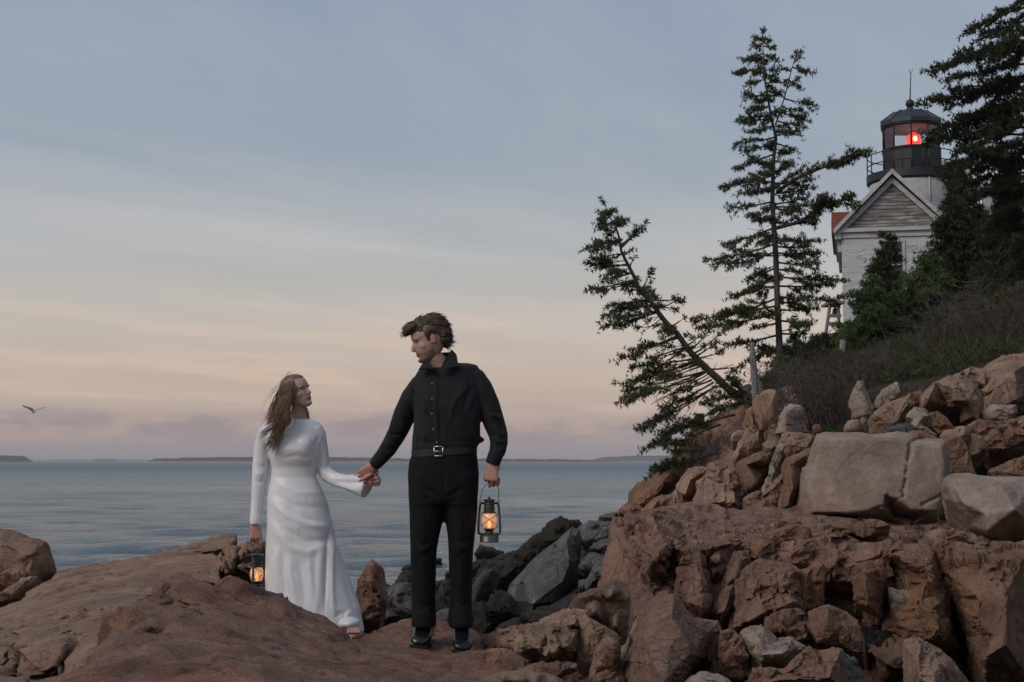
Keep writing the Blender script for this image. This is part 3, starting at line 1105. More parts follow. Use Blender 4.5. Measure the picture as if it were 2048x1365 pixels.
# --- between the couple and the shore
R("boulder", "B", [(25, 830), (35, 620), (45, 560), (90, 450), (150, 394), (190, 405), (215, 425), (238, 470), (242, 620), (255, 720), (215, 800), (200, 850), (90, 850)], 9.9,
  inner=[(150, 560, 9.6), (190, 640, 9.65)], thick=0.35, mat="rock_red", bulge=0.12, block=0.7, label="upright reddish standing stone between the dress and the man's trousers", cat="rock")
R("boulder", "B", [(225, 860), (232, 650), (285, 585), (340, 575), (390, 585), (440, 620), (500, 700), (500, 870)], 11.8, thick=0.6, mat="rock_grey", bulge=0.25, block=0.8, fine=2.2,
  label="grey lichen-crusted rock behind the man's leg", cat="rock")
R("boulder", "B", [(545, 800), (600, 765), (680, 738), (730, 790), (720, 880), (600, 880)], 11.2, thick=0.5, mat="rock_grey", bulge=0.15, block=1.2, label="low grey rock seen between the man's trouser legs", cat="rock")
R("boulder", "B", [(1050, 690), (1075, 575), (1130, 510), (1200, 440), (1300, 360), (1400, 282), (1500, 188), (1570, 208), (1592, 290), (1566, 420), (1535, 620), (1480, 745), (1350, 805), (1200, 842), (1050, 830)], 17.5,
  inner=[(1480, 300, 16.9), (1330, 450, 16.4), (1180, 560, 16.3), (1440, 560, 16.2), (1500, 420, 16.5), (1250, 700, 16.0), (1400, 700, 16.2)], thick=0.9, mat="rock_grey", bulge=0, low=0.6, block=0.6, crack=0.6, strata=(1, 0, 1.1, 3.0),
  crisp=True, label="great leaning grey slab of rock at the top of the shore", cat="boulder")
GG = "grey rocks heaped against the cliff foot"
GREY_LABELS = ["broad grey rock behind the upper corner of the great leaning slab", "grey rock topping the heap under the rust-coloured end of the cliff", "flat-topped grey rock in the middle of the heap by the cliff foot", "grey rock leaning on the upper flank of the great slab", "largest jagged grey rock of the heap, above the smooth tan boulder",
               "grey rock pressed against the fractured ledge", "low dark rock between the great slab and the smooth tan boulder", "small grey rock tucked between the heap and the cliff end"]
for i, (pl, y) in enumerate([([(1570, 205), (1640, 152), (1720, 150), (1800, 162), (1852, 212), (1800, 262), (1650, 302), (1590, 285)], 19.0),
                             ([(1690, 135), (1740, 100), (1850, 88), (1945, 40), (1945, 170), (1850, 195), (1760, 160)], 21.0),
                             ([(1640, 335), (1700, 280), (1790, 262), (1870, 250), (1845, 330), (1730, 372), (1650, 365)], 17.4),
                             ([(1555, 440), (1640, 368), (1700, 362), (1760, 385), (1740, 460), (1640, 510), (1560, 500)], 16.6),
                             ([(1700, 410), (1800, 380), (1890, 400), (1895, 450), (1830, 545), (1700, 585), (1600, 615), (1590, 560), (1640, 500)], 15.6),
                             ([(1830, 300), (1950, 270), (1945, 360), (1900, 420), (1845, 370)], 16.8),
                             ([(1575, 560), (1640, 540), (1700, 600), (1640, 680), (1560, 680)], 15.9),
                             ([(1900, 190), (1960, 150), (1990, 240), (1960, 290), (1890, 270)], 18.4)]):
    R("boulder", "B", pl, y, thick=0.7, mat="rock_grey", bulge=0.3, block=1.6, low=1.2, label=GREY_LABELS[i], cat="rock", group=GG)
R("boulder", "B", [(810, 720), (830, 600), (880, 510), (930, 470), (985, 465), (985, 540), (960, 590), (890, 670), (850, 720)], 15.0, thick=0.5, mat="rock_dark", bulge=0.1, block=0.4, label="smooth blue-grey slab of rock among the seaweed", cat="rock")
WG = "seaweed covered shore rocks"
WEED_LABELS = ["long black seaweed ridge behind the great leaning slab", "dark weedy rock between the black ridge and the grey heap", "weedy rock beside the blue-grey slab, toward the water", "dark weedy rock at the foot of the great leaning slab", "weed-covered rock seen between the man's knees and shins", "weedy rock beside the upright reddish stone, out toward the water",
               "small weedy knob just behind the upright reddish stone", "low weedy rock awash beyond the man's shins", "weedy rock below the lantern in the man's hand", "flat weedy rocks awash in the sea under the man's lantern", "weedy rocks with water between them beside the black ridge", "tiny dark rock breaking the water between the man's trouser legs",
               "small wet rock by the man's inner shin at the water", "low wet rock in the water behind the man's outer knee", "dark weedy slope below the great leaning slab, behind the tan outcrop"]
for i, (pl, y) in enumerate([([(1090, 380), (1180, 300), (1240, 245), (1330, 195), (1430, 150), (1550, 138), (1600, 180), (1540, 260), (1400, 340), (1280, 420), (1180, 470), (1080, 500)], 27.0),
                             ([(1560, 190), (1600, 150), (1700, 145), (1700, 250), (1600, 300)], 24.0),
                             ([(840, 560), (900, 440), (1000, 420), (1120, 410), (1220, 430), (1150, 540), (1060, 660), (960, 640), (900, 600)], 21.0),
                             ([(830, 900), (840, 720), (900, 660), (1000, 640), (1070, 680), (1080, 820), (1150, 880), (1000, 960), (900, 960)], 13.5),
                             ([(580, 760), (600, 600), (660, 560), (720, 580), (840, 560), (840, 760), (700, 800)], 17.0),
                             ([(250, 600), (300, 560), (380, 500), (430, 490), (500, 560), (500, 660), (400, 640)], 22.0),
                             ([(230, 620), (240, 560), (280, 560), (320, 610), (290, 680)], 18.0),
                             ([(560, 570), (620, 530), (680, 530), (720, 560), (700, 610), (600, 620)], 27.0),
                             ([(820, 480), (850, 420), (900, 400), (960, 440), (940, 490), (860, 520)], 33.0),
                             ([(850, 345), (880, 320), (950, 325), (1000, 345), (1060, 350), (1040, 372), (940, 375), (880, 362)], 42.0),
                             ([(960, 400), (1010, 375), (1060, 370), (1130, 345), (1180, 360), (1120, 420), (1040, 440)], 36.0),
                             ([(565, 412), (590, 402), (620, 404), (628, 416), (600, 424)], 44.0),
                             ([(640, 500), (660, 490), (690, 492), (700, 510), (650, 514)], 34.0),
                             ([(355, 465), (385, 448), (430, 450), (440, 470), (380, 478)], 36.0),
                             ([(960, 1000), (1000, 880), (1070, 800), (1200, 830), (1350, 790), (1490, 730), (1540, 620), (1600, 600), (1560, 800), (1300, 900), (1080, 960)], 13.0)]):
    R("boulder", "B", pl, y, thick=1.2, mat="rock_weed", bulge=0.3, block=1.6, low=1.6, fine=2.5, crack=1.5, label=WEED_LABELS[i], cat="rock", group=WG, drop=0.25)
# --- tan boulders right of the man
R("boulder", "B", [(1480, 790), (1500, 700), (1535, 648), (1640, 600), (1720, 575), (1800, 555), (1880, 590), (1908, 660), (1892, 760), (1860, 950), (1830, 1010), (1700, 960), (1590, 850)], 8.5,
  inner=[(1640, 640, 8.3), (1660, 770, 8.0), (1800, 640, 8.1), (1820, 860, 8.0)], thick=0.45, mat="rock_tan", bulge=0.08, low=0.6, block=0.35, crack=0.3, label="smooth rounded tan boulder wedged beside the reddish outcrop", cat="boulder")
led = thing("rock_outcrop", P(1060, 1365, 7.8), "low blocky tan outcrop between the man's rock and the pyramid rock", "outcrop")
R("rock_block", "B", [(945, 965), (1000, 920), (1040, 895), (1150, 870), (1290, 840), (1430, 800), (1500, 780), (1565, 790), (1575, 860), (1570, 1080), (1500, 1150), (1200, 1160), (1060, 1050)], 8.0,
  inner=[(1120, 905, 7.75), (1330, 905, 7.6), (1480, 860, 7.7), (1540, 830, 7.7), (1180, 1000, 7.55), (1340, 1080, 7.5), (1480, 1000, 7.5)], thick=0.5, mat="rock_tan", parent=led, bulge=0, block=1.0,
  grooves=[([(1340, 900), (1330, 1000), (1300, 1060)], 5, 0.05), ([(1100, 930), (1200, 940), (1330, 900)], 5, 0.04), ([(1470, 860), (1440, 960), (1460, 1080)], 5, 0.05)])
R("rock_block", "B", [(1560, 860), (1640, 820), (1740, 880), (1835, 950), (1825, 1020), (1800, 1200), (1640, 1230), (1555, 1100)], 7.85, thick=0.5, mat="rock_tan", parent=led, bulge=0.1)
R("rock_block", "B", [(1685, 1010), (1720, 965), (1765, 938), (1825, 985), (1835, 1060), (1805, 1210), (1640, 1235), (1655, 1110)], 7.5, thick=0.3, mat="rock_tan", parent=led, bulge=0.1)
R("rock_block", "B", [(1180, 1160), (1350, 1120), (1520, 1125), (1640, 1210), (1810, 1180), (1820, 1330), (1300, 1330)], 7.35, thick=0.5, mat="rock_red", parent=led, bulge=0.1, block=1.5)
R("rock_block", "B", [(940, 1060), (1060, 1040), (1200, 1150), (1260, 1230), (1200, 1330), (880, 1330), (900, 1200)], 7.5, thick=0.6, mat="rock_red", parent=led, bulge=0.05, block=1.2)
R("boulder", "B", [(820, 1340), (900, 1240), (960, 1205), (1060, 1175), (1180, 1165), (1320, 1190), (1420, 1220), (1540, 1340), (1200, 1460)], 6.4, thick=0.6, mat="rock_brown", bulge=0.2, low=0.4, block=0.1, crack=0.0, label="smooth rounded brown stone at the foot of the low tan outcrop", cat="boulder")

# --- the fractured ledge on the right
ledge = thing("rock_ledge", P(1640, 1365, 8.5), "massive reddish-brown fractured granite ledge below the pale slab boulders", "ledge")
R("rock_block", "N", [(1235, 1170, 10.0), (1262, 1055, 10.6), (1300, 1030, 11.4), (1500, 1030, 12.3), (1620, 1040, 12.3), (1950, 1050, 11.8), (2150, 1080, 10.2), (2150, 1450, 8.8), (1200, 1450, 8.3), (1225, 1300, 9.0)], 10.2, thick=2.0, mat="rock_red", parent=ledge, bulge=0,
  inner=[(1330, 1130, 9.75), (1400, 1200, 9.45), (1500, 1100, 9.9), (1500, 1180, 9.4), (1480, 1280, 8.9), (1600, 1130, 9.7), (1640, 1220, 9.4), (1800, 1120, 9.75), (1740, 1230, 9.45), (1750, 1320, 9.1), (1900, 1180, 9.35), (2000, 1200, 9.2), (1900, 1300, 9.0)], block=0.9)
R("rock_block", "E", [(240, 205, 10.2), (335, 190, 10.4), (385, 125, 10.8), (520, 95, 11.4), (660, 115, 11.5), (830, 185, 11.4), (960, 190, 11.2), (1000, 305, 9.9), (900, 330, 9.6), (760, 355, 9.4), (600, 385, 9.3), (585, 520, 9.3), (565, 700, 9.2), (440, 700, 8.9), (330, 835, 8.8), (252, 815, 9.1), (145, 615, 9.8), (203, 430, 10.0), (233, 290, 10.1)], 10,
  inner=[(495, 350, 9.15), (440, 215, 9.9), (420, 450, 8.95), (300, 560, 9.3), (380, 250, 10.0), (640, 250, 10.2), (750, 270, 10.2), (530, 430, 9.6), (540, 560, 9.5)], thick=0.8, mat="rock_red", parent=ledge, bulge=0, block=0.9, low=0.8,
  grooves=[([(340, 190), (340, 290), (300, 420), (260, 620)], 5, 0.05), ([(530, 420), (570, 480), (560, 600)], 14, 0.12), ([(430, 540), (480, 560), (460, 640)], 8, 0.08), ([(700, 200), (860, 260), (990, 270)], 6, 0.06), ([(500, 380), (740, 350), (920, 320)], 4, 0.05)])
R("rock_block", "E", [(598, 380), (680, 362), (748, 352), (800, 440), (805, 520), (832, 610), (848, 700), (815, 875), (720, 890), (630, 790), (555, 695), (588, 520)], 9.15,
  inner=[(640, 420, 8.95), (760, 480, 8.85), (640, 640, 8.8), (750, 640, 8.7), (770, 800, 8.6), (690, 760, 8.65)], thick=0.5, mat="rock_red", parent=ledge, bulge=0, block=0.8, strata=(0.1, 0, 1, 2.0), grooves=[([(630, 400), (600, 540), (570, 680)], 4, 0.04), ([(640, 640), (640, 740)], 4, 0.05)])
R("rock_block", "E", [(745, 352), (900, 335), (1000, 330), (1090, 330), (1120, 400), (980, 440), (940, 640), (890, 700), (830, 610), (800, 480)], 9.75, thick=0.5, mat="rock_red", parent=ledge, bulge=0.1, block=1.6, inner=[(880, 430, 9.4), (860, 560, 9.5)])
R("rock_block", "E", [(995, 395), (1050, 375), (1105, 368), (1142, 440), (1095, 500), (1065, 560), (1052, 740), (1005, 830), (965, 965), (890, 935), (815, 860), (848, 770), (925, 660), (955, 520), (975, 440)], 9.1,
  inner=[(1050, 440, 8.85), (1000, 560, 8.75), (980, 700, 8.7), (930, 830, 8.55), (1040, 620, 8.9)], thick=0.6, mat="rock_red", parent=ledge, bulge=0, block=0.8, strata=(0.15, 0, 1, 2.2))
R("rock_block", "E", [(1062, 345), (1130, 318), (1205, 298), (1282, 318), (1312, 400), (1278, 485), (1210, 470), (1130, 438)], 9.3, thick=0.5, mat="rock_orange", parent=ledge, bulge=0.12, block=0.9)
R("rock_block", "E", [(1275, 425), (1345, 420), (1400, 332), (1480, 318), (1572, 318), (1592, 400), (1660, 480), (1660, 510), (1450, 510), (1275, 485)], 9.25, thick=0.6, mat="rock_red", parent=ledge, bulge=0.12, block=1.2, strata=(1, 0, 0.1, 2.0))
R("rock_block", "E", [(1230, 260), (1300, 240), (1370, 210), (1450, 190), (1545, 215), (1575, 320), (1400, 335), (1340, 420), (1290, 400)], 9.8, thick=0.6, mat="rock_orange", parent=ledge, bulge=0.12, block=1.0)
R("rock_block", "E", [(930, 190, 11.4), (1050, 160, 11.6), (1200, 150, 11.8), (1310, 130, 12.0), (1420, 120, 12.0), (1520, 150, 11.8), (1400, 210, 10.8), (1290, 250, 10.4), (1220, 300, 9.9), (1060, 340, 9.7), (990, 310, 9.8)], 11, thick=0.6, mat="rock_red", parent=ledge, bulge=0, block=1.2, inner=[(1100, 240, 10.5), (1000, 230, 10.8), (1200, 220, 10.7)])
R("rock_block", "E", [(1128, 492), (1170, 472), (1222, 462), (1310, 480), (1400, 490), (1462, 540), (1462, 620), (1480, 720), (1505, 835), (1425, 855), (1292, 892), (1272, 965), (1150, 935), (1040, 995), (975, 965), (1010, 830), (1055, 745), (1068, 600), (1095, 530)], 8.75,
  inner=[(1190, 520, 8.55), (1420, 590, 8.4), (1440, 760, 8.3), (1260, 700, 8.35), (1150, 760, 8.3), (1260, 840, 8.15), (1100, 900, 8.15), (1110, 600, 8.55)], thick=0.7, mat="rock_red", parent=ledge, bulge=0, block=0.7, strata=(1, 0, -0.15, 3.0),
  grooves=[([(1180, 560), (1320, 570), (1450, 590)], 4, 0.05), ([(1220, 740), (1340, 720), (1480, 730)], 5, 0.06), ([(1130, 760), (1240, 680), (1420, 660)], 4, 0.05), ([(1270, 780), (1275, 900), (1270, 960)], 5, 0.06)])
R("rock_block", "E", [(1452, 545), (1540, 520), (1665, 498), (1665, 860), (1560, 858), (1488, 825), (1462, 640)], 8.85, thick=0.6, mat="rock_orange", parent=ledge, bulge=0.12, block=1.1, grooves=[([(1580, 520), (1600, 640), (1580, 850)], 5, 0.05)])
R("rock_block", "E", [(1285, 885), (1380, 848), (1440, 845), (1505, 862), (1562, 900), (1665, 860), (1680, 1010), (1580, 1060), (1470, 1065), (1400, 1000), (1280, 965)], 8.1, thick=0.6, mat="rock_red", parent=ledge, bulge=0.15, block=1.3)
R("rock_block", "F", [(-10, 150, 11.8), (110, 125, 12.0), (300, 108, 12.2), (520, 118, 12.2), (700, 170, 12.0), (850, 153, 12.0), (1010, 178, 11.9), (1170, 163, 11.8), (1300, 228, 11.2), (1375, 365, 9.6), (1150, 340, 9.4), (950, 335, 9.3), (800, 352, 9.3), (680, 385, 9.2), (450, 445, 9.1), (340, 505, 9.0), (270, 470, 9.0), (130, 485, 9.1), (80, 330, 9.6), (-20, 240, 10.2)], 11,
  inner=[(260, 225, 9.9), (250, 330, 9.2), (140, 350, 9.3), (330, 400, 9.1), (500, 240, 10.4), (700, 260, 10.3), (950, 260, 10.5), (450, 330, 9.8), (120, 220, 10.2)], thick=1.0, mat="rock_red", parent=ledge, bulge=0, block=0.8, low=0.8,
  grooves=[([(255, 225), (330, 270), (470, 300), (640, 240), (700, 215)], 5, 0.07), ([(470, 300), (400, 370), (335, 490)], 7, 0.10), ([(700, 180), (740, 230), (640, 250)], 5, 0.06), ([(250, 240), (240, 330), (290, 380)], 4, 0.05)])
R("rock_block", "F", [(955, 275), (1010, 235), (1055, 222), (1150, 238), (1250, 245), (1335, 262), (1365, 345), (1150, 338), (960, 328)], 9.5, thick=0.8, mat="rock_brown", parent=ledge, bulge=0.1, block=0.6)
R("rock_block", "F", [(255, 205), (400, 188), (560, 180), (650, 188), (645, 250), (500, 292), (420, 280), (330, 262)], 9.9, thick=0.8, mat="rock_orange", parent=ledge, bulge=0.1, block=0.8)
R("rock_block", "F", [(425, 505), (500, 482), (605, 468), (615, 540), (592, 700), (602, 855), (512, 925), (488, 800), (428, 760)], 8.85, inner=[(490, 545, 8.5), (500, 780, 8.5)], thick=0.5, mat="rock_orange", parent=ledge, bulge=0, block=0.5)
R("rock_block", "F", [(252, 552), (330, 508), (432, 500), (432, 800), (445, 915), (340, 845), (245, 805)], 9.5, thick=0.5, mat="rock_red", parent=ledge, bulge=0.05, block=1.0)
R("rock_block", "F", [(600, 475), (690, 360), (850, 350), (1005, 370), (1062, 530), (1105, 720), (1125, 900), (1172, 1080), (1280, 1420), (505, 1420), (522, 1150), (488, 930), (510, 915), (605, 850)], 9.1,
  inner=[(700, 400, 8.8), (860, 460, 8.6), (960, 520, 8.5), (760, 480, 9.0), (830, 560, 9.05), (720, 600, 9.1), (640, 760, 8.9), (900, 700, 8.5), (1040, 820, 8.4), (900, 900, 8.4), (700, 1000, 8.8), (600, 1000, 9.2), (1060, 1040, 8.3), (950, 1050, 8.3), (560, 1150, 8.4), (700, 1250, 8.1)], thick=0.6, mat="rock_orange", parent=ledge, bulge=0, block=0.8, low=0.8,
  grooves=[([(700, 640), (750, 545), (800, 620), (860, 680)], 6, 0.08), ([(880, 820), (830, 900), (820, 1020), (890, 1050)], 5, 0.06), ([(690, 370), (720, 440), (850, 490)], 5, 0.08), ([(690, 1000), (740, 1060), (780, 1060)], 5, 0.05)])
R("rock_block", "F", [(672, 668), (760, 690), (850, 688), (882, 740), (862, 820), (830, 900), (812, 995), (720, 955), (688, 800)], 8.75, thick=0.4, mat="rock_slab", parent=ledge, bulge=0.08, block=0.3, crack=0.2)
R("rock_block", "F", [(465, 950), (560, 960), (680, 1010), (680, 1140), (600, 1140), (510, 1140)], 8.75, thick=0.4, mat="rock_black", parent=ledge, bulge=0.0, block=0.5)  # flat black block filling the recess
R("rock_block", "F", [(1005, 372), (1140, 372), (1385, 372), (1700, 400), (1760, 1420), (1330, 1420), (1260, 1200), (1240, 1000), (1180, 760), (1110, 560)], 8.9,
  inner=[(1120, 420, 8.8), (1400, 470, 8.5), (1300, 700, 8.45), (1330, 900, 8.3), (1450, 1000, 8.1), (1380, 1200, 8.0), (1560, 700, 8.3), (1560, 1100, 8.0), (1480, 540, 8.45)], thick=0.7, mat="rock_orange", parent=ledge, bulge=0, block=0.6, low=0.9, crack=0.6,
  grooves=[([(1380, 380), (1430, 510), (1500, 560)], 6, 0.06), ([(1140, 410), (1180, 460), (1260, 480)], 4, 0.04), ([(1380, 800), (1420, 900)], 3, 0.03), ([(1500, 1280), (1580, 1365)], 4, 0.05)])
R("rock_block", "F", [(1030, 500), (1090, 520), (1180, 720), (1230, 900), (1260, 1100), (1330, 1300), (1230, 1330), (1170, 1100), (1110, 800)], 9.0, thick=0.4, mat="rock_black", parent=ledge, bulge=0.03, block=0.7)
R("rock_block", "F", [(1485, 355), (1560, 325), (1700, 300), (1700, 480), (1560, 450), (1480, 400)], 9.0, thick=0.6, mat="rock_red", parent=ledge, bulge=0.12, block=1.0)
# loose blocks at the ledge's foot
R("boulder", "E", [(500, 688), (560, 698), (620, 760), (660, 820), (700, 872), (800, 890), (872, 912), (908, 985), (880, 1085), (830, 1200), (800, 1310), (700, 1310), (640, 1440), (60, 1440), (150, 1200), (200, 1080), (250, 960), (300, 835), (380, 765), (440, 705)], 8.0,
  inner=[(555, 745, 7.6), (540, 880, 7.1), (600, 980, 6.95), (660, 1140, 6.85), (400, 1200, 6.55), (330, 1000, 7.1), (440, 880, 7.25), (520, 1100, 6.7), (720, 960, 7.4), (800, 1000, 7.5), (480, 1365, 6.3)], thick=0.6, mat="rock_red", bulge=0, block=0.4, low=0.6, crack=0.4, strata=(0.5, 0, 1, 2.0),
  crisp=True, label="pyramid-shaped reddish boulder leaning on the foot of the fractured ledge", cat="boulder")
R("boulder", "E", [(285, 868), (325, 900), (280, 1010), (232, 1062), (200, 1200), (140, 1400), (60, 1400), (98, 1230), (160, 1110), (215, 1020), (255, 930)], 7.75, thick=0.3, mat="rock_pale", bulge=0.05, block=1.0, label="thin pale grey sliver of rock beside the pyramid-shaped boulder", cat="rock")
R("boulder", "E", [(900, 972), (1000, 962), (1045, 1000), (1082, 1050), (1112, 1160), (1115, 1310), (1060, 1350), (900, 1330), (825, 1290), (858, 1180), (900, 1060)], 7.6, thick=0.4, mat="rock_red", bulge=0.12, block=1.0, crisp=True, label="dark red block beside the shaded flank of the pyramid-shaped boulder", cat="rock")
R("boulder", "E", [(1050, 1005), (1095, 970), (1140, 948), (1222, 942), (1272, 982), (1330, 1060), (1430, 1020), (1535, 1100), (1490, 1160), (1450, 1205), (1360, 1255), (1200, 1255), (1130, 1300), (1110, 1140)], 7.6,
  inner=[(1200, 1060, 7.35), (1220, 1160, 7.25), (1360, 1150, 7.2), (1440, 1100, 7.3)], thick=0.4, mat="rock_slab", bulge=0, block=1.2, low=1.0, crisp=True, label="lumpy greyish rock in the rubble under the striped part of the ledge", cat="rock")
R("boulder", "E", [(1050, 1420), (1110, 1330), (1200, 1242), (1300, 1228), (1380, 1290), (1440, 1230), (1520, 1180), (1650, 1108), (1780, 1100), (1850, 1420)], 7.0, thick=0.5, mat="rock_red", bulge=0.2, block=1.4, crisp=True, label="broad lumpy reddish rock lying below the fractured ledge", cat="rock")
R("boulder", "E", [(590, 1430), (660, 1340), (735, 1288), (800, 1290), (900, 1310), (970, 1340), (1040, 1430)], 6.6, thick=0.4, mat="rock_slab", bulge=0.12, block=0.4, label="small rounded greyish stone at the foot of the pyramid-shaped boulder", cat="rock")
R("boulder", "F", [(785, 1055), (830, 1038), (882, 1034), (960, 1070), (1032, 1110), (1132, 1200), (1245, 1350), (1280, 1430), (780, 1430)], 7.7, inner=[(900, 1060, 7.55), (900, 1250, 7.2), (1050, 1220, 7.3), (960, 1365, 7.0)], thick=0.4, mat="rock_tan", bulge=0, block=0.3, low=0.5, grooves=[([(905, 1060), (935, 1160), (920, 1365)], 5, 0.05), ([(1060, 1150), (990, 1230), (960, 1365)], 5, 0.05)],
  crisp=True, label="split tan slab propped against the orange-stained wall of the ledge", cat="rock")
R("boulder", "F", [(80, 850), (130, 820), (200, 798), (280, 820), (345, 850), (440, 930), (482, 1050), (475, 1160), (380, 1140), (300, 1100), (130, 1065), (70, 960)], 8.0, thick=0.4, mat="rock_red", bulge=0.15, block=1.2, crisp=True, label="rounded reddish rock jammed under the dark recess of the ledge", cat="rock")
R("boulder", "F", [(150, 1140), (230, 1105), (290, 1098), (400, 1180), (470, 1300), (480, 1430), (-10, 1430), (40, 1220)], 7.3, thick=0.4, mat="rock_grey", bulge=0.15, block=1.0, label="low dark grey rock in front of the ledge's black recess", cat="rock")

# --- slab boulders on the ledge
R("boulder", "D", [(245, 690), (262, 650), (330, 634), (450, 638), (560, 640), (640, 655), (720, 645), (800, 628), (870, 640), (900, 690), (1000, 686), (1112, 690), (1132, 730), (1142, 780), (1136, 860), (1146, 930), (1122, 1085), (1150, 1120), (1215, 1212), (1180, 1255), (1060, 1255), (900, 1240), (760, 1215), (600, 1215), (480, 1195), (310, 1205), (190, 1225), (158, 1060), (155, 930), (195, 860), (218, 780)], 11.62,
  inner=[(290, 680, 11.44), (450, 672, 11.42), (620, 685, 11.40), (760, 680, 11.40), (880, 715, 11.40), (1000, 720, 11.40), (1085, 725, 11.40), (1110, 850, 11.38), (1105, 980, 11.36), (1085, 1075, 11.36), (1060, 1165, 11.36), (900, 1158, 11.33), (700, 1148, 11.33), (500, 1180, 11.36), (320, 1190, 11.40), (235, 1180, 11.42), (205, 1000, 11.46), (235, 860, 11.45), (600, 900, 11.36), (850, 900, 11.36), (400, 850, 11.38), (700, 1030, 11.34), (950, 1030, 11.35), (1130, 1190, 11.95), (1090, 1230, 12.0), (900, 1215, 11.9), (760, 1190, 11.8)],
  thick=0.9, mat="rock_slab", bulge=0, low=0.18, block=0.12, crack=0.0, fine=0.5, smooth=1, k=1.5,
  grooves=[([(892, 705), (885, 780), (868, 850), (858, 940), (850, 1000), (835, 1060), (790, 1100), (700, 1140), (620, 1170)], 5, 0.04), ([(1100, 1060), (1040, 1085), (970, 1125)], 4, 0.03)],
  label="huge flat-faced pale granite slab with a crack running down its face", cat="boulder")
R("boulder", "D", [(1112, 1015), (1130, 960), (1160, 935), (1210, 920), (1300, 918), (1400, 935), (1480, 942), (1665, 945), (1800, 960), (1850, 1420), (1560, 1400), (1400, 1335), (1290, 1265), (1210, 1165), (1130, 1085)], 10.6,
  inner=[(1180, 980, 10.3), (1300, 970, 10.2), (1500, 990, 10.1), (1250, 1120, 10.1), (1400, 1180, 9.8), (1600, 1150, 9.7), (1420, 1300, 9.8)], thick=0.9, mat="rock_slab", bulge=0, low=0.3, block=0.15, crack=0.0, fine=0.6, smooth=3, k=1.6,
  label="rounded pale granite boulder leaning beside the cracked slab", cat="boulder")
R("boulder", "D", [(1090, 670), (1160, 665), (1232, 680), (1275, 740), (1295, 800), (1340, 930), (1150, 950), (1130, 860), (1135, 740)], 12.4, thick=0.5, mat="rock_orange", bulge=0.1, block=0.6, crisp=True, label="rust and black stained block between the two pale boulders", cat="rock")
R("boulder", "D", [(1285, 590), (1350, 555), (1420, 550), (1480, 562), (1600, 540), (1720, 515), (1720, 660), (1640, 720), (1540, 762), (1420, 752), (1380, 700), (1330, 645)], 13.2, thick=0.7, mat="rock_red", bulge=0.15, block=0.7, crisp=True, label="red block overhanging a dark hollow above the rounded pale boulder", cat="boulder")
R("boulder", "D", [(1248, 665), (1300, 638), (1372, 650), (1400, 700), (1412, 745), (1312, 795), (1280, 770)], 12.8, thick=0.4, mat="rock_tan", bulge=0.1, block=0.8, label="small grey-pink rock under the red overhanging block", cat="rock")
R("boulder", "D", [(1430, 910), (1520, 860), (1620, 815), (1750, 740), (1750, 990), (1450, 950)], 12.0, thick=0.5, mat="rock_red", bulge=0.1, block=0.7, crisp=True, label="dull red rock behind the rounded pale boulder, below the hollow", cat="rock")
R("boulder", "D", [(1290, 760), (1400, 730), (1560, 740), (1720, 650), (1720, 900), (1300, 930)], 13.9, thick=0.4, mat="rock_black", bulge=0.0, label="rock coloured black as shade at the back of the hollow under the red block", cat="rock")  # shade of the open gap put into a black backing rock
R("boulder", "D", [(955, 490), (962, 400), (1000, 340), (1060, 295), (1135, 258), (1250, 248), (1322, 300), (1372, 390), (1375, 560), (1290, 595), (1240, 560), (1260, 460), (1130, 445), (1050, 470)], 13.9,
  inner=[(1020, 400, 13.4), (1180, 330, 13.3), (1300, 420, 13.3), (1320, 520, 13.4), (1200, 420, 13.2)], thick=0.9, mat="rock_tan", bulge=0, block=0.7, crisp=True, label="pale tan boulder arching over a rusty cavity", cat="boulder")
R("boulder", "D", [(1000, 510), (1060, 485), (1120, 520), (1180, 590), (1260, 590), (1240, 640), (1080, 650), (970, 600)], 13.4, thick=0.8, mat="rock_orange", bulge=0.1, block=0.6, crisp=True, label="orange rock in front of the rusty cavity", cat="rock")
R("boulder", "D", [(1040, 470), (1150, 440), (1270, 450), (1270, 600), (1120, 600)], 14.5, thick=0.4, mat="rock_orange", bulge=0, label="rusty rock forming the back of the arched cavity", cat="rock")
R("boulder", "D", [(550, 640), (590, 570), (625, 520), (700, 442), (760, 420), (830, 395), (900, 365), (965, 335), (968, 430), (950, 500), (880, 580), (900, 650), (720, 660)], 14.1,
  inner=[(720, 480, 13.6), (860, 430, 13.6), (780, 560, 13.4)], thick=0.9, mat="rock_tan", bulge=0, block=0.8, crack=0.6, strata=(1, 0, 0.5, 2.5), crisp=True, label="long tan rock rising behind the cracked slab", cat="boulder")
R("boulder", "D", [(1370, 215), (1420, 160), (1480, 120), (1600, 108), (1760, 95), (1760, 340), (1620, 490), (1560, 560), (1390, 570), (1370, 390), (1310, 290)], 15.4, inner=[(1480, 180, 15.0), (1600, 220, 14.6), (1480, 330, 14.4), (1650, 400, 14.4), (1440, 470, 14.3)], thick=1.2, mat="rock_tan", bulge=0, block=0.9, crisp=True, label="tall pale pink outcrop at the top of the bank", cat="outcrop")
R("boulder", "D", [(1120, 265), (1180, 238), (1240, 210), (1300, 188), (1390, 205), (1400, 330), (1320, 320), (1250, 262)], 14.9, thick=0.9, mat="rock_tan", bulge=0.15, block=0.8, crisp=True, label="pinkish rock shoulder on top of the arched boulder", cat="rock")
R("boulder", "D", [(1375, 500), (1450, 448), (1530, 445), (1605, 452), (1615, 505), (1555, 560), (1390, 570)], 13.7, thick=0.5, mat="rock_slab", bulge=0.1, block=0.5, crisp=True, label="pale grey wedge above the red overhanging block", cat="rock")
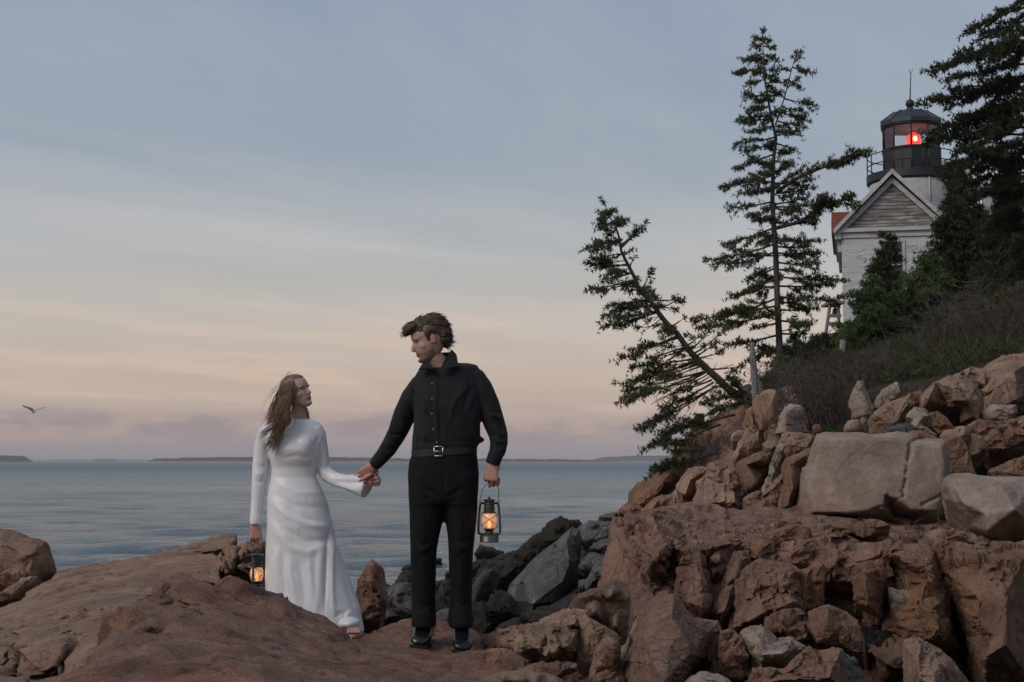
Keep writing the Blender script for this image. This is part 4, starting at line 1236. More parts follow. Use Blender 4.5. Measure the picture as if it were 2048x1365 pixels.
R("boulder", "D", [(858, 525), (885, 490), (925, 468), (1005, 485), (1018, 520), (962, 562), (1002, 592), (1068, 642), (1050, 652), (905, 615), (895, 570)], 12.9, thick=0.3, mat="rock_pale", bulge=0.06, block=0.6, crisp=True, label="white quartz stone lying on top of the cracked slab", cat="rock")
R("boulder", "D", [(478, 410), (500, 330), (525, 278), (572, 280), (592, 372), (640, 440), (640, 520), (560, 545), (495, 545)], 15.0, thick=0.3, mat="rock_pale", bulge=0.06, block=1.2, label="upright white and rust weathered stone in the dry brush", cat="rock")
R("boulder", "D", [(648, 410), (690, 350), (740, 310), (808, 290), (822, 360), (792, 412), (720, 440), (672, 475), (648, 462)], 15.0, thick=0.3, mat="rock_pale", bulge=0.08, block=1.0, crisp=True, label="pointed white stone leaning above the long tan rock", cat="rock")
R("boulder", "D", [(438, 600), (455, 560), (490, 545), (540, 552), (555, 600), (548, 650), (450, 650)], 13.2, thick=0.25, mat="rock_tan", bulge=0.08, label="round pinkish cobble behind the cracked slab", cat="rock")
R("boulder", "D", [(535, 640), (545, 540), (570, 522), (592, 540), (600, 650)], 13.3, thick=0.25, mat="rock_tan", bulge=0.06, label="small upright tan stone next to the pinkish cobble", cat="rock")
R("boulder", "D", [(715, 605), (760, 580), (830, 572), (905, 582), (905, 650), (730, 650)], 12.6, thick=0.3, mat="rock_grey", bulge=0.06, label="flat dark grey stone lying behind the cracked slab", cat="rock")
R("boulder", "D", [(865, 630), (900, 612), (980, 618), (1062, 640), (1110, 690), (900, 700)], 12.4, thick=0.3, mat="rock_red", bulge=0.06, label="low reddish stone beside the white quartz", cat="rock")
R("boulder", "D", [(1090, 660), (1130, 612), (1200, 595), (1275, 590), (1295, 640), (1250, 705), (1100, 690)], 12.7, thick=0.4, mat="rock_tan", bulge=0.08, label="tan stone between the white quartz and the red block", cat="rock")
R("boulder", "D", [(225, 620), (222, 580), (260, 570), (290, 595), (285, 640), (240, 640)], 14.0, thick=0.2, mat="rock_orange", bulge=0.05, label="small orange stone under the dry twigs", cat="rock")

# --- the upper cliff
cliff = thing("rock_cliff", P(1450, 1080, 16), "tan and rust columnar granite cliff below the leaning spruce", "cliff")
R("rock_block", "N", [(1262, 1020, 20.0), (1290, 960, 21.0), (1345, 935, 22.0), (1375, 880, 22.0), (1440, 830, 21.0), (1500, 800, 19.5), (1560, 790, 19.0), (1640, 850, 17.5), (1640, 1060, 15.5), (1400, 1080, 15.5), (1290, 1075, 17.0)], 18, inner=[(1350, 1000, 18.3), (1450, 930, 18.0), (1540, 900, 17.2), (1500, 1020, 16.0)], thick=2.5, mat="rock_red", parent=cliff, bulge=0, block=1.4)
R("rock_block", "C", [(240, 940), (300, 862), (350, 820), (450, 782), (560, 762), (645, 765), (625, 845), (560, 950), (500, 970), (430, 1010), (340, 1060), (300, 1140), (262, 1110), (240, 1010)], 19.6, inner=[(330, 900, 19.1), (480, 840, 18.9), (430, 940, 18.8), (300, 1040, 18.9)], thick=1.2, mat="rock_orange", parent=cliff, bulge=0, block=0.9)
R("rock_block", "C", [(140, 1060), (170, 1030), (240, 1010), (330, 1060), (430, 980), (520, 965), (560, 1000), (550, 1080), (420, 1110), (300, 1150), (200, 1110), (130, 1090)], 18.2, thick=0.8, mat="rock_red", parent=cliff, bulge=0.25, block=1.2)
R("rock_block", "C", [(575, 935), (600, 860), (640, 800), (680, 758), (750, 742), (835, 738), (858, 790), (835, 855), (745, 885), (705, 985), (695, 1110), (635, 1100), (615, 965)], 17.9, inner=[(680, 830, 17.4), (650, 930, 17.4), (770, 780, 17.5)], thick=0.7, mat="rock_tan", parent=cliff, bulge=0, block=0.6)
R("rock_block", "C", [(545, 960), (580, 920), (620, 960), (640, 1100), (560, 1100)], 17.5, thick=0.5, mat="rock_tan", parent=cliff, bulge=0.1, block=0.6)
RIB = (-0.35, 0, 1, 4.5)
R("rock_block", "C", [(700, 1130), (700, 1000), (742, 880), (830, 835), (845, 730), (895, 698), (940, 755), (1000, 750), (1060, 700), (1100, 690), (1120, 900), (1090, 1000), (1105, 1130), (900, 1170), (820, 1170)], 15.9,
  inner=[(800, 900, 15.4), (780, 1050, 15.0), (900, 830, 15.4), (900, 1000, 14.9), (1010, 850, 15.2), (1020, 1020, 14.8)], thick=0.9, mat="rock_tan", parent=cliff, bulge=0, block=1.0, low=0.6, crack=1.4, strata=RIB,
  grooves=[([(860, 800), (800, 950), (770, 1120)], 7, 0.10), ([(960, 780), (900, 930), (860, 1130)], 7, 0.10), ([(1060, 740), (1060, 900), (1000, 1100)], 8, 0.10), ([(1000, 800), (960, 950), (930, 1130)], 6, 0.08), ([(760, 900), (725, 1100)], 6, 0.08)])
R("rock_block", "C", [(1060, 720), (1120, 680), (1200, 640), (1280, 608), (1292, 650), (1262, 750), (1235, 860), (1205, 965), (1110, 990), (1085, 900)], 15.6, inner=[(1110, 720, 15.2), (1230, 680, 15.1), (1180, 850, 15.0), (1110, 900, 15.1)], thick=0.7, mat="rock_orange", parent=cliff, bulge=0, block=0.5)
R("rock_block", "C", [(1085, 1000), (1150, 950), (1215, 930), (1235, 1000), (1210, 1100), (1140, 1140), (1095, 1120)], 15.0, thick=0.5, mat="rock_tan", parent=cliff, bulge=0.12)
R("rock_block", "C", [(1000, 660), (1050, 590), (1105, 500), (1105, 320), (1160, 292), (1195, 450), (1255, 545), (1235, 610), (1100, 690), (1010, 720)], 16.5, thick=0.8, mat="rock_tan", parent=cliff, bulge=0.2, block=0.9, strata=(0, 0, 1, 2.0))
R("rock_block", "C", [(1165, 245), (1200, 210), (1250, 185), (1312, 178), (1335, 400), (1345, 455), (1262, 540), (1200, 455)], 16.4, thick=0.8, mat="rock_tan", parent=cliff, bulge=0.15, block=0.7, strata=(0, 0, 1, 2.0))
R("rock_block", "C", [(1330, 480), (1370, 380), (1408, 300), (1440, 288), (1525, 298), (1565, 475), (1420, 490), (1385, 565), (1295, 605), (1250, 550)], 16.0, inner=[(1410, 320, 15.7), (1400, 470, 15.6)], thick=0.7, mat="rock_slab", parent=cliff, bulge=0, block=0.6)
R("rock_block", "C", [(1390, 500), (1440, 482), (1505, 478), (1605, 508), (1625, 600), (1560, 650), (1470, 650), (1400, 700), (1375, 570)], 15.4, thick=0.7, mat="rock_tan", parent=cliff, bulge=0.15, block=0.6)
R("rock_block", "C", [(1395, 715), (1440, 670), (1560, 622), (1605, 640), (1590, 730), (1570, 800), (1535, 920), (1515, 1090), (1480, 1110), (1345, 1050), (1380, 930), (1400, 860)], 14.5, inner=[(1440, 720, 14.1), (1550, 660, 14.2), (1460, 900, 13.9), (1430, 1020, 13.9)], thick=0.8, mat="rock_orange", parent=cliff, bulge=0, block=0.5)
R("rock_block", "C", [(1212, 985), (1240, 880), (1262, 820), (1300, 680), (1340, 600), (1375, 555), (1395, 580), (1330, 760), (1305, 860), (1245, 975)], 15.0, thick=0.4, mat="rock_pale", parent=cliff, bulge=0.05, block=0.4)
R("rock_block", "C", [(1195, 1070), (1230, 960), (1310, 855), (1400, 770), (1405, 890), (1360, 1050), (1300, 1070)], 14.8, thick=0.7, mat="rock_tan", parent=cliff, bulge=0.15, block=0.5, strata=(-0.5, 0, 1, 2.5))
R("rock_block", "C", [(1480, 1110), (1520, 950), (1540, 770), (1600, 740), (1640, 900), (1640, 1140)], 14.0, thick=0.7, mat="rock_tan", parent=cliff, bulge=0.1, block=0.5)
R("rock_block", "C", [(590, 700), (635, 545), (680, 490), (760, 470), (830, 500), (830, 640), (760, 720), (640, 770)], 20.3, thick=1.0, mat="rock_red", parent=cliff, bulge=0.2, block=0.8)
R("rock_block", "C", [(690, 420), (720, 360), (755, 335), (785, 345), (780, 400), (740, 450), (700, 470)], 20.6, thick=0.6, mat="rock_grey", parent=cliff, bulge=0.1)
R("boulder", "C", [(988, 515), (1008, 475), (1045, 458), (1092, 455), (1102, 500), (1065, 560), (1000, 552)], 17.4, thick=0.4, mat="rock_slab", bulge=0.12, block=0.3, label="smooth pale stone lodged on the cliff beside the dead brush", cat="rock")
R("boulder", "C", [(1050, 130), (1080, 115), (1130, 100), (1160, 120), (1160, 250), (1060, 250)], 20.5, thick=0.5, mat="rock_grey", bulge=0.12, block=0.5, label="dark grey rock beneath the leaning spruce's root", cat="rock")
build_rocks()
# ------------------------------------------------------------------ people
def cloth_mat(name, col, rough, spec=0.3, sheen=0.0, weave=900, bump=0.05, wr=0.25):
    t = NT(name)
    f = t.noise(7, 5, 0.6)
    dark = tuple(c * 0.86 for c in col) + (1,)
    lite = tuple(min(1, c * 1.10) for c in col) + (1,)
    t.p(col=t.mix(f, dark, lite), rough=rough, spec=spec, sheen=sheen)
    h = t.math("ADD", t.math("MULTIPLY", t.noise(9, 6, 0.6, 0.8, t.mapping((1.6, 1.6, 0.7))), wr), t.math("MULTIPLY", t.noise(weave, 2), bump))
    t.bump(h, 0.6, 0.03)
    return t.m


M["satin"] = cloth_mat("white_satin", (0.70, 0.685, 0.695), 0.33, 0.5, 0.0, 700, 0.03, 0.0)
M["shirt"] = cloth_mat("black_shirt_cloth", (0.0105, 0.0108, 0.0125), 0.78, 0.25, 0.05, 600, 0.03, 0.55)
M["trousers"] = cloth_mat("black_trouser_cloth", (0.0055, 0.0057, 0.0066), 0.8, 0.2, 0.0, 600, 0.03, 0.45)
M["leather"] = plain("black_leather", c4(0.008, 0.008, 0.009), 0.24, 0, 0.2, 12, 0.08)
M["belt"] = plain("belt_leather", c4(0.007, 0.007, 0.007), 0.45)
M["buckle"] = plain("buckle_metal", c4(0.55, 0.54, 0.52), 0.3, 1.0)
M["button"] = plain("grey_button", c4(0.16, 0.16, 0.165), 0.35)
M["sandal"] = plain("tan_sandal", c4(0.42, 0.27, 0.18), 0.5)


def skin_material():
    t = NT("skin")
    at = t.n.new("ShaderNodeAttribute")
    at.attribute_name = "tint"
    f = t.noise(40, 4)
    t.p(col=t.mix(0.35, at.outputs["Color"], t.mix(1.0, at.outputs["Color"], t.ramp(f, [(0.3, 0.75), (0.7, 1.2)]), "MULTIPLY")), rough=0.48, spec=0.4, sss=0.06)
    t.b.inputs["Subsurface Radius"].default_value = (0.6, 0.25, 0.15)
    t.b.inputs["Subsurface Scale"].default_value = 0.012
    t.bump(t.noise(120, 3), 0.12, 0.004)
    return t.m


M["skin"] = skin_material()


def hair_mat(name, a, b):
    t = NT(name)
    f = t.noise(30, 6, 0.6, 0.3, t.mapping((3, 3, 0.6)))
    t.p(col=t.mix(t.ramp(f, [(0.3, 0.0), (0.7, 1.0)]), c4(*a), c4(*b)), rough=0.5, spec=0.35)
    return t.m


M["hair_m"] = hair_mat("dark_brown_hair", (0.030, 0.020, 0.014), (0.105, 0.068, 0.045))
M["hair_w"] = hair_mat("light_brown_hair", (0.085, 0.050, 0.028), (0.25, 0.155, 0.090))


def limb(mb, pts, n=20, power=2.1, depth=1.0):
    """pts: (point, radius in the picture plane, radius in depth)"""
    rings = []
    c = [Vector(p[0]) for p in pts]
    for i, p in enumerate(pts):
        d = (c[min(i + 1, len(c) - 1)] - c[max(i - 1, 0)]).normalized()
        a = d.cross(Vector((0, 1, 0)))
        a = a.normalized() if a.length > 0.05 else Vector((1, 0, 0))
        b = a.cross(d).normalized()
        rings.append((c[i], a * p[1], b * p[2]))
    mb.loft(rings, n, power)


def capsule(mb, pts, rad, n=8):
    """round-ended tapering chain"""
    rings = []
    c = [Vector(p) for p in pts]
    d0 = (c[0] - c[1]).normalized()
    d1 = (c[-1] - c[-2]).normalized()
    cs = [c[0] + d0 * rad[0] * 0.9, c[0] + d0 * rad[0] * 0.5] + c + [c[-1] + d1 * rad[-1] * 0.55, c[-1] + d1 * rad[-1] * 0.92]
    rs = [rad[0] * 0.35, rad[0] * 0.85] + list(rad) + [rad[-1] * 0.82, rad[-1] * 0.35]
    mb.tube(cs, rs, n)


def make_hand(mb, wrist, fwd, palm, L=0.19, curl=(80, 85, 50), thumb_dir=None, thumb_curl=25, spread=2.0, side_sign=1, wr=0.027):
    """a hand: palm loft from the wrist, four fingers bent toward the palm side, thumb from the side of the palm"""
    f = Vector(fwd).normalized()
    pn = Vector(palm)
    pn = (pn - f * pn.dot(f)).normalized()
    sdv = f.cross(pn).normalized() * side_sign       # toward the thumb
    k = L / 0.19
    w = Vector(wrist)
    mb.loft([(w - f * 0.05 * k, sdv * wr, pn * wr * 0.8), (w, sdv * wr, pn * wr * 0.75), (w + f * 0.025 * k, sdv * 0.034 * k, pn * 0.019 * k), (w + f * 0.06 * k, sdv * 0.043 * k, pn * 0.016 * k),
             (w + f * 0.088 * k, sdv * 0.044 * k, pn * 0.0135 * k), (w + f * 0.098 * k, sdv * 0.040 * k, pn * 0.009 * k)], 16, 2.4)
    seg = ((0.044, 0.026, 0.021), (0.048, 0.030, 0.022), (0.044, 0.028, 0.021), (0.034, 0.021, 0.019))
    offs = (0.0335, 0.0112, -0.0112, -0.0325)
    back = (0.004, 0.0, 0.004, 0.012)
    for i in range(4):
        base = w + f * (0.094 - back[i]) * k + sdv * offs[i] * k
        ang = 0.0
        pts = [base - f * 0.012 * k, base]
        d_yaw = math.radians(spread * (1.5 - i))
        for s_, c_ in zip(seg[i], curl):
            ang += math.radians(c_ + (i - 1.5) * 3)
            d = f * math.cos(ang) + pn * math.sin(ang) + sdv * math.sin(d_yaw) * max(math.cos(ang), 0)
            pts.append(pts[-1] + d.normalized() * s_ * k)
        r0 = (0.0098, 0.0102, 0.0096, 0.0086)[i] * k
        capsule(mb, pts, [r0, r0, r0 * 0.95, r0 * 0.9, r0 * 0.78])
    tb = w + f * 0.028 * k + sdv * 0.028 * k + pn * 0.004 * k
    td = Vector(thumb_dir) if thumb_dir is not None else (f * 0.75 + sdv * 0.55 + pn * 0.3)
    td.normalize()
    bend = (f * 0.5 - sdv * 0.45 + pn * 0.8).normalized()
    p1 = tb + td * 0.040 * k
    p2 = p1 + (td * math.cos(math.radians(thumb_curl)) + bend * math.sin(math.radians(thumb_curl))) * 0.033 * k
    p3 = p2 + (td * math.cos(math.radians(thumb_curl * 2)) + bend * math.sin(math.radians(thumb_curl * 2))) * 0.026 * k
    capsule(mb, [tb - td * 0.012 * k, tb, p1, p2, p3], [0.015 * k, 0.0155 * k, 0.0120 * k, 0.0112 * k, 0.0090 * k])
    return w + f * 0.115 * k + pn * 0.022 * k       # where a held wire lies


def head_parts(male=True):
    """head in its own frame: x forward, y left, z up, origin between the ears"""
    mb = MB()
    if male:
        prof = [(0.128, -0.045, 0.012, 0.022), (0.120, -0.074, 0.042, 0.046), (0.105, -0.094, 0.064, 0.060), (0.080, -0.108, 0.086, 0.072), (0.052, -0.113, 0.0975, 0.077), (0.032, -0.111, 0.1005, 0.077),
                (0.016, -0.106, 0.0945, 0.075), (0.000, -0.099, 0.0940, 0.0735), (-0.020, -0.088, 0.0950, 0.071), (-0.040, -0.075, 0.0975, 0.067), (-0.058, -0.060, 0.0990, 0.0625), (-0.074, -0.044, 0.0940, 0.056),
                (-0.090, -0.024, 0.0975, 0.0465), (-0.104, 0.006, 0.0930, 0.034), (-0.113, 0.036, 0.078, 0.018)]
    else:
        prof = [(0.122, -0.045, 0.012, 0.022), (0.114, -0.072, 0.042, 0.044), (0.100, -0.090, 0.062, 0.057), (0.076, -0.102, 0.083, 0.068), (0.050, -0.106, 0.0930, 0.0725), (0.030, -0.104, 0.0945, 0.0725),
                (0.014, -0.098, 0.0890, 0.0710), (0.000, -0.090, 0.0890, 0.0695), (-0.020, -0.078, 0.0900, 0.066), (-0.038, -0.066, 0.0905, 0.0605), (-0.054, -0.052, 0.0920, 0.0545), (-0.070, -0.036, 0.0870, 0.0475),
                (-0.086, -0.014, 0.0890, 0.0370), (-0.098, 0.014, 0.0850, 0.0260), (-0.106, 0.040, 0.072, 0.014)]
    rings = []
    for z, bk, fr, hw in prof:
        rings.append((Vector(((bk + fr) / 2, 0, z)), Vector(((fr - bk) / 2, 0, 0)), Vector((0, hw, 0)), 2.15 if z > -0.03 else 2.0))
    mb.loft(rings, 32)
    # nose
    if male:
        nz = [(0.086, 0.026, 0.011, 0.009), (0.096, 0.008, 0.0125, 0.011), (0.107, -0.012, 0.0145, 0.013), (0.1145, -0.027, 0.0165, 0.013), (0.108, -0.038, 0.0165, 0.009), (0.094, -0.042, 0.013, 0.006)]
    else:
        nz = [(0.084, 0.020, 0.009, 0.007), (0.091, 0.003, 0.010, 0.009), (0.100, -0.014, 0.012, 0.011), (0.106, -0.025, 0.0135, 0.0105), (0.100, -0.033, 0.0135, 0.007), (0.088, -0.037, 0.010, 0.005)]
    mb.loft([(Vector((x - dx * 0.4, 0, z)), Vector((dx, 0, dx * 0.35)), Vector((0, w_, 0))) for x, z, w_, dx in nz], 14)
    # brow ridge, cheekbones, lips, chin
    for s_ in (-1, 1):
        mb.ball((0.079 if male else 0.073, s_ * 0.030, 0.024), (0.018, 0.024, 0.0085), 12, 8)
        mb.ball((0.048 if male else 0.043, s_ * 0.038, -0.020), (0.030, 0.028, 0.030), 14, 10)
        mb.ball((-0.004, s_ * (0.076 if male else 0.071), -0.002), (0.017, 0.008, 0.031), 12, 8)
        mb.ball((0.006, s_ * (0.074 if male else 0.069), -0.012), (0.010, 0.006, 0.016), 10, 6)
    fx = 0.0985 if male else 0.0915
    mb.ball((fx - 0.004, 0, -0.054 if male else -0.050), (0.0090, 0.023, 0.0052), 14, 6)
    mb.ball((fx - 0.0045, 0, -0.0645 if male else -0.060), (0.0095, 0.020, 0.0060), 14, 6)
    mb.ball((fx - 0.008, 0, -0.092 if male else -0.086), (0.013, 0.020, 0.013), 12, 8)
    return mb


def head_finish(me, male, skin):
    """sockets, mouth line and the tints of the face, in the head's own frame"""
    co, no = get_co(me)
    x, y, z = co[:, 0], co[:, 1], co[:, 2]
    d = np.zeros(len(co))
    ez = 0.008
    for s_ in (-1, 1):
        e = ((y - s_ * 0.032) / 0.019) ** 2 + ((z - ez) / 0.0115) ** 2
        d -= 0.0075 * np.exp(-e) * (x > 0.04)
        lid = ((y - s_ * 0.032) / 0.014) ** 2 + ((z - ez) / 0.0070) ** 2
        d += 0.0055 * np.exp(-lid * 1.2) * (x > 0.04)
    mz = -0.0595 if male else -0.0553
    d -= 0.004 * np.exp(-((z - mz) / 0.0022) ** 2) * (np.abs(y) < 0.026) * (x > 0.06)
    d -= 0.003 * np.exp(-((z + 0.078) / 0.006) ** 2) * (np.abs(y) < 0.02) * (x > 0.06)
    set_co(me, co + no * d[:, None])
    col = np.tile(np.array(skin), (len(co), 1))

    def tint(w, c):
        w = np.clip(w, 0, 1)[:, None]
        col[:] = col * (1 - w) + np.array(c) * w
    rosy = (skin[0] * 1.05, skin[1] * 0.80, skin[2] * 0.78)
    for s_ in (-1, 1):
        tint(0.28 * np.exp(-(((y - s_ * 0.045) / 0.022) ** 2 + ((z + 0.022) / 0.018) ** 2)) * (x > 0.02), rosy)
        tint(0.7 * np.exp(-(((x + 0.0) / 0.022) ** 2 + ((z) / 0.035) ** 2)) * (np.abs(y) > 0.066), rosy)
        # brow, lash line, iris
        by = 0.0255 if male else 0.024
        tint(0.9 * np.exp(-(((y - s_ * 0.032) / 0.018) ** 4 + ((z - by - 0.004 * np.cos((np.abs(y) - 0.034) * 60)) / 0.0036) ** 2)) * (x > 0.04), (0.05, 0.032, 0.022))
        tint(0.85 * np.exp(-(((y - s_ * 0.033) / 0.014) ** 4 + ((z - ez - 0.0035) / 0.0026) ** 2)) * (x > 0.04), (0.025, 0.016, 0.013))
        tint(0.55 * np.exp(-(((y - s_ * 0.033) / 0.010) ** 4 + ((z - ez + 0.0005) / 0.0028) ** 2)) * (x > 0.04), (0.5, 0.46, 0.44))
        tint(0.95 * np.exp(-(((y - s_ * 0.033) / 0.0048) ** 4 + ((z - ez + 0.0003) / 0.0040) ** 4)) * (x > 0.04), (0.035, 0.028, 0.024))
    tint(0.35 * np.exp(-((y / 0.014) ** 2 + ((z + 0.03) / 0.015) ** 2)) * (x > 0.08), rosy)
    lip = (0.25, 0.10, 0.09) if male else (0.30, 0.085, 0.085)
    tint(0.85 * (np.abs(y) < 0.024 * np.sqrt(np.clip(1 - ((z - mz) / 0.013) ** 2, 0, 1))) * (x > 0.055) * (np.abs(z - mz) < 0.0105), lip)
    if male:
        n = vnoise(co * 160, 5) * 0.5 + 0.5
        st = np.clip((-0.030 - z + 0.25 * np.clip(0.05 - x, 0, 1)) / 0.03, 0, 1) * (x > 0.005) * np.clip(1.6 - np.abs(y) * 4, 0, 1)
        tint(0.62 * st * (0.6 + 0.4 * n), (0.075, 0.048, 0.036))
        goat = np.exp(-((y / 0.030) ** 4)) * np.clip((-0.080 - z) / 0.010, 0, 1) * (x > 0.03)
        tint(0.85 * goat * (0.7 + 0.3 * n), (0.070, 0.043, 0.030))
        mou = np.exp(-(((z + 0.047) / 0.005) ** 2)) * (np.abs(y) < 0.03) * (x > 0.07)
        tint(0.45 * mou, (0.085, 0.055, 0.04))
    return col


def frame_matrix(org, fwd, up=(0, 0, 1), scale=1.0):
    f = Vector(fwd).normalized()
    u = Vector(up)
    u = (u - f * u.dot(f)).normalized()
    l = u.cross(f)
    return Matrix(((f.x * scale, l.x * scale, u.x * scale, org[0]), (f.y * scale, l.y * scale, u.y * scale, org[1]), (f.z * scale, l.z * scale, u.z * scale, org[2]), (0, 0, 0, 1)))


def hair_clumps(mb, specs, rng):
    """specs: (points, base radius); ribbons that taper to a tip"""
    for pts, r in specs:
        n = len(pts)
        rad = [r * (0.55 + 0.45 * math.sin(math.pi * min(i / (n - 1) * 1.3 + 0.2, 1))) * (1 if i < n - 1 else 0.12) for i in range(n)]
        mb.tube(pts, rad, 4)


def join_meshes(name, parts, mat, parent, origin):
    """parts: (mesh, Nx3 tints or None); one mesh with a tint attribute"""
    vs_, fs_, cols = [], [], []
    for me, col in parts:
        co, no = get_co(me)
        n0 = len(vs_)
        vs_ += co.tolist()
        fs_ += [tuple(n0 + i for i in p.vertices) for p in me.polygons]
        cols.append(col)
    o = mesh_obj(name, vs_, fs_, mat, parent, True, origin)
    at = o.data.color_attributes.new("tint", "FLOAT_COLOR", "POINT")
    c = np.ones((len(vs_), 4))
    c[:, :3] = np.vstack(cols)
    at.data.foreach_set("color", c.ravel())
    return o


def fold(me, lines, facing=True):
    """lines: (polyline in photo pixels, half-width px, height m) pressed into or raised from the front of a garment"""
    co, no = get_co(me)
    px = project(co)
    ff = np.clip(-no[:, 1] * 1.6, 0, 1)
    d = np.zeros(len(co))
    for line, w, h in lines:
        best = np.full(len(px), 1e9)
        tt = np.zeros(len(px))
        L = len(line) - 1
        for i, (a, b) in enumerate(zip(line[:-1], line[1:])):
            a, b = np.array(a, float), np.array(b, float)
            t = np.clip(((px - a) @ (b - a)) / ((b - a) @ (b - a)), 0, 1)
            dd = np.linalg.norm(px - (a + t[:, None] * (b - a)), axis=1)
            m = dd < best
            best = np.where(m, dd, best)
            tt = np.where(m, (i + t) / L, tt)
        taper = np.clip(np.sin(np.pi * np.clip(tt, 0.02, 0.98)) * 1.5, 0, 1)
        d += h * np.exp(-(best / w) ** 2) * taper
    set_co(me, co + no * (d * ff)[:, None])


def wrinkle(me, amp, freq, stretch=(1, 1, 1), seed=0):
    co, no = get_co(me)
    q = co * np.array(stretch) * freq
    set_co(me, co + no * (amp * fbm(q, 3, seed, 0.5, True))[:, None])


SKIN_M = (0.43, 0.265, 0.205)
SKIN_W = (0.44, 0.275, 0.215)


# ---------------------------------------------------------------- the man
def build_man():
    YM = 7.95
    S = YM / F                                   # metres per photo pixel at the man
    Q = lambda x, y, dy=0.0: P(x, y, YM + dy)
    man = thing("person", (P(884, 1290, YM).x, YM, 2.185), "man in black shirt and black trousers holding a lit lantern and the woman's hand", "person")

    def L(mb, pts, n=20, power=2.1):
        limb(mb, [(Q(x, y, dy), rx * S, ry * S) for x, y, dy, rx, ry in pts], n, power)

    def T(mb, pts, n=32, power=2.3):
        mb.loft([(Q(x, y, dy), Vector((rx * S, 0, tilt * rx * S)), Vector((0, ry * S, 0))) for x, y, dy, rx, ry, tilt in pts], n, power)
    # --- garments
    sh = MB()
    T(sh, [(893, 727, 0.060, 26, 10, 0.05), (893, 733, 0.040, 48, 20, 0.10), (895, 738, 0.028, 60, 30, 0.10), (895, 750, 0.025, 66, 35, 0.08), (895, 766, 0.02, 68, 40, 0.06), (895, 785, 0.01, 68, 43, 0.04), (895, 815, 0, 67, 45, 0.02),
           (894, 845, 0.0, 66, 44, 0.01), (893, 870, 0.0, 67, 44, 0.02), (892, 886, 0.0, 67, 44, 0.06), (890, 896, 0.0, 66, 43, 0.07), (889, 902, 0.0, 62, 40, 0.07)])
    sh.ball(Q(956, 880, 0.02), (0.035, 0.06, 0.018), 14, 8)
    L(sh, [(938, 747, 0.02, 14, 20), (949, 754, 0.02, 20, 25), (962, 778, 0.015, 23, 26), (977, 812, 0.01, 22.5, 25), (988, 845, 0.0, 21, 23), (997, 872, -0.01, 18.5, 20), (998, 888, -0.02, 17.5, 19), (995, 903, -0.03, 16.5, 17), (990, 914, -0.035, 15, 15.5), (986, 926, -0.035, 15, 15.5), (985, 929, -0.035, 14.5, 15)])
    L(sh, [(852, 760, 0.03, 14, 20), (842, 767, 0.035, 20, 25), (826, 795, 0.06, 23, 26), (810, 828, 0.10, 22.5, 25), (798, 858, 0.14, 20.5, 22), (787, 880, 0.19, 18.5, 20), (776, 898, 0.23, 17, 18), (764, 913, 0.28, 15, 15.5), (753, 926, 0.32, 13.5, 14), (750, 930, 0.33, 13.2, 13.5)])
    tr = MB()
    T(tr, [(889, 893, 0.0, 62, 40, 0.06), (888, 905, 0.0, 64, 41, 0.05), (887, 925, 0.0, 68, 43, 0.02), (887, 950, 0.0, 70, 45, 0), (887, 975, 0.0, 69.5, 46, 0), (887, 995, 0.0, 67, 44, 0), (887, 1008, 0.0, 58, 38, 0)])
    L(tr, [(853, 950, 0.0, 33, 42), (852.5, 985, 0.0, 35, 43), (853, 1015, 0.0, 34, 40), (852, 1045, -0.005, 32, 37), (849, 1075, -0.01, 28, 33), (847, 1100, -0.01, 25.5, 31), (847, 1140, 0.005, 24.5, 30), (847, 1185, 0.01, 23.5, 29), (847.5, 1220, 0.01, 23.5, 29), (848, 1236, -0.005, 24, 33), (847, 1250, -0.015, 23.5, 33), (847, 1253, -0.015, 23.5, 33)])
    L(tr, [(921, 950, 0.0, 33, 42), (921.5, 985, 0.0, 34.5, 43), (921, 1015, 0.0, 33, 40), (922, 1045, -0.005, 30.5, 37), (922.5, 1075, -0.01, 26.5, 33), (922, 1100, -0.01, 24.5, 31), (922, 1140, 0.005, 23, 30), (921.5, 1185, 0.01, 22, 29), (921, 1218, 0.01, 22.5, 29), (922, 1235, -0.005, 24.5, 33), (923, 1251, -0.015, 24, 33), (923, 1254, -0.015, 24, 33)])
    # --- body: head, neck, torso, limbs, hands
    hd = head_parts(True)
    nk = MB()
    L(nk, [(861, 712, 0.0, 17, 19), (868, 716, 0.01, 18, 20), (875, 724, 0.02, 19.5, 21), (882, 736, 0.03, 22, 23), (889, 752, 0.03, 34, 24), (892, 790, 0.02, 50, 30), (891, 860, 0.0, 46, 30), (888, 940, 0.0, 48, 30), (888, 985, 0.0, 40, 26)])
    L(nk, [(955, 757, 0.02, 14, 15), (977, 812, 0.01, 12, 13), (996, 872, -0.01, 10, 11), (990, 905, -0.03, 8, 9), (985, 925, -0.035, 8, 8)])
    L(nk, [(840, 766, 0.03, 14, 15), (810, 828, 0.10, 12, 13), (787, 880, 0.19, 10, 11), (760, 917, 0.29, 8, 9), (751, 929, 0.33, 7.5, 8)])
    L(nk, [(853, 960, 0.0, 24, 26), (850, 1060, 0.0, 18, 20), (848, 1150, 0.02, 14, 16), (848, 1240, 0.02, 10, 12)])
    L(nk, [(921, 960, 0.0, 24, 26), (922, 1060, 0.0, 18, 20), (922, 1150, 0.02, 14, 16), (922, 1240, 0.02, 10, 12)])
    h1 = MB()
    hold1 = make_hand(h1, Q(984.5, 927, -0.035), (-0.10, -0.10, -1), (0.25, 1, 0.0), 0.19, (58, 88, 60), thumb_dir=(-0.35, 0.12, -0.9), thumb_curl=14, side_sign=1)
    h2 = MB()
    make_hand(h2, Q(749, 931, 0.335), (-0.72, 0.25, -0.66), (0.10, 1, 0.35), 0.19, (34, 62, 40), thumb_dir=(-0.75, -0.22, -0.55), thumb_curl=10, side_sign=1, wr=0.026)
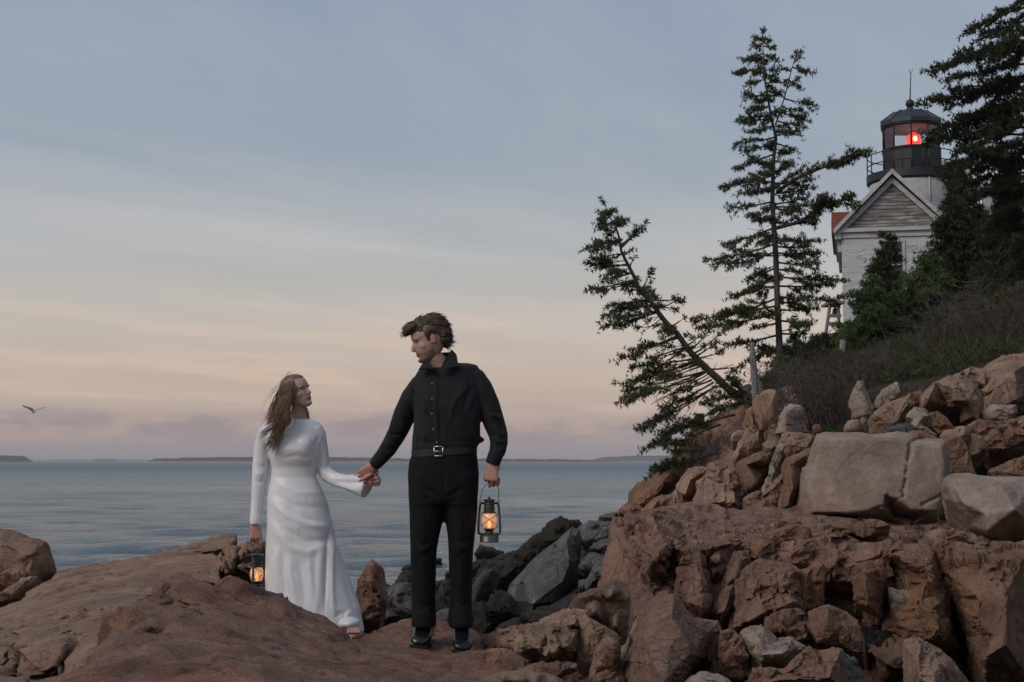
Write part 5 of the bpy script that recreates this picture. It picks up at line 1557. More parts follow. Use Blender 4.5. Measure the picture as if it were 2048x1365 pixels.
    r_sh, r_tr, r_hd, r_nk, r_h1, r_h2 = remesh_batch([(sh.v, sh.f, 0.0085, 3), (tr.v, tr.f, 0.0085, 3), (hd.v, hd.f, 0.0030, 2), (nk.v, nk.f, 0.011, 3), (h1.v, h1.f, 0.0026, 1), (h2.v, h2.f, 0.0026, 1)])
    wrinkle(r_sh, 0.0022, 9, (1, 1, 0.55), 3)
    fold(r_sh, [([(950, 770), (935, 790), (925, 830)], 5, -0.0084), ([(930, 775), (905, 810), (900, 850)], 5, 0.0084), ([(962, 800), (945, 840), (950, 870)], 5, 0.0084), ([(905, 830), (930, 860), (960, 882)], 5, 0.0098), ([(890, 850), (920, 880), (945, 890)], 4, -0.0098),
                ([(838, 775), (850, 800), (848, 840)], 5, 0.0084), ([(835, 840), (850, 870), (845, 892)], 4, 0.0084), ([(830, 880), (850, 884), (872, 892)], 4, -0.0084), ([(985, 838), (1000, 850), (1008, 868)], 4, -0.0112), ([(975, 830), (990, 832), (1004, 838)], 3, 0.0084),
                ([(982, 868), (996, 876), (1012, 878)], 3.5, -0.0126), ([(984, 886), (998, 892), (1010, 890)], 3.5, -0.0112), ([(775, 868), (795, 872), (815, 868)], 3.5, -0.0126), ([(770, 880), (785, 888), (803, 890)], 3.5, 0.0112), ([(762, 893), (775, 902), (792, 903)], 3.0, -0.0126), ([(800, 840), (812, 860), (826, 850)], 4, 0.0098),
                ([(873, 748), (871, 800), (873, 850), (876, 890)], 3.5, 0.0056), ([(866, 750), (864, 820), (868, 890)], 1.6, -0.0056), ([(880, 750), (878, 820), (882, 890)], 1.6, -0.0056), ([(925, 740), (940, 760), (942, 790)], 2.5, -0.0056), ([(824, 772), (830, 800), (828, 850)], 3, -0.0084)])
    wrinkle(r_tr, 0.0022, 7, (1.2, 1.2, 0.8), 8)
    fold(r_tr, [([(887, 925), (888, 960), (888, 1000)], 3, -0.006), ([(885, 1000), (865, 985), (840, 975)], 4, -0.007), ([(890, 1000), (910, 985), (935, 972)], 4, -0.007), ([(885, 1010), (862, 1005), (835, 1008)], 4, 0.006), ([(890, 1012), (915, 1006), (940, 1010)], 4, 0.006),
                ([(826, 1070), (845, 1090), (868, 1084)], 4, -0.005), ([(832, 1104), (850, 1100), (868, 1086)], 3, 0.005), ([(828, 1120), (850, 1112), (866, 1096)], 3, -0.004), ([(902, 1068), (922, 1086), (944, 1078)], 4, -0.005), ([(908, 1100), (928, 1096), (944, 1084)], 3, 0.005), ([(905, 1118), (925, 1110), (940, 1096)], 3, -0.004), ([(830, 1000), (838, 1040), (836, 1080)], 4, 0.005), ([(940, 1000), (936, 1040), (938, 1076)], 4, 0.005), ([(868, 1020), (862, 1060), (866, 1110)], 4, -0.005), ([(904, 1020), (908, 1060), (906, 1100)], 4, -0.005),
                ([(828, 1200), (846, 1214), (866, 1210)], 3, -0.005), ([(830, 1228), (850, 1226), (866, 1214)], 3, 0.006), ([(904, 1196), (922, 1212), (940, 1206)], 3, -0.005), ([(906, 1226), (924, 1222), (942, 1210)], 3, 0.006), ([(848, 1020), (846, 1100), (848, 1210)], 3, 0.005), ([(922, 1020), (921, 1100), (922, 1200)], 3, 0.005),
                ([(835, 925), (830, 945), (822, 955)], 2.5, -0.006), ([(940, 920), (946, 940), (953, 950)], 2.5, -0.006)])
    co_sh, no_sh = get_co(r_sh)
    finish_part("shirt", r_sh, M["shirt"], man)
    finish_part("trousers", r_tr, M["trousers"], man)
    hc = head_finish(r_hd, True, SKIN_M)
    HM = frame_matrix(Q(861, 680, -0.005), (-0.94, -0.20, -0.33), (-0.3, -0.05, 1), 1.02)
    co, no = get_co(r_hd)
    set_co(r_hd, np.array([tuple(HM @ Vector(c)) for c in co]))
    flat = lambda me, c: np.tile(np.array(c), (len(me.vertices), 1))
    rosy = (SKIN_M[0] * 1.0, SKIN_M[1] * 0.86, SKIN_M[2] * 0.85)
    join_meshes("body", [(r_hd, hc), (r_nk, flat(r_nk, SKIN_M)), (r_h1, flat(r_h1, rosy)), (r_h2, flat(r_h2, rosy))], M["skin"], man, tuple(man.location))
    # --- hair: a swept volume with strand relief, and fine loose clumps round its edge
    rng = random.Random(5)
    hb = MB()
    rings = [(Vector((-0.062, 0, -0.050)), Vector((0.030, 0, 0)), Vector((0, 0.056, 0))), (Vector((-0.062, 0, -0.026)), Vector((0.040, 0, 0)), Vector((0, 0.0735, 0))), (Vector((-0.070, 0, 0.0)), Vector((0.052, 0, 0)), Vector((0, 0.079, 0))), (Vector((-0.060, 0, 0.022)), Vector((0.070, 0, 0)), Vector((0, 0.082, 0))), (Vector((-0.040, 0, 0.040)), Vector((0.088, 0, 0)), Vector((0, 0.083, 0))),
             (Vector((-0.014, 0, 0.062)), Vector((0.112, 0, 0)), Vector((0, 0.081, 0))), (Vector((-0.006, 0, 0.088)), Vector((0.112, 0, 0)), Vector((0, 0.077, 0))), (Vector((-0.006, 0, 0.112)), Vector((0.100, 0, 0)), Vector((0, 0.068, 0))),
             (Vector((-0.008, 0, 0.134)), Vector((0.076, 0, 0)), Vector((0, 0.052, 0))), (Vector((-0.010, 0, 0.148)), Vector((0.044, 0, 0)), Vector((0, 0.030, 0)))]
    hb.loft(rings, 28)
    hb.ball((0.082, 0, 0.106), (0.046, 0.060, 0.028), 16, 10)
    hb.ball((0.106, -0.005, 0.096), (0.030, 0.050, 0.017), 16, 10)
    hb.ball((0.124, -0.008, 0.086), (0.020, 0.038, 0.011), 14, 8)
    hb.ball((-0.088, 0, 0.040), (0.042, 0.066, 0.058), 16, 10)
    hb.ball((-0.088, 0, -0.012), (0.030, 0.056, 0.044), 16, 10)
    hb.ball((-0.078, 0, -0.048), (0.018, 0.042, 0.022), 14, 8)
    for s_ in (-1, 1):
        hb.ball((0.024, s_ * 0.0735, 0.030), (0.012, 0.0040, 0.034), 12, 8)
    hb.v = [(v[0] * 0.935 - 0.004, v[1] * 0.98, v[2] * (0.90 if v[2] > 0 else 1.0)) for v in hb.v]
    hm = remesh_batch([(hb.v, hb.f, 0.0034, 2)])[0]
    co, no = get_co(hm)
    flow = co.copy()
    flow[:, 2] += 0.45 * np.abs(co[:, 0] - 0.02)
    d = 0.0050 * fbm(flow * np.array([16.0, 80.0, 80.0]), 3, 3, 0.6, True) + 0.005 * fbm(co * 26, 2, 8)
    co = co + no * d[:, None]
    hb = MB()
    hb.add([Vector(c) for c in co], [tuple(p.vertices) for p in hm.polygons])
    specs = []
    for i in range(700):
        q = rng.randrange(len(co))
        p, n = Vector(co[q]), Vector(no[q])
        if p.z < 0.0 and p.x > -0.05:
            continue
        edge = p.x < -0.06 or p.x > 0.09
        if not edge and rng.random() < 0.45:
            continue
        fl = Vector((0.9, rng.uniform(-0.2, 0.2), -0.05)) if p.x > 0.06 else Vector((-0.75, rng.uniform(-0.25, 0.25), -0.55)) if p.z < 0.09 else Vector((-0.9, rng.uniform(-0.2, 0.2), 0.0))
        fl = fl - n * fl.dot(n)
        dd = (fl + n * rng.uniform(0.02, 0.26)).normalized()
        ln = rng.uniform(0.022, 0.050)
        pts = [p - n * 0.003]
        for j in range(4):
            pts.append(pts[-1] + dd * ln / 4)
            dd = (dd + Vector((rng.gauss(0, 0.12), rng.gauss(0, 0.12), rng.gauss(-0.05, 0.12)))).normalized()
        specs.append((pts, rng.uniform(0.0010, 0.0021)))
    hair_clumps(hb, specs, rng)
    hb.v = [tuple(HM @ Vector(v)) for v in hb.v]
    hb.build("hair", M["hair_m"], man, True, tuple(man.location))
    # --- collar, buttons, belt, shoes
    cb = MB()

    def leaf(pts, t=0.006):
        f = [Q(*p) for p in pts]
        b = [v + Vector((0, t, 0)) for v in f]
        n = len(f)
        cb.add(f + b, [tuple(range(n))] + [tuple(range(2 * n - 1, n - 1, -1))] + [(i, i + n, (i + 1) % n + n, (i + 1) % n) for i in range(n)])
    leaf([(903, 699, 0.02), (912, 709, -0.02), (916, 731, -0.085), (898, 736, -0.115), (878, 742, -0.122), (884, 730, -0.10), (894, 714, -0.06)])
    leaf([(903, 699, 0.03), (913, 709, 0.0), (917, 731, -0.04), (912, 738, 0.03), (905, 718, 0.06)])
    leaf([(858, 722, -0.06), (868, 738, -0.118), (851, 737, -0.118), (836, 741, -0.085), (845, 727, -0.05)])
    # collar band standing round the back of the neck
    band = []
    for i in range(15):
        a = math.radians(-62 + i * 290 / 14)
        band.append(Vector((Q(884, 0).x + 0.066 * math.sin(a + math.pi) * 1.0, YM + 0.022 - 0.066 * math.cos(a + math.pi) * 1.0, 0)))
    band = [p for p in band if p.y > YM + 0.0]
    n = len(band)
    zlo, zhi = Q(0, 738).z, Q(0, 710).z
    vs_ = [(p.x, p.y, zlo - 0.03 * (p.y < YM)) for p in band] + [(p.x * 1.0 - 0.000, p.y, zhi - 0.055 * max(0.0, (YM + 0.03 - p.y) / 0.07) * 0.9 + 0.02 * (p.y > YM + 0.05)) for p in band]
    cb.add(vs_, [(i, i + 1, i + 1 + n, i + n) for i in range(n - 1)])
    cb.build("collar", M["shirt"], man, False, tuple(man.location))
    for (bx, by) in ((864.5, 767.5), (864.0, 797.5), (864, 828), (867, 859), (873.5, 885)):
        px = project(co_sh)
        cand = np.where((np.hypot(px[:, 0] - bx, px[:, 1] - by) < 4) & (no_sh[:, 1] < 0))[0]
        yb = co_sh[cand, 1].min() if len(cand) else YM - 0.12
        c = P(bx, by, yb - 0.002)
        b = MB()
        b.loft([(c + Vector((0, 0.003, 0)), Vector((0.0055, 0, 0)), Vector((0, 0, 0.0055))), (c + Vector((0, -0.001, 0)), Vector((0.0055, 0, 0)), Vector((0, 0, 0.0055))), (c + Vector((0, -0.0022, 0)), Vector((0.0035, 0, 0)), Vector((0, 0, 0.0035)))], 10)
        b.build("button", M["button"], man, False, tuple(man.location))
    bl = MB()
    n = 40
    for r_, dz in ((0, 0),):
        vs_, fs_ = [], []
        for i in range(n):
            a = 2 * math.pi * i / n
            cs, sn = math.cos(a), math.sin(a)
            x = math.copysign(abs(cs) ** (2 / 2.3), cs)
            y = math.copysign(abs(sn) ** (2 / 2.3), sn)
            for k_, e in ((0.0, 0.0), (0.0, 1.0), (0.025, 1.0), (0.025, 0.0)):
                c = Q(888.5, 911 - 14 * e)
                vs_.append((c.x + x * 64.0 * S * (1 + k_), YM + y * 42.5 * S * (1 + k_), c.z + x * 0.06 * 64 * S))
        for i in range(n):
            j = (i + 1) % n
            for k_ in range(4):
                fs_.append((i * 4 + k_, i * 4 + (k_ + 1) % 4, j * 4 + (k_ + 1) % 4, j * 4 + k_))
        bl.add(vs_, fs_)
    belt = bl.build("belt", M["belt"], man, False, tuple(man.location))
    bk = MB()
    c = P(877, 903, YM - 45 * S)
    w_, h_, t_ = 0.0235, 0.0255, 0.0040
    pts = [c + Vector((sx * w_, 0, sz * h_)) for sx, sz in ((-1, -1), (1, -1), (1, 1), (-1, 1))]
    for i in range(4):
        bk.tube([pts[i], pts[(i + 1) % 4]], t_, 8)
    bk.tube([c + Vector((-w_, -0.002, 0)), c + Vector((0.012, -0.003, 0))], 0.003, 6)
    o = bk.build("buckle", M["buckle"], None, True, tuple(man.location))
    o.parent = belt
    o.location = (0, 0, 0)
    for (tx, ty, hx, yt, zz, ang) in ((838, 1288, 846, 7.80, 2.195, -6), (926, 1297, 923, 7.76, 2.172, 4)):
        s = MB()
        x0 = P(tx, ty, yt).x
        A = math.radians(ang)
        fw = Vector((math.sin(A), -math.cos(A), 0))
        rt = Vector((math.cos(A), math.sin(A), 0))
        toe = Vector((x0, yt, zz))
        # rings from heel to toe: distance behind the toe, half width, height
        prof = [(0.300, 0.028, 0.07), (0.285, 0.038, 0.115), (0.25, 0.042, 0.135), (0.21, 0.042, 0.135), (0.175, 0.043, 0.122), (0.14, 0.047, 0.096), (0.10, 0.052, 0.073), (0.06, 0.053, 0.058), (0.030, 0.049, 0.047), (0.010, 0.039, 0.034), (0.0, 0.022, 0.020)]
        s.loft([(toe - fw * d + Vector((0, 0, 0.012 + h / 2)), rt * w2 * 1.06, Vector((0, 0, h / 2)), 2.6) for d, w2, h in prof], 20)
        up = finish_part("shoe", remesh_batch([(s.v, s.f, 0.0045, 2)])[0], M["leather"], man)
        so = MB()
        out = [(0.305, 0.020), (0.295, 0.034), (0.25, 0.040), (0.18, 0.042), (0.12, 0.053), (0.075, 0.058), (0.035, 0.055), (0.008, 0.042), (-0.006, 0.018)]
        ring = [toe - fw * d + rt * w2 * 1.06 for d, w2 in out] + [toe - fw * d - rt * w2 * 1.06 for d, w2 in reversed(out)]
        n = len(ring)
        so.add([v + Vector((0, 0, -0.004)) for v in ring] + [v + Vector((0, 0, 0.012)) for v in ring], [tuple(range(n)), tuple(range(2 * n - 1, n - 1, -1))] + [(i, (i + 1) % n, (i + 1) % n + n, i + n) for i in range(n)])
        o = so.build("sole", M["belt"], None, False)
        o.parent = up
        o.location = -wpos(up)
        lc = MB()
        for k_ in range(4):
            d = 0.165 + k_ * 0.020
            zc = 0.118 + k_ * 0.007
            a_, b_ = toe - fw * d + rt * 0.020 + Vector((0, 0, zc - 0.004)), toe - fw * d - rt * 0.020 + Vector((0, 0, zc - 0.004))
            lc.tube([a_, (a_ + b_) / 2 + Vector((0, 0, 0.009)), b_], 0.0022, 6)
        o = lc.build("laces", M["belt"], None, True)
        o.parent = up
        o.location = -wpos(up)
    return hold1


def finish_part(name, me, mat, parent):
    """a world-space mesh becomes a part of parent"""
    co, no = get_co(me)
    org = Vector(((co[:, 0].min() + co[:, 0].max()) / 2, (co[:, 1].min() + co[:, 1].max()) / 2, co[:, 2].min()))
    set_co(me, co - np.array(org))
    me.name = name
    return finish(name, me, mat, parent, True, org)


# ---------------------------------------------------------------- the woman
def build_woman():
    YW = 8.7
    S = YW / F
    Q = lambda x, y, dy=0.0: P(x, y, YW + dy)
    wo = thing("person", (P(640, 1262, YW).x, YW, P(640, 1262, YW).z), "woman in a long white satin dress with loose brown hair, looking up at the man", "person")

    def L(mb, pts, n=20, power=2.1):
        limb(mb, [(Q(x, y, dy), rx * S, ry * S) for x, y, dy, rx, ry in pts], n, power)

    def T(mb, pts, n=36, power=2.15):
        mb.loft([(Q(x, y, dy), Vector((rx * S, 0, tilt * rx * S)), Vector((0, ry * S, 0))) for x, y, dy, rx, ry, tilt in pts], n, power)
    dr = MB()
    T(dr, [(597, 839, 0.02, 25, 19, 0), (594, 845, 0.02, 44, 24, 0), (588, 852, 0.02, 57, 27, 0.0), (586, 866, 0.01, 58, 30, 0), (587, 885, 0.0, 54, 35, 0), (588, 900, -0.005, 51, 38, 0), (589, 915, 0.0, 49, 36, 0), (588, 935, 0.01, 44, 30, 0), (587, 955, 0.01, 44.5, 30, 0), (590, 975, 0.01, 52, 36, 0),
           (594, 1000, 0.01, 59, 42, 0), (597, 1025, 0.01, 62, 45, 0), (600, 1050, 0.0, 65, 46, 0), (602, 1080, 0.0, 69, 46, 0), (607, 1110, -0.005, 75, 48, 0), (613, 1145, -0.01, 81, 50, 0), (619, 1180, -0.015, 87, 54, 0), (626, 1215, -0.02, 93, 58, 0), (630, 1238, -0.03, 94, 60, -0.08), (637, 1254, -0.03, 91, 58, -0.10)])
    dr.ball(Q(568, 890, -0.068), (0.058, 0.045, 0.062), 16, 10)
    dr.ball(Q(608, 890, -0.068), (0.058, 0.045, 0.062), 16, 10)
    dr.ball(Q(700, 1246, -0.14), (0.060, 0.10, 0.030), 16, 8)
    # her right arm (hanging), her left arm (reaching, flared cuff)
    L(dr, [(543, 856, 0.02, 17, 22), (533, 866, 0.02, 18, 22), (526, 890, 0.02, 16.5, 19), (523, 915, 0.02, 16, 18), (520, 945, 0.01, 15.5, 17), (517, 975, 0.0, 13.5, 15), (514, 1005, -0.01, 12, 13.5), (512.5, 1030, -0.02, 11.5, 13), (512, 1048, -0.025, 11.8, 13.5), (512, 1050, -0.025, 11.5, 13)])
    L(dr, [(630, 858, 0.02, 16, 22), (636, 870, 0.02, 16, 20), (641, 895, 0.03, 14, 17), (645, 918, 0.04, 13, 16), (647, 936, 0.04, 13.5, 16), (655, 950, 0.02, 14.5, 15), (671, 959, -0.02, 14, 14), (690, 964, -0.06, 14.5, 14), (708, 967, -0.10, 18, 15), (722, 970, -0.13, 22, 16), (734, 974, -0.15, 23, 15), (736, 975, -0.155, 21, 13)])
    hd = head_parts(False)
    nk = MB()
    L(nk, [(598, 803, 0.01, 13.5, 15), (598, 815, 0.015, 14, 15.5), (597, 828, 0.02, 15.5, 16), (596, 840, 0.02, 24, 17), (590, 852, 0.02, 44, 19), (588, 900, 0.0, 38, 24), (590, 1000, 0.0, 40, 26), (605, 1100, 0.0, 36, 24), (630, 1200, 0.0, 30, 20)])
    L(nk, [(533, 866, 0.02, 10, 11), (521, 940, 0.01, 9, 10), (513, 1030, -0.02, 6.5, 7), (512, 1050, -0.025, 6.5, 7)])
    L(nk, [(636, 868, 0.02, 9, 11), (645, 922, 0.04, 7.5, 8), (650, 944, 0.03, 7, 8), (668, 957, -0.02, 6.5, 7), (690, 962, -0.06, 6.5, 7), (722, 955, -0.14, 6.5, 7)])
    L(nk, [(670, 1190, 0.0, 14, 16), (682, 1225, 0.0, 9, 11), (690, 1244, -0.03, 8, 9)])
    # foot with toes
    ft = MB()
    ax, ay = Q(700, 1252, -0.10), Q(708, 1264, -0.26)
    ft.loft([(ax + Vector((-0.02, 0.03, -0.005)), Vector((0.020, 0, 0)), Vector((0, 0, 0.016))), (ax * 0.5 + ay * 0.5 + Vector((0, 0, 0.012)), Vector((0.034, 0.006, 0)), Vector((0, 0, 0.016))), (ay + Vector((0, 0.02, 0.004)), Vector((0.042, 0.008, 0)), Vector((0, 0, 0.014))), (ay + Vector((0, 0.005, 0.0)), Vector((0.040, 0.008, 0)), Vector((0, 0, 0.010)))], 16)
    for k_, off in enumerate((-0.031, -0.013, 0.002, 0.016, 0.029)):
        b0 = ay + Vector((off, 0.012 + 0.010 * k_ / 4, 0.003))
        rr = (0.0115, 0.009, 0.0085, 0.008, 0.0075)[k_]
        capsule(ft, [b0, b0 + Vector((0.002, -0.022, -0.001)), b0 + Vector((0.004, -0.034, -0.005))], [rr, rr, rr * 0.85])
    h1 = MB()
    hold = make_hand(h1, Q(512, 1050, -0.025), (0.04, -0.06, -1), (-0.15, 1, 0), 0.165, (60, 88, 60), thumb_dir=(0.25, 0.10, -0.9), thumb_curl=14, side_sign=-1, wr=0.022)
    h2 = MB()
    make_hand(h2, Q(722, 955, -0.14), (0.80, -0.45, -0.22), (0.30, 0.75, 0.35), 0.165, (38, 70, 45), thumb_dir=(0.72, -0.30, 0.45), thumb_curl=18, side_sign=-1, wr=0.021)
    r_dr, r_hd, r_nk, r_h1, r_h2, r_ft = remesh_batch([(dr.v, dr.f, 0.0085, 3), (hd.v, hd.f, 0.0030, 2), (nk.v, nk.f, 0.011, 3), (h1.v, h1.f, 0.0026, 1), (h2.v, h2.f, 0.0026, 1), (ft.v, ft.f, 0.003, 1)])
    wrinkle(r_dr, 0.0018, 6, (1, 1, 0.5), 13)
    fold(r_dr, [([(538, 1000), (572, 1030), (618, 1050), (660, 1056)], 7, 0.008), ([(538, 1024), (570, 1060), (610, 1084), (646, 1084), (664, 1064)], 8, -0.008), ([(546, 1052), (580, 1094), (616, 1106), (652, 1084)], 9, 0.009), ([(545, 958), (590, 986), (650, 986)], 7, 0.005), ([(545, 985), (590, 1012), (652, 1018)], 6, -0.005),
                ([(556, 1000), (600, 1036), (655, 1046)], 4, -0.004), ([(575, 1080), (610, 1096), (640, 1092)], 3.5, -0.004),
                ([(660, 1050), (653, 1100), (651, 1160), (649, 1236)], 3.0, -0.0115), ([(668, 1060), (664, 1120), (664, 1180), (668, 1244)], 5, 0.0101), ([(674, 1070), (686, 1130), (702, 1190), (716, 1248)], 6, -0.0072), ([(645, 1075), (640, 1130), (636, 1200), (630, 1240)], 7, 0.0086), ([(664, 1064), (690, 1140), (708, 1200), (722, 1246)], 5, 0.0058),
                ([(580, 1100), (582, 1150), (592, 1205), (600, 1230)], 5, 0.0072), ([(596, 1110), (604, 1160), (612, 1220)], 6, -0.0072), ([(553, 1090), (552, 1140), (556, 1190)], 6, 0.0072), ([(566, 1095), (566, 1150), (574, 1200)], 5, -0.0072), ([(618, 1110), (622, 1160), (628, 1225)], 6, 0.0072),
                ([(548, 906), (570, 916), (592, 912), (615, 916), (634, 904)], 4, -0.0050), ([(542, 902), (552, 890), (560, 880)], 3, -0.0036), ([(635, 900), (628, 890), (622, 878)], 3, -0.0043), ([(540, 870), (545, 890), (541, 910)], 3, -0.0072), ([(636, 872), (632, 890), (637, 908)], 3, -0.0072),
                ([(512, 928), (522, 936), (534, 930)], 4, -0.0058), ([(511, 945), (521, 951), (533, 945)], 4, 0.0058), ([(510, 960), (520, 966), (531, 960)], 3.5, -0.0058), ([(648, 905), (650, 925), (645, 940)], 4, 0.0058), ([(636, 930), (650, 938), (660, 930)], 3, -0.0058), ([(640, 944), (656, 948), (668, 944)], 3, 0.0050),
                ([(660, 972), (690, 976), (730, 984)], 4, 0.0058), ([(665, 962), (695, 966), (728, 966)], 4, -0.0086), ([(680, 950), (700, 956), (722, 956)], 3.5, 0.0058), ([(690, 1235), (700, 1225), (712, 1236)], 4, 0.0086), ([(668, 1236), (682, 1226), (694, 1230)], 4, -0.0086)])
    finish_part("dress", r_dr, M["satin"], wo)
    hc = head_finish(r_hd, False, SKIN_W)
    HM = frame_matrix(Q(593.5, 787, 0.0), (0.83, -0.48, 0.25), (-0.2, -0.05, 1), 0.93)
    co, no = get_co(r_hd)
    set_co(r_hd, np.array([tuple(HM @ Vector(c)) for c in co]))
    flat = lambda me, c: np.tile(np.array(c), (len(me.vertices), 1))
    rosy = (SKIN_W[0], SKIN_W[1] * 0.84, SKIN_W[2] * 0.84)
    join_meshes("body", [(r_hd, hc), (r_nk, flat(r_nk, SKIN_W)), (r_h1, flat(r_h1, rosy)), (r_h2, flat(r_h2, rosy)), (r_ft, flat(r_ft, rosy))], M["skin"], wo, tuple(wo.location))
    # sandal
    sd_ = MB()
    ring = [Vector((math.cos(a) * 0.047, math.sin(a) * 0.115, 0)) for a in np.linspace(0, 2 * math.pi, 20, endpoint=False)]
    c = ay + Vector((-0.002, 0.075, -0.012))
    n = len(ring)
    sd_.add([c + v + Vector((0, 0, -0.016)) for v in ring] + [c + v for v in ring], [tuple(range(n - 1, -1, -1)), tuple(range(n, 2 * n))] + [(i, (i + 1) % n, (i + 1) % n + n, i + n) for i in range(n)])
    a_ = [ay + Vector((0.045 * math.cos(t), 0.022, 0.022 * math.sin(t) - 0.008)) for t in np.linspace(0.0, math.pi, 9)]
    sd_.tube(a_, 0.0045, 6)
    sd_.build("sandal", M["sandal"], wo, False, tuple(wo.location))
    # --- hair
    rng = random.Random(11)
    hb = MB()
    rings = [(Vector((-0.052, 0, -0.060)), Vector((0.040, 0, 0)), Vector((0, 0.066, 0))), (Vector((-0.050, 0, -0.025)), Vector((0.056, 0, 0)), Vector((0, 0.077, 0))), (Vector((-0.040, 0, 0.012)), Vector((0.072, 0, 0)), Vector((0, 0.080, 0))),
             (Vector((-0.032, 0, 0.045)), Vector((0.082, 0, 0)), Vector((0, 0.079, 0))), (Vector((-0.016, 0, 0.076)), Vector((0.093, 0, 0)), Vector((0, 0.073, 0))), (Vector((-0.010, 0, 0.100)), Vector((0.083, 0, 0)), Vector((0, 0.062, 0))),
             (Vector((-0.012, 0, 0.120)), Vector((0.054, 0, 0)), Vector((0, 0.042, 0))), (Vector((-0.014, 0, 0.129)), Vector((0.022, 0, 0)), Vector((0, 0.018, 0)))]
    hb.loft(rings, 24)
    hb.v = [tuple(HM @ Vector(v)) for v in hb.v]
    specs = []
    # locks from the parting over the near side of the head, down past the shoulder in front
    ends = [(545, 905), (538, 902), (528, 900), (551, 890), (556, 870), (561, 850), (549, 880), (523, 868), (517, 872), (533, 895), (558, 880), (540, 860), (546, 845), (553, 838)]
    for i in range(640):
        th = rng.uniform(-2.9, 0.35)
        ph = rng.uniform(0.15, 1.4)
        root = HM @ Vector((-0.012 + 0.092 * math.cos(th) * math.cos(ph), 0.079 * math.sin(th) * math.cos(ph), 0.036 + 0.090 * math.sin(ph)))
        cheek = HM @ Vector((rng.uniform(-0.075, 0.030), -0.084 - rng.uniform(0, 0.012), rng.uniform(-0.035, 0.01)))
        e = rng.choice(ends)
        front = rng.random() < 0.75
        endp = Q(e[0] + rng.gauss(0, 4), e[1] + rng.gauss(0, 6), (-0.125 if front else 0.10) + rng.gauss(0, 0.015))
        mid = Q(567 + rng.gauss(0, 8), 838 + rng.gauss(0, 5), (-0.135 if front else 0.08) + rng.gauss(0, 0.012))
        p = [root, root.lerp(cheek, 0.5) + (root.lerp(cheek, 0.5) - HM @ Vector((-0.01, 0, 0.02))).normalized() * 0.012, cheek, cheek.lerp(mid, 0.5) + Vector((-0.006 + rng.gauss(0, 0.005), -0.012, 0)), mid, mid.lerp(endp, 0.5) + Vector((rng.gauss(0.004, 0.008), -0.008, rng.gauss(0, 0.006))), endp]
        stop = rng.choice((7, 7, 7, 6, 6, 5))
        specs.append((smooth_path(p[:stop], 3), rng.uniform(0.0010, 0.0022)))
    for sg in (-1, 1):                            # from the parting down past the temple, framing the face
        for i in range(190 if sg < 0 else 70):
            u = rng.random() * 0.66
            root = HM @ Vector((-0.03 + 0.105 * u, sg * rng.uniform(0.0, 0.006), 0.128 - 0.050 * u ** 2.5))
            k1 = HM @ Vector((0.006 + 0.064 * u + rng.gauss(0, 0.003), sg * (0.062 + rng.gauss(0, 0.003)), 0.072 - 0.012 * u + rng.gauss(0, 0.003)))
            k2 = HM @ Vector((-0.010 + 0.050 * u + rng.gauss(0, 0.004), sg * 0.082, 0.020 + rng.gauss(0, 0.006)))
            k3 = HM @ Vector((-0.035 + 0.045 * u + rng.gauss(0, 0.004), sg * 0.088, -0.055 + rng.gauss(0, 0.008)))
            pts = [root, k1, k2, k3]
            if sg < 0:
                md = Q(566 + rng.gauss(0, 7), 842 + rng.gauss(0, 5), -0.135 + rng.gauss(0, 0.012))
                pts += [k3.lerp(md, 0.5) + Vector((-0.004, -0.010, 0)), md]
                if rng.random() < 0.6:
                    e = rng.choice(ends)
                    ep = Q(e[0] + rng.gauss(0, 4), e[1] + rng.gauss(0, 5), -0.125 + rng.gauss(0, 0.012))
                    pts += [md.lerp(ep, 0.5) + Vector((0.004, -0.008, 0)), ep]
            specs.append((smooth_path(pts, 3), rng.uniform(0.0010, 0.0020)))
    for i in range(60):                           # behind the neck on the far side
        root = HM @ Vector((rng.uniform(-0.09, -0.02), rng.uniform(0.0, 0.07), rng.uniform(-0.06, 0.02)))
        e = Q(rng.uniform(606, 622), rng.uniform(826, 842), rng.uniform(0.02, 0.07))
        specs.append((smooth_path([root, root.lerp(e, 0.5) + Vector((0.004, 0, 0.006)), e], 3), 0.0035))
    for i in range(70):                           # back fall
        root = HM @ Vector((rng.uniform(-0.105, -0.06), rng.uniform(-0.07, 0.05), rng.uniform(-0.05, 0.08)))
        e = Q(rng.uniform(528, 566), rng.uniform(835, 872), rng.uniform(0.06, 0.13))
        m_ = root.lerp(e, 0.5) + Vector((-0.012, 0.01, 0.012))
        specs.append((smooth_path([root, m_, e], 4), 0.0042))
    for i in range(34):                           # loose windblown strands
        root = HM @ Vector((rng.uniform(-0.10, 0.0), rng.uniform(-0.08, 0.0), rng.uniform(-0.02, 0.10)))
        if i < 12:
            e = HM @ Vector((rng.uniform(-0.12, 0.06), rng.uniform(-0.06, 0.06), rng.uniform(0.125, 0.150)))
            m_ = root.lerp(e, 0.6) + Vector((0, 0, 0.02))
        else:
            e = Q(rng.uniform(512, 545), rng.uniform(800, 895), rng.uniform(-0.10, 0.10))
            m_ = root.lerp(e, 0.5) + Vector((rng.uniform(-0.03, 0.03), 0, rng.uniform(-0.02, 0.04)))
        specs.append((smooth_path([root, m_, e], 5), 0.0011))
    hair_clumps(hb, specs, rng)
    hb.build("hair", M["hair_w"], wo, True, tuple(wo.location))
    return hold


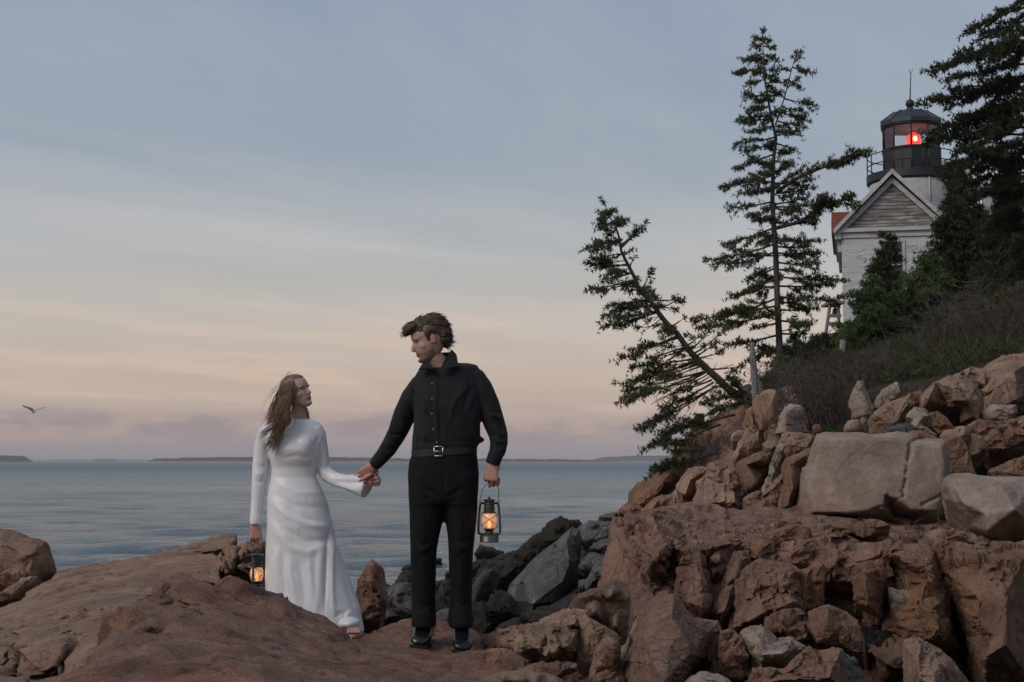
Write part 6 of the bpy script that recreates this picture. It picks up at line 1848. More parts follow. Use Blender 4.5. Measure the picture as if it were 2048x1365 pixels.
def smooth_path(p, k):
    """Catmull-Rom through the points, k steps each"""
    p = [Vector(q) for q in p]
    q = [p[0] * 2 - p[1]] + p + [p[-1] * 2 - p[-2]]
    out = []
    for i in range(1, len(q) - 2):
        for j in range(k):
            t = j / k
            a, b, c, d = q[i - 1], q[i], q[i + 1], q[i + 2]
            out.append(0.5 * ((2 * b) + (c - a) * t + (2 * a - 5 * b + 4 * c - d) * t * t + (3 * b - a - 3 * c + d) * t ** 3))
    out.append(p[-1])
    return out


HOLD_M = build_man()
HOLD_W = build_woman()
# ------------------------------------------------------------------ vegetation
def foliage_mat(name, a, b, tip, rough=0.65):
    t = NT(name)
    f = t.noise(2.2, 5, 0.6)
    g = t.noise(17, 3, 0.6)
    body = t.mix(t.ramp(f, [(0.35, 0.0), (0.65, 1.0)]), c4(*a), c4(*b))
    body = t.mix(t.ramp(g, [(0.52, 0.0), (0.72, 0.9)]), body, c4(*tip))
    t.p(col=body, rough=rough, spec=0.25)
    tr = t.n.new("ShaderNodeBsdfTranslucent")
    t.l.new(body, tr.inputs[0])
    mx = t.n.new("ShaderNodeMixShader")
    mx.inputs[0].default_value = 0.18
    t.l.new(t.b.outputs[0], mx.inputs[1])
    t.l.new(tr.outputs[0], mx.inputs[2])
    t.l.new(mx.outputs[0], t.out.inputs[0])
    return t.m


def bark_mat(name, a, b):
    t = NT(name)
    f = t.noise(9, 6, 0.65, 0.5, t.mapping((3, 3, 0.6)))
    t.p(col=t.mix(t.ramp(f, [(0.35, 0.0), (0.7, 1.0)]), c4(*a), c4(*b)), rough=0.9, spec=0.2)
    t.bump(t.noise(30, 6, 0.7, 0.5, t.mapping((2, 2, 0.5))), 0.9, 0.03)
    return t.m


M["spruce"] = foliage_mat("spruce_needles", (0.050, 0.058, 0.026), (0.082, 0.090, 0.038), (0.135, 0.125, 0.055))
M["spruce_dark"] = foliage_mat("dark_spruce_needles", (0.028, 0.038, 0.018), (0.050, 0.060, 0.026), (0.085, 0.088, 0.038))
M["spruce_young"] = foliage_mat("young_spruce_needles", (0.060, 0.095, 0.030), (0.105, 0.150, 0.046), (0.16, 0.20, 0.065))
M["juniper"] = foliage_mat("juniper_needles", (0.028, 0.040, 0.014), (0.055, 0.070, 0.022), (0.090, 0.095, 0.034))
M["bark"] = bark_mat("spruce_bark", (0.055, 0.047, 0.042), (0.130, 0.115, 0.105))
M["twig"] = bark_mat("dead_twigs", (0.075, 0.062, 0.056), (0.20, 0.17, 0.155))
M["twig_red"] = bark_mat("reddish_twigs", (0.065, 0.040, 0.034), (0.14, 0.088, 0.072))
M["grass"] = foliage_mat("bank_grass", (0.040, 0.048, 0.018), (0.070, 0.066, 0.030), (0.11, 0.10, 0.05))
M["old_wood"] = bark_mat("weathered_wood", (0.17, 0.155, 0.145), (0.30, 0.28, 0.265))


def tuft_mesh(pos, axis, size, rng, k=8, width=0.13):
    """needle tufts: k narrow triangles fanning round each twig point; arrays in, (verts, faces) out"""
    pos = np.asarray(pos)
    axis = np.asarray(axis)
    size = np.asarray(size)
    n = len(pos)
    axis = axis / np.maximum(np.linalg.norm(axis, axis=1), 1e-6)[:, None]
    pos = np.repeat(pos, k, 0)
    axis = np.repeat(axis, k, 0)
    size = np.repeat(size, k) * rng.uniform(0.7, 1.3, n * k)
    r = rng.normal(size=(n * k, 3))
    r -= axis * (r * axis).sum(1)[:, None]
    r /= np.maximum(np.linalg.norm(r, axis=1), 1e-6)[:, None]
    d = axis * rng.uniform(0.25, 0.9, n * k)[:, None] + r * 0.8
    d /= np.linalg.norm(d, axis=1)[:, None]
    w = np.cross(d, rng.normal(size=(n * k, 3)))
    w /= np.maximum(np.linalg.norm(w, axis=1), 1e-6)[:, None]
    w *= (size * width)[:, None]
    a = pos - w + d * (size * 0.15)[:, None]
    b = pos + w + d * (size * 0.15)[:, None]
    c = pos + d * size[:, None]
    vs_ = np.stack([a, b, c], 1).reshape(-1, 3)
    return vs_


def raw_tris(name, vs_, mat, parent, origin=(0, 0, 0)):
    me = bpy.data.meshes.new(name)
    n = len(vs_)
    me.vertices.add(n)
    me.vertices.foreach_set("co", (vs_ - np.array(origin)).ravel())
    me.loops.add(n)
    me.loops.foreach_set("vertex_index", np.arange(n, dtype=np.int32))
    me.polygons.add(n // 3)
    me.polygons.foreach_set("loop_start", (np.arange(n // 3) * 3).astype(np.int32))
    me.update(calc_edges=True)
    return finish(name, me, mat, parent, False, origin)


class Crown:
    def __init__(self, seed):
        self.wood = MB()
        self.pos, self.ax, self.sz = [], [], []
        self.rng = random.Random(seed)
        self.nrng = np.random.RandomState(seed)

    def tufts(self, a, b, step, size):
        a, b = Vector(a), Vector(b)
        L = (b - a).length
        d = (b - a).normalized()
        n = max(1, int(L / step))
        for i in range(n + 1):
            t = (i + self.rng.uniform(-0.4, 0.4)) / max(n, 1)
            p = a.lerp(b, min(max(t, 0), 1.04))
            self.pos.append((p.x + self.rng.gauss(0, size * 0.18), p.y + self.rng.gauss(0, size * 0.18), p.z + self.rng.gauss(0, size * 0.18)))
            self.ax.append((d.x, d.y, d.z + 0.15))
            self.sz.append(size * self.rng.uniform(0.75, 1.25))

    def branch(self, s, e, r0, bare=0.3, dens=1.0, size=0.06, sag=0.06, spread=0.42, side_n=1.0):
        """a spruce bough from s to e: limb, side twigs both ways, needles on the outer part"""
        rng = self.rng
        s, e = Vector(s), Vector(e)
        L = (e - s).length
        if L < 0.03:
            return
        m = 6
        pts = []
        j1, j2 = rng.gauss(0, 0.03) * L, rng.gauss(0, 0.03) * L
        for i in range(m + 1):
            t = i / m
            p = s.lerp(e, t)
            p.z -= sag * L * math.sin(math.pi * t) * 0.8
            p.x += j1 * math.sin(math.pi * t * 1.3)
            p.y += j2 * math.sin(math.pi * t)
            pts.append(p)
        self.wood.tube(pts, [max(r0 * 0.8 * (1 - 0.85 * i / m), 0.004) for i in range(m + 1)], 5)
        at = lambda t: pts[min(int(t * m), m - 1)].lerp(pts[min(int(t * m), m - 1) + 1], t * m - min(int(t * m), m - 1))
        d = (e - s).normalized()
        side = d.cross(Vector((0, 0, 1)))
        side = side.normalized() if side.length > 0.05 else Vector((1, 0, 0))
        upv = side.cross(d)
        nt = max(3, int(L / 0.066 * side_n * rng.uniform(0.75, 1.15)))
        for i in range(nt):
            t = 0.10 + 0.9 * (i + rng.random()) / nt
            if t > 1:
                continue
            b = at(min(t, 0.999))
            sg = 1 if i % 2 else -1
            ang = rng.uniform(0.55, 1.05)
            ln = L * spread * (1.05 - 0.75 * t) * rng.uniform(0.5, 1.15) + 0.05
            dv = (d * math.cos(ang) + side * sg * math.sin(ang) * rng.uniform(0.5, 1.0) + upv * rng.uniform(-0.42, 0.40)).normalized()
            q = b + dv * ln
            self.wood.tube([b, b.lerp(q, 0.55) + Vector((0, 0, -0.02 * ln)), q], [max(r0 * 0.28, 0.005), 0.0045, 0.003], 3, False)
            leafy = t > bare - 0.08 + rng.uniform(-0.15, 0.15)
            if leafy and rng.random() < dens + 0.15:
                self.tufts(b.lerp(q, rng.uniform(0.05, 0.25)), q, size * 0.50 / max(dens, 0.4), size * rng.uniform(0.85, 1.2))
                # small side shoots
                for k in range(int(ln / 0.09)):
                    u = rng.uniform(0.3, 0.95)
                    c = b.lerp(q, u)
                    d2 = (dv + side * rng.uniform(-0.9, 0.9) + upv * rng.uniform(-0.6, 0.8) + d * 0.3).normalized()
                    self.tufts(c, c + d2 * rng.uniform(0.05, 0.12) * (size / 0.06), size * 0.75, size * 0.9)
            elif rng.random() < 0.5:
                # bare dead twiglets
                for k in range(2):
                    c = b.lerp(q, rng.uniform(0.3, 0.9))
                    d2 = (dv + Vector((rng.gauss(0, 0.6), rng.gauss(0, 0.6), rng.gauss(-0.2, 0.4)))).normalized()
                    self.wood.tube([c, c + d2 * ln * 0.35], [0.003, 0.002], 3, False)
        if bare < 0.99:
            self.tufts(at(min(bare + 0.2, 0.95)), e + d * size * 0.6, size * 0.5, size)

    def emit(self, root, fol, wood="bark", k=8, width=0.13, names=("trunk", "crown")):
        org = tuple(root.location)
        self.wood.build(names[0], M[wood], root, True, org)
        if self.pos:
            raw_tris(names[1], tuft_mesh(self.pos, self.ax, self.sz, self.nrng, k, width), M[fol], root, org)


def zc(origin, s):
    return lambda x, y: (origin[0] + x / s, origin[1] + y / s)


def tall_spruce():
    z = zc((1400, 40), 1.897)
    Y = 24.0
    S = Y / F
    c = Crown(21)
    T = [(308, 1360, 15), (304, 1300, 14), (300, 1200, 13), (293, 1050, 11.5), (288, 900, 11), (280, 780, 10), (275, 690, 9), (277, 600, 8), (280, 520, 7), (288, 450, 6), (272, 380, 5), (260, 310, 4.2), (248, 240, 3.4), (240, 150, 2.4), (238, 60, 1.2)]
    trunk = [P(*z(x, y), Y) for x, y, r in T]
    root = thing("spruce_tree", trunk[0], "tall thin spruce with ragged flat boughs standing beside the lighthouse", "tree")
    c.wood.tube(smooth_path(trunk, 2), [T[i // 2][2] * S / 1.897 if i % 2 == 0 else (T[i // 2][2] + T[min(i // 2 + 1, len(T) - 1)][2]) / 2 * S / 1.897 for i in range(2 * len(T) - 1)], 9)
    ld = [(286, 400, 3.5), (305, 340, 3), (322, 290, 2.6), (338, 225, 2.2), (350, 180, 1.6), (362, 140, 1)]
    leader = [P(*z(x, y), Y - 0.15 * i / 5) for i, (x, y, r) in enumerate(ld)]
    c.wood.tube(leader, [r * S / 1.897 for x, y, r in ld], 6)
    rng = c.rng
    B = [((238, 66), (216, 74)), ((238, 70), (262, 78)), ((238, 58), (240, 42)), ((239, 90), (215, 105)), ((240, 100), (275, 105)), ((240, 125), (176, 152)), ((241, 130), (284, 150)), ((243, 160), (205, 150)), ((243, 180), (140, 205)), ((245, 190), (282, 190)), ((248, 225), (180, 240)), ((250, 240), (290, 235)),
         ((255, 285), (125, 295)), ((258, 290), (300, 280)), ((262, 330), (185, 340)), ((266, 365), (90, 372)), ((268, 375), (160, 385)), ((274, 405), (190, 425)), ((285, 445), (140, 468)), ((284, 470), (165, 495)), ((281, 510), (140, 562)), ((279, 545), (175, 538)), ((277, 590), (88, 630)), ((276, 615), (150, 600)), ((276, 640), (160, 655)),
         ((275, 690), (115, 712)), ((276, 715), (132, 765)), ((278, 760), (185, 745)), ((279, 790), (100, 850)), ((281, 815), (190, 820)), ((283, 850), (40, 912)), ((285, 880), (105, 930)), ((286, 895), (190, 890)), ((289, 940), (180, 985)), ((291, 980), (112, 1055)), ((292, 1010), (190, 1020)), ((293, 1055), (2, 1140)), ((294, 1085), (90, 1112)), ((296, 1110), (20, 1165)), ((298, 1150), (150, 1180)), ((300, 1195), (100, 1232)), ((302, 1240), (185, 1290)), ((303, 1270), (220, 1240)),
         ((350, 180), (402, 200)), ((355, 165), (385, 135)), ((345, 195), (308, 185)), ((360, 150), (368, 125)), ((340, 220), (322, 240)), ((338, 230), (384, 262)), ((330, 260), (365, 225)), ((322, 300), (432, 322)), ((312, 330), (385, 345)), ((305, 350), (392, 372)), ((296, 385), (388, 402)), ((290, 425), (425, 440)), ((288, 440), (370, 420)), ((290, 470), (352, 490)), ((282, 535), (350, 548)),
         ((282, 585), (330, 545)), ((278, 610), (300, 570)), ((280, 620), (408, 612)), ((282, 640), (385, 560)), ((285, 660), (415, 640)), ((285, 700), (470, 662)), ((288, 710), (410, 700)), ((290, 715), (442, 728)), ((282, 770), (430, 770)), ((285, 835), (446, 838)), ((287, 860), (400, 860)), ((288, 885), (440, 890)), ((290, 920), (535, 932)), ((291, 945), (430, 960)), ((293, 975), (522, 985)), ((294, 1010), (490, 1002)), ((295, 1050), (522, 1062)), ((296, 1075), (450, 1050)), ((297, 1100), (430, 1095)), ((299, 1140), (410, 1150)), ((300, 1190), (392, 1190)), ((302, 1250), (390, 1240)), ((303, 1280), (360, 1290))]
    for (a, b) in B:
        dy = rng.uniform(-0.45, 0.45)
        if rng.random() < 0.10:
            b = (a[0] + (b[0] - a[0]) * 0.6, a[1] + (b[1] - a[1]) * 0.6)
        s = P(*z(*a), Y)
        e = P(*z(*b), Y + dy)
        c.branch(s, e, 0.018 + 0.010 * (a[1] / 1300), bare=0.30 if a[1] > 250 else 0.12, dens=1.0, size=0.062, sag=0.03, spread=0.40)
    # long limbs reaching toward the tower
    for pl in ([(292, 655), (350, 610), (440, 570), (510, 545), (572, 520)], [(290, 790), (370, 770), (420, 740), (440, 712), (490, 694), (545, 684)]):
        pts = [P(*z(*q), Y - 0.2 * i) for i, q in enumerate(pl)]
        c.wood.tube(pts, [0.035, 0.03, 0.024, 0.016, 0.008, 0.006][:len(pts)], 6)
        for i in range(1, len(pts) - 1):
            for k in range(5):
                b = pts[i].lerp(pts[i + 1], rng.random())
                d = (pts[i + 1] - pts[i]).normalized()
                e = b + (d * 0.8 + Vector((0, rng.uniform(-0.6, 0.6), rng.uniform(-0.35, 0.25)))) * rng.uniform(0.2, 0.42)
                c.branch(b, e, 0.008, bare=0.1 if i > 1 else 0.35, size=0.070, sag=0.02)
    # boughs toward and away from the viewer fill the crown
    for i in range(44):
        t = i / 43
        k = 1 + t * (len(trunk) - 3)
        b = trunk[int(k)].lerp(trunk[int(k) + 1], k - int(k))
        ln = 0.25 + 0.75 * (1 - t) * rng.uniform(0.5, 1.0)
        az = rng.uniform(0, 2 * math.pi)
        e = b + Vector((math.cos(az) * 0.55, math.sin(az), rng.uniform(-0.22, 0.1))) * ln
        c.branch(b, e, 0.014, bare=0.4 if t < 0.7 else 0.1, size=0.066, sag=0.04)
    c.emit(root, "spruce")


def leaning_spruce():
    z = zc((1160, 380), 2.353)
    Y = 20.5
    S = Y / F / 2.353
    c = Crown(33)
    T = [(780, 1000, 24), (735, 965, 22), (700, 940, 19), (650, 890, 18), (600, 845, 17), (545, 790, 15.5), (500, 740, 14.5), (460, 680, 13.5), (410, 630, 12.5), (370, 580, 12), (330, 520, 11), (285, 480, 10), (260, 420, 9), (230, 360, 8), (195, 290, 6.5), (185, 230, 5), (168, 175, 4), (140, 130, 3), (115, 60, 1.6)]
    trunk = [P(*z(x, y), Y) for x, y, r in T]
    root = thing("spruce_tree", trunk[0], "spruce leaning far out over the cliff edge toward the sea", "tree")
    tp = smooth_path(trunk, 2)
    c.wood.tube(tp, [(T[i // 2][2] + T[min((i + 1) // 2, len(T) - 1)][2]) / 2 * S for i in range(len(tp))], 9)
    rng = c.rng
    B = [((120, 75), (105, 50), .1), ((130, 105), (100, 130), .1), ((140, 125), (92, 160), .1), ((135, 110), (160, 95), .1), ((155, 150), (100, 175), .1), ((165, 180), (200, 145), .1), ((170, 190), (130, 215), .1), ((185, 235), (36, 272), .3), ((186, 240), (60, 290), .3), ((188, 250), (100, 250), .2), ((192, 275), (305, 160), .35), ((190, 262), (260, 200), .3), ((200, 300), (150, 325), .2), ((205, 310), (235, 285), .6),
         ((228, 355), (38, 348), .35), ((225, 350), (80, 365), .4), ((235, 365), (255, 320), .7), ((245, 390), (110, 420), .3), ((248, 395), (160, 380), .3), ((262, 430), (48, 465), .5), ((262, 435), (90, 475), .5), ((275, 460), (195, 440), .3), ((280, 470), (210, 470), .3), ((285, 478), (335, 385), .55), ((300, 495), (335, 435), .7),
         ((325, 515), (345, 500), .0), ((322, 512), (300, 520), .0), ((325, 515), (145, 545), .35), ((335, 525), (120, 588), .4), ((345, 540), (170, 560), .4), ((335, 520), (480, 515), .6), ((350, 545), (450, 560), .75), ((370, 575), (122, 640), .35), ((365, 570), (160, 610), .3), ((360, 560), (460, 520), .7), ((390, 600), (300, 665), .99), ((410, 630), (270, 650), .9), ((425, 645), (490, 605), .8), ((440, 660), (380, 720), .99),
         ((465, 690), (192, 790), .5), ((470, 695), (260, 750), .5), ((460, 685), (330, 735), .6), ((490, 742), (330, 790), .7), ((495, 748), (320, 860), .45), ((500, 745), (350, 800), .6), ((515, 760), (620, 650), .55), ((530, 775), (700, 635), .65), ((540, 785), (640, 720), .6), ((545, 795), (660, 765), .7), ((545, 800), (212, 912), .55), ((540, 795), (260, 830), .45), ((550, 805), (300, 880), .45), ((560, 820), (380, 885), .4), ((570, 830), (420, 880), .5),
         ((585, 858), (208, 990), .62), ((590, 860), (240, 965), .6), ((585, 855), (230, 940), .62), ((600, 870), (360, 990), .99), ((610, 880), (450, 960), .9), ((640, 925), (283, 1110), .45), ((640, 922), (300, 1125), .55), ((630, 905), (395, 1030), .4), ((620, 895), (460, 950), .35), ((600, 845), (760, 830), .75), ((650, 890), (740, 900), .6), ((500, 735), (560, 690), .7)]
    for a, b, bare in B:
        c.branch(P(*z(*a), Y), P(*z(*b), Y + rng.uniform(-0.4, 0.4)), 0.020 if bare < 0.9 else 0.012, bare=bare, dens=0.95, size=0.060, sag=0.02, spread=0.30)
    for i in range(26):
        k = 4 + i / 25 * (len(trunk) - 6)
        b = trunk[int(k)].lerp(trunk[int(k) + 1], k - int(k))
        az = rng.uniform(0, 2 * math.pi)
        e = b + Vector((math.cos(az) * 0.5 - 0.3, math.sin(az), rng.uniform(-0.2, 0.15))) * rng.uniform(0.2, 0.55)
        c.branch(b, e, 0.010, bare=0.45, size=0.055, sag=0.02)
    c.emit(root, "spruce")


def cone_spruce(px, py, Y, hpx, wpx, label, seed, fol="spruce_young", size=0.07, dens=1.0, group=None, lean=0.0, name="spruce_tree", base=0.1, wob=0.25):
    """a young spruce: whorls of boughs up a straight stem; hpx, wpx are its height and half width in the picture"""
    S = Y / F
    c = Crown(seed)
    rng = c.rng
    b0 = P(px, py, Y)
    b0.z = min(b0.z, ground_z(b0.x, b0.y) + 0.1)
    top = P(px + lean, py - hpx, Y)
    H = (top - b0).length
    W_ = wpx * S
    root = thing(name, b0, label, "tree", group)
    c.wood.tube([b0, b0.lerp(top, 0.5), top], [0.022 * H, 0.014 * H, 0.006], 7)
    n = int(H / 0.13 * dens) + 6
    for i in range(n):
        t = base + (1 - base) * i / n
        b = b0.lerp(top, t)
        R_ = W_ * (1 - t) ** 0.75 + 0.06
        for k in range(5 if t < 0.85 else 3):
            az = rng.uniform(0, 2 * math.pi)
            ln = R_ * rng.uniform(1 - 2 * wob, 1.1)
            e = b + Vector((math.cos(az) * ln, math.sin(az) * ln, ln * rng.uniform(-0.15, 0.32)))
            c.branch(b, e, 0.012, bare=0.15, dens=dens, size=size, sag=0.06, spread=0.42)
    c.emit(root, fol)


def big_spruce():
    Y = 31.0
    c = Crown(44)
    rng = c.rng
    trunk = [P(x, y, Y) for x, y in ((2098, 690), (2094, 560), (2090, 400), (2086, 240), (2082, 80), (2078, -60), (2074, -200), (2070, -330))]
    root = thing("spruce_tree", trunk[0], "large dark old spruce whose boughs hang in front of the lighthouse tower", "tree")
    c.wood.tube(trunk, [0.22, 0.2, 0.18, 0.155, 0.13, 0.10, 0.06, 0.02], 10)
    tips = [(2021, 8), (2035, 30), (1934, 58), (1950, 75), (1975, 62), (1872, 134), (1905, 120), (1900, 150), (1930, 108), (1857, 202), (1880, 190), (1905, 205), (1935, 180), (1960, 150), (1850, 274), (1868, 255), (1890, 240), (1900, 262), (1920, 275), (1930, 230), (1915, 300), (1940, 300), (1885, 345), (1895, 330), (1930, 345), (1910, 365),
            (1960, 330), (1950, 260), (1985, 110), (2000, 60), (1990, 190), (1980, 250), (1975, 300), (2010, 330), (1990, 360), (1960, 380), (2000, 400), (1985, 425), (2015, 440), (1940, 395), (1965, 450), (2005, 480), (1980, 500), (1950, 480), (2020, 520), (1990, 540), (2030, 470), (2030, 390), (2030, 290), (2030, 200), (2030, 120)]
    for (x, y) in tips:
        t = (y + 330) / (690 + 330) - rng.uniform(-0.03, 0.05)
        k = (1 - t) * (len(trunk) - 1)
        k = min(max(k, 0.2), len(trunk) - 1.3)
        s = trunk[int(k)].lerp(trunk[int(k) + 1], k - int(k))
        e = P(x, y + 10, Y + rng.uniform(-1.3, 0.9))
        s2 = s
        c.branch(s2, e, 0.045, bare=0.30, dens=0.85, size=0.10, sag=-0.05, spread=0.22, side_n=0.62)
    for i in range(22):
        k = rng.uniform(0.6, len(trunk) - 1.4)
        s = trunk[int(k)].lerp(trunk[int(k) + 1], k - int(k))
        az = rng.uniform(-math.pi, math.pi)
        ln = rng.uniform(0.7, 1.9) * (1 - 0.1 * k)
        c.branch(s, s + Vector((math.cos(az) * ln, math.sin(az) * ln, rng.uniform(-0.3, 0.1))), 0.04, bare=0.25, size=0.115, sag=0.05, spread=0.30, side_n=0.6)
    c.emit(root, "spruce_dark", k=8, width=0.15)


def low_bough(starts, label, seed, fol="juniper", size=0.06):
    c = Crown(seed)
    rng = c.rng
    root = thing("spruce_shrub", P(*starts[0][0]), label, "shrub")
    for a, b in starts:
        s, e = P(*a), P(*b)
        c.branch(s, e, 0.022, bare=0.45, size=size, sag=-0.02, spread=0.24, dens=0.9)
        for k in range(1):
            m_ = s.lerp(e, rng.uniform(0.3, 0.8))
            q = m_ + (e - s) * rng.uniform(0.2, 0.4) + Vector((0, rng.uniform(-0.3, 0.3), rng.uniform(-0.06, 0.16)))
            c.branch(m_, q, 0.010, bare=0.1, size=size, sag=0.0, spread=0.4)
    c.emit(root, fol, names=("branches", "foliage"))


def twig_shrub(x, y, h, w, n, seed, label, mat="twig", group="dry shrubs on the bank", lean=(0, 0)):
    rng = random.Random(seed)
    mb = MB()
    z0 = ground_z(x, y) - 0.05
    root = Vector((x, y, z0))
    for i in range(n):
        b = root + Vector((rng.gauss(0, w * 0.35), rng.gauss(0, w * 0.3), 0))
        d = Vector((rng.gauss(lean[0], 0.38), rng.gauss(lean[1], 0.38), 1.0)).normalized()
        ln = h * rng.uniform(0.55, 1.15)
        pts = [b]
        m = 5
        for j in range(m):
            pts.append(pts[-1] + d * ln / m)
            d = (d + Vector((rng.gauss(0, 0.20), rng.gauss(0, 0.20), rng.gauss(-0.02, 0.12)))).normalized()
        r = rng.uniform(0.005, 0.010) * (h / 0.8) ** 0.4
        mb.tube(pts, [r * (1 - 0.75 * k / m) for k in range(m + 1)], 3, False)
        for k in range(7):
            t = rng.uniform(0.25, 0.98)
            q = pts[int(t * m)].lerp(pts[min(int(t * m) + 1, m)], t * m - int(t * m))
            d2 = Vector((rng.gauss(0, 0.7), rng.gauss(0, 0.7), rng.uniform(0.0, 0.9))).normalized()
            l2 = ln * rng.uniform(0.14, 0.36)
            e = q + d2 * l2
            mid = q.lerp(e, 0.5) + Vector((rng.gauss(0, 0.03), 0, rng.gauss(0, 0.03))) * l2 * 3
            mb.tube([q, mid, e], [r * 0.5, r * 0.38, r * 0.2], 3, False)
            for kk in range(2):
                e2 = mid + Vector((rng.gauss(0, 0.6), rng.gauss(0, 0.6), rng.uniform(-0.2, 0.8))) * l2 * 0.5
                mb.tube([mid, e2], [r * 0.3, r * 0.16], 3, False)
    o = mb.build("dry_shrub", M[mat], None, True, (x, y, z0))
    tagged(o, label, "shrub", group)


def grass_patch(n, seed):
    rng = np.random.RandomState(seed)
    pos, ax, sz = [], [], []
    k = 0
    while k < n:
        px = rng.uniform(1470, 2100)
        Y = 15.5 + 28 * rng.uniform(0, 1) ** 2
        if k % 4 == 0:                       # thick along the top of the pale rocks
            px, Y = rng.uniform(1760, 2110), rng.uniform(15.2, 20.5)
        x = (px - 1024) * Y / F
        z = float(HEIGHT(np.array([x]), np.array([Y]))[0])
        k += 1
        if k % 4 and vnoise(np.array([[x * 0.8, Y * 0.8, 3.0]]), 7)[0] < -0.15:
            continue
        for j in range(5):
            pos.append((x + rng.normal(0, 0.10), Y + rng.normal(0, 0.10), z + 0.06))
            ax.append((rng.normal(0, 0.22) - 0.1, rng.normal(0, 0.22), 1.0))
            sz.append(rng.uniform(0.07, 0.22))
    vs_ = tuft_mesh(pos, ax, sz, rng, 3, 0.035)
    o = raw_tris("grass", vs_, M["grass"], None)
    tagged(o, "rough olive and straw coloured grass on the bank", "grass", kind="stuff")


tall_spruce()
leaning_spruce()
big_spruce()
# young spruces in front of the lighthouse
cone_spruce(1772, 668, 33, 205, 52, "young spruce in front of the lighthouse window", 51, "spruce_dark", 0.10)
cone_spruce(1896, 655, 33.5, 262, 62, "taller young spruce standing against the white tower", 52, "spruce_dark", 0.11)
cone_spruce(1848, 705, 27.5, 200, 105, "wide pale green young spruce low in front of the brick wall", 53, "spruce_young", 0.085)
cone_spruce(1742, 712, 27, 165, 78, "low bushy green spruce at the foot of the brick wall", 54, "spruce_young", 0.08)
cone_spruce(1962, 620, 36, 205, 40, "bright yellow-green sapling between the dark spruces", 55, "spruce_young", 0.11)
cone_spruce(1982, 670, 29, 150, 80, "dark dense spruce under the hanging boughs at the bank's top", 56, "spruce_dark", 0.095)
cone_spruce(1912, 470, 42, 150, 34, "small dark spruce tip rising beside the gallery railing", 57, "spruce_dark", 0.12, base=0.3)
cone_spruce(1642, 740, 29, 75, 46, "small dark spruce beside the tall spruce's trunk", 58, "spruce_dark", 0.075)
cone_spruce(1590, 752, 26.5, 80, 52, "low dark spruce growing round the tall spruce's foot", 59, "spruce_dark", 0.07)
cone_spruce(1938, 650, 34.5, 290, 62, "dense dark spruce crowding the tower flank away from the sea", 62, "spruce_dark", 0.11)
cone_spruce(2012, 650, 32.5, 320, 74, "dark spruce growing below the old spruce's hanging boughs", 63, "spruce_dark", 0.11)
cone_spruce(2040, 600, 40, 160, 70, "dense dark spruce behind the large old spruce", 60, "spruce_dark", 0.13)
cone_spruce(1700, 716, 31, 62, 40, "tiny spruce by the corner of the brick wall", 61, "spruce_dark", 0.075)
for (gx, gy, gY, gh, gw, lab, sd_) in ((1955, 690, 25.5, 95, 60, "low rounded green spruce below the dark dense one", 64), (2032, 668, 25, 105, 60, "green bushy spruce at the bank's top near the old spruce trunk", 65), (1902, 712, 24.5, 75, 48, "small green spruce beside the wide pale green one", 66), (1665, 752, 24, 50, 40, "knee-high green spruce by the white peeling post", 67),
                                         (1560, 768, 22.5, 55, 40, "knee-high green spruce at the tall spruce's foot", 68), (1800, 735, 23.5, 60, 50, "low green spruce in front of the wide pale green one", 69)):
    cone_spruce(gx, gy, gY, gh, gw, lab, sd_, "spruce_young", 0.075, base=0.05)
# boughs hugging the cliff edge
low_bough([((1490, 800, 19.6), (1312, 885, 19.0)), ((1470, 830, 19.5), (1330, 870, 19.2)), ((1440, 850, 19.4), (1345, 895, 18.9))], "green spruce bough reaching out from the cliff under the leaning tree", 71)
low_bough([((1440, 905, 18.8), (1308, 942, 18.5)), ((1410, 915, 18.8), (1330, 930, 18.7)), ((1395, 900, 18.7), (1350, 905, 18.4))], "lowest green spruce bough hugging the cliff edge", 72)
low_bough([((1530, 790, 19.2), (1418, 800, 19.0)), ((1520, 800, 19.2), (1440, 770, 19.0)), ((1510, 800, 19.0), (1425, 825, 18.8)), ((1500, 795, 19.1), (1460, 760, 19.1)), ((1540, 800, 19.0), (1470, 812, 18.7))], "mossy green spruce mat at the leaning tree's base", 73)
# dry leafless brush
k = 0
SPOTS = [(1452, 868, 19.2, 0.45, 0.7), (1430, 880, 19.0, 0.40, 0.7), (1470, 850, 18.9, 0.40, 0.6), (1410, 890, 19.3, 0.35, 0.7), (1490, 840, 18.6, 0.40, 0.5), (1440, 850, 19.6, 0.40, 0.6),
         (1590, 800, 17.6, 0.75, 0.8), (1625, 800, 17.4, 0.85, 0.8), (1660, 805, 17.2, 0.80, 0.8), (1560, 790, 18.0, 0.6, 0.7), (1700, 800, 17.0, 0.65, 0.7), (1640, 780, 19.0, 0.65, 0.9), (1600, 770, 20.0, 0.7, 0.9), (1680, 770, 19.5, 0.6, 0.9), (1730, 780, 18.6, 0.55, 0.8), (1770, 765, 19.0, 0.50, 0.9),
         (1560, 765, 22.0, 0.6, 0.8), (1720, 745, 22.0, 0.40, 1.0), (1760, 740, 21.5, 0.40, 1.0), (1810, 740, 20.5, 0.45, 1.0), (1850, 735, 20.5, 0.5, 1.0), (1895, 720, 21.0, 0.75, 1.0), (1935, 705, 21.0, 0.95, 1.1), (1975, 690, 21.0, 1.05, 1.1), (2010, 680, 20.5, 1.0, 1.1), (2050, 670, 20.5, 1.1, 1.1), (1990, 660, 23.5, 0.9, 1.2), (1940, 670, 24.0, 0.8, 1.2), (2030, 640, 24.0, 1.0, 1.2), (1890, 690, 24.0, 0.6, 1.1), (1640, 750, 22.5, 0.5, 0.9), (1680, 745, 23.5, 0.4, 1.0)]
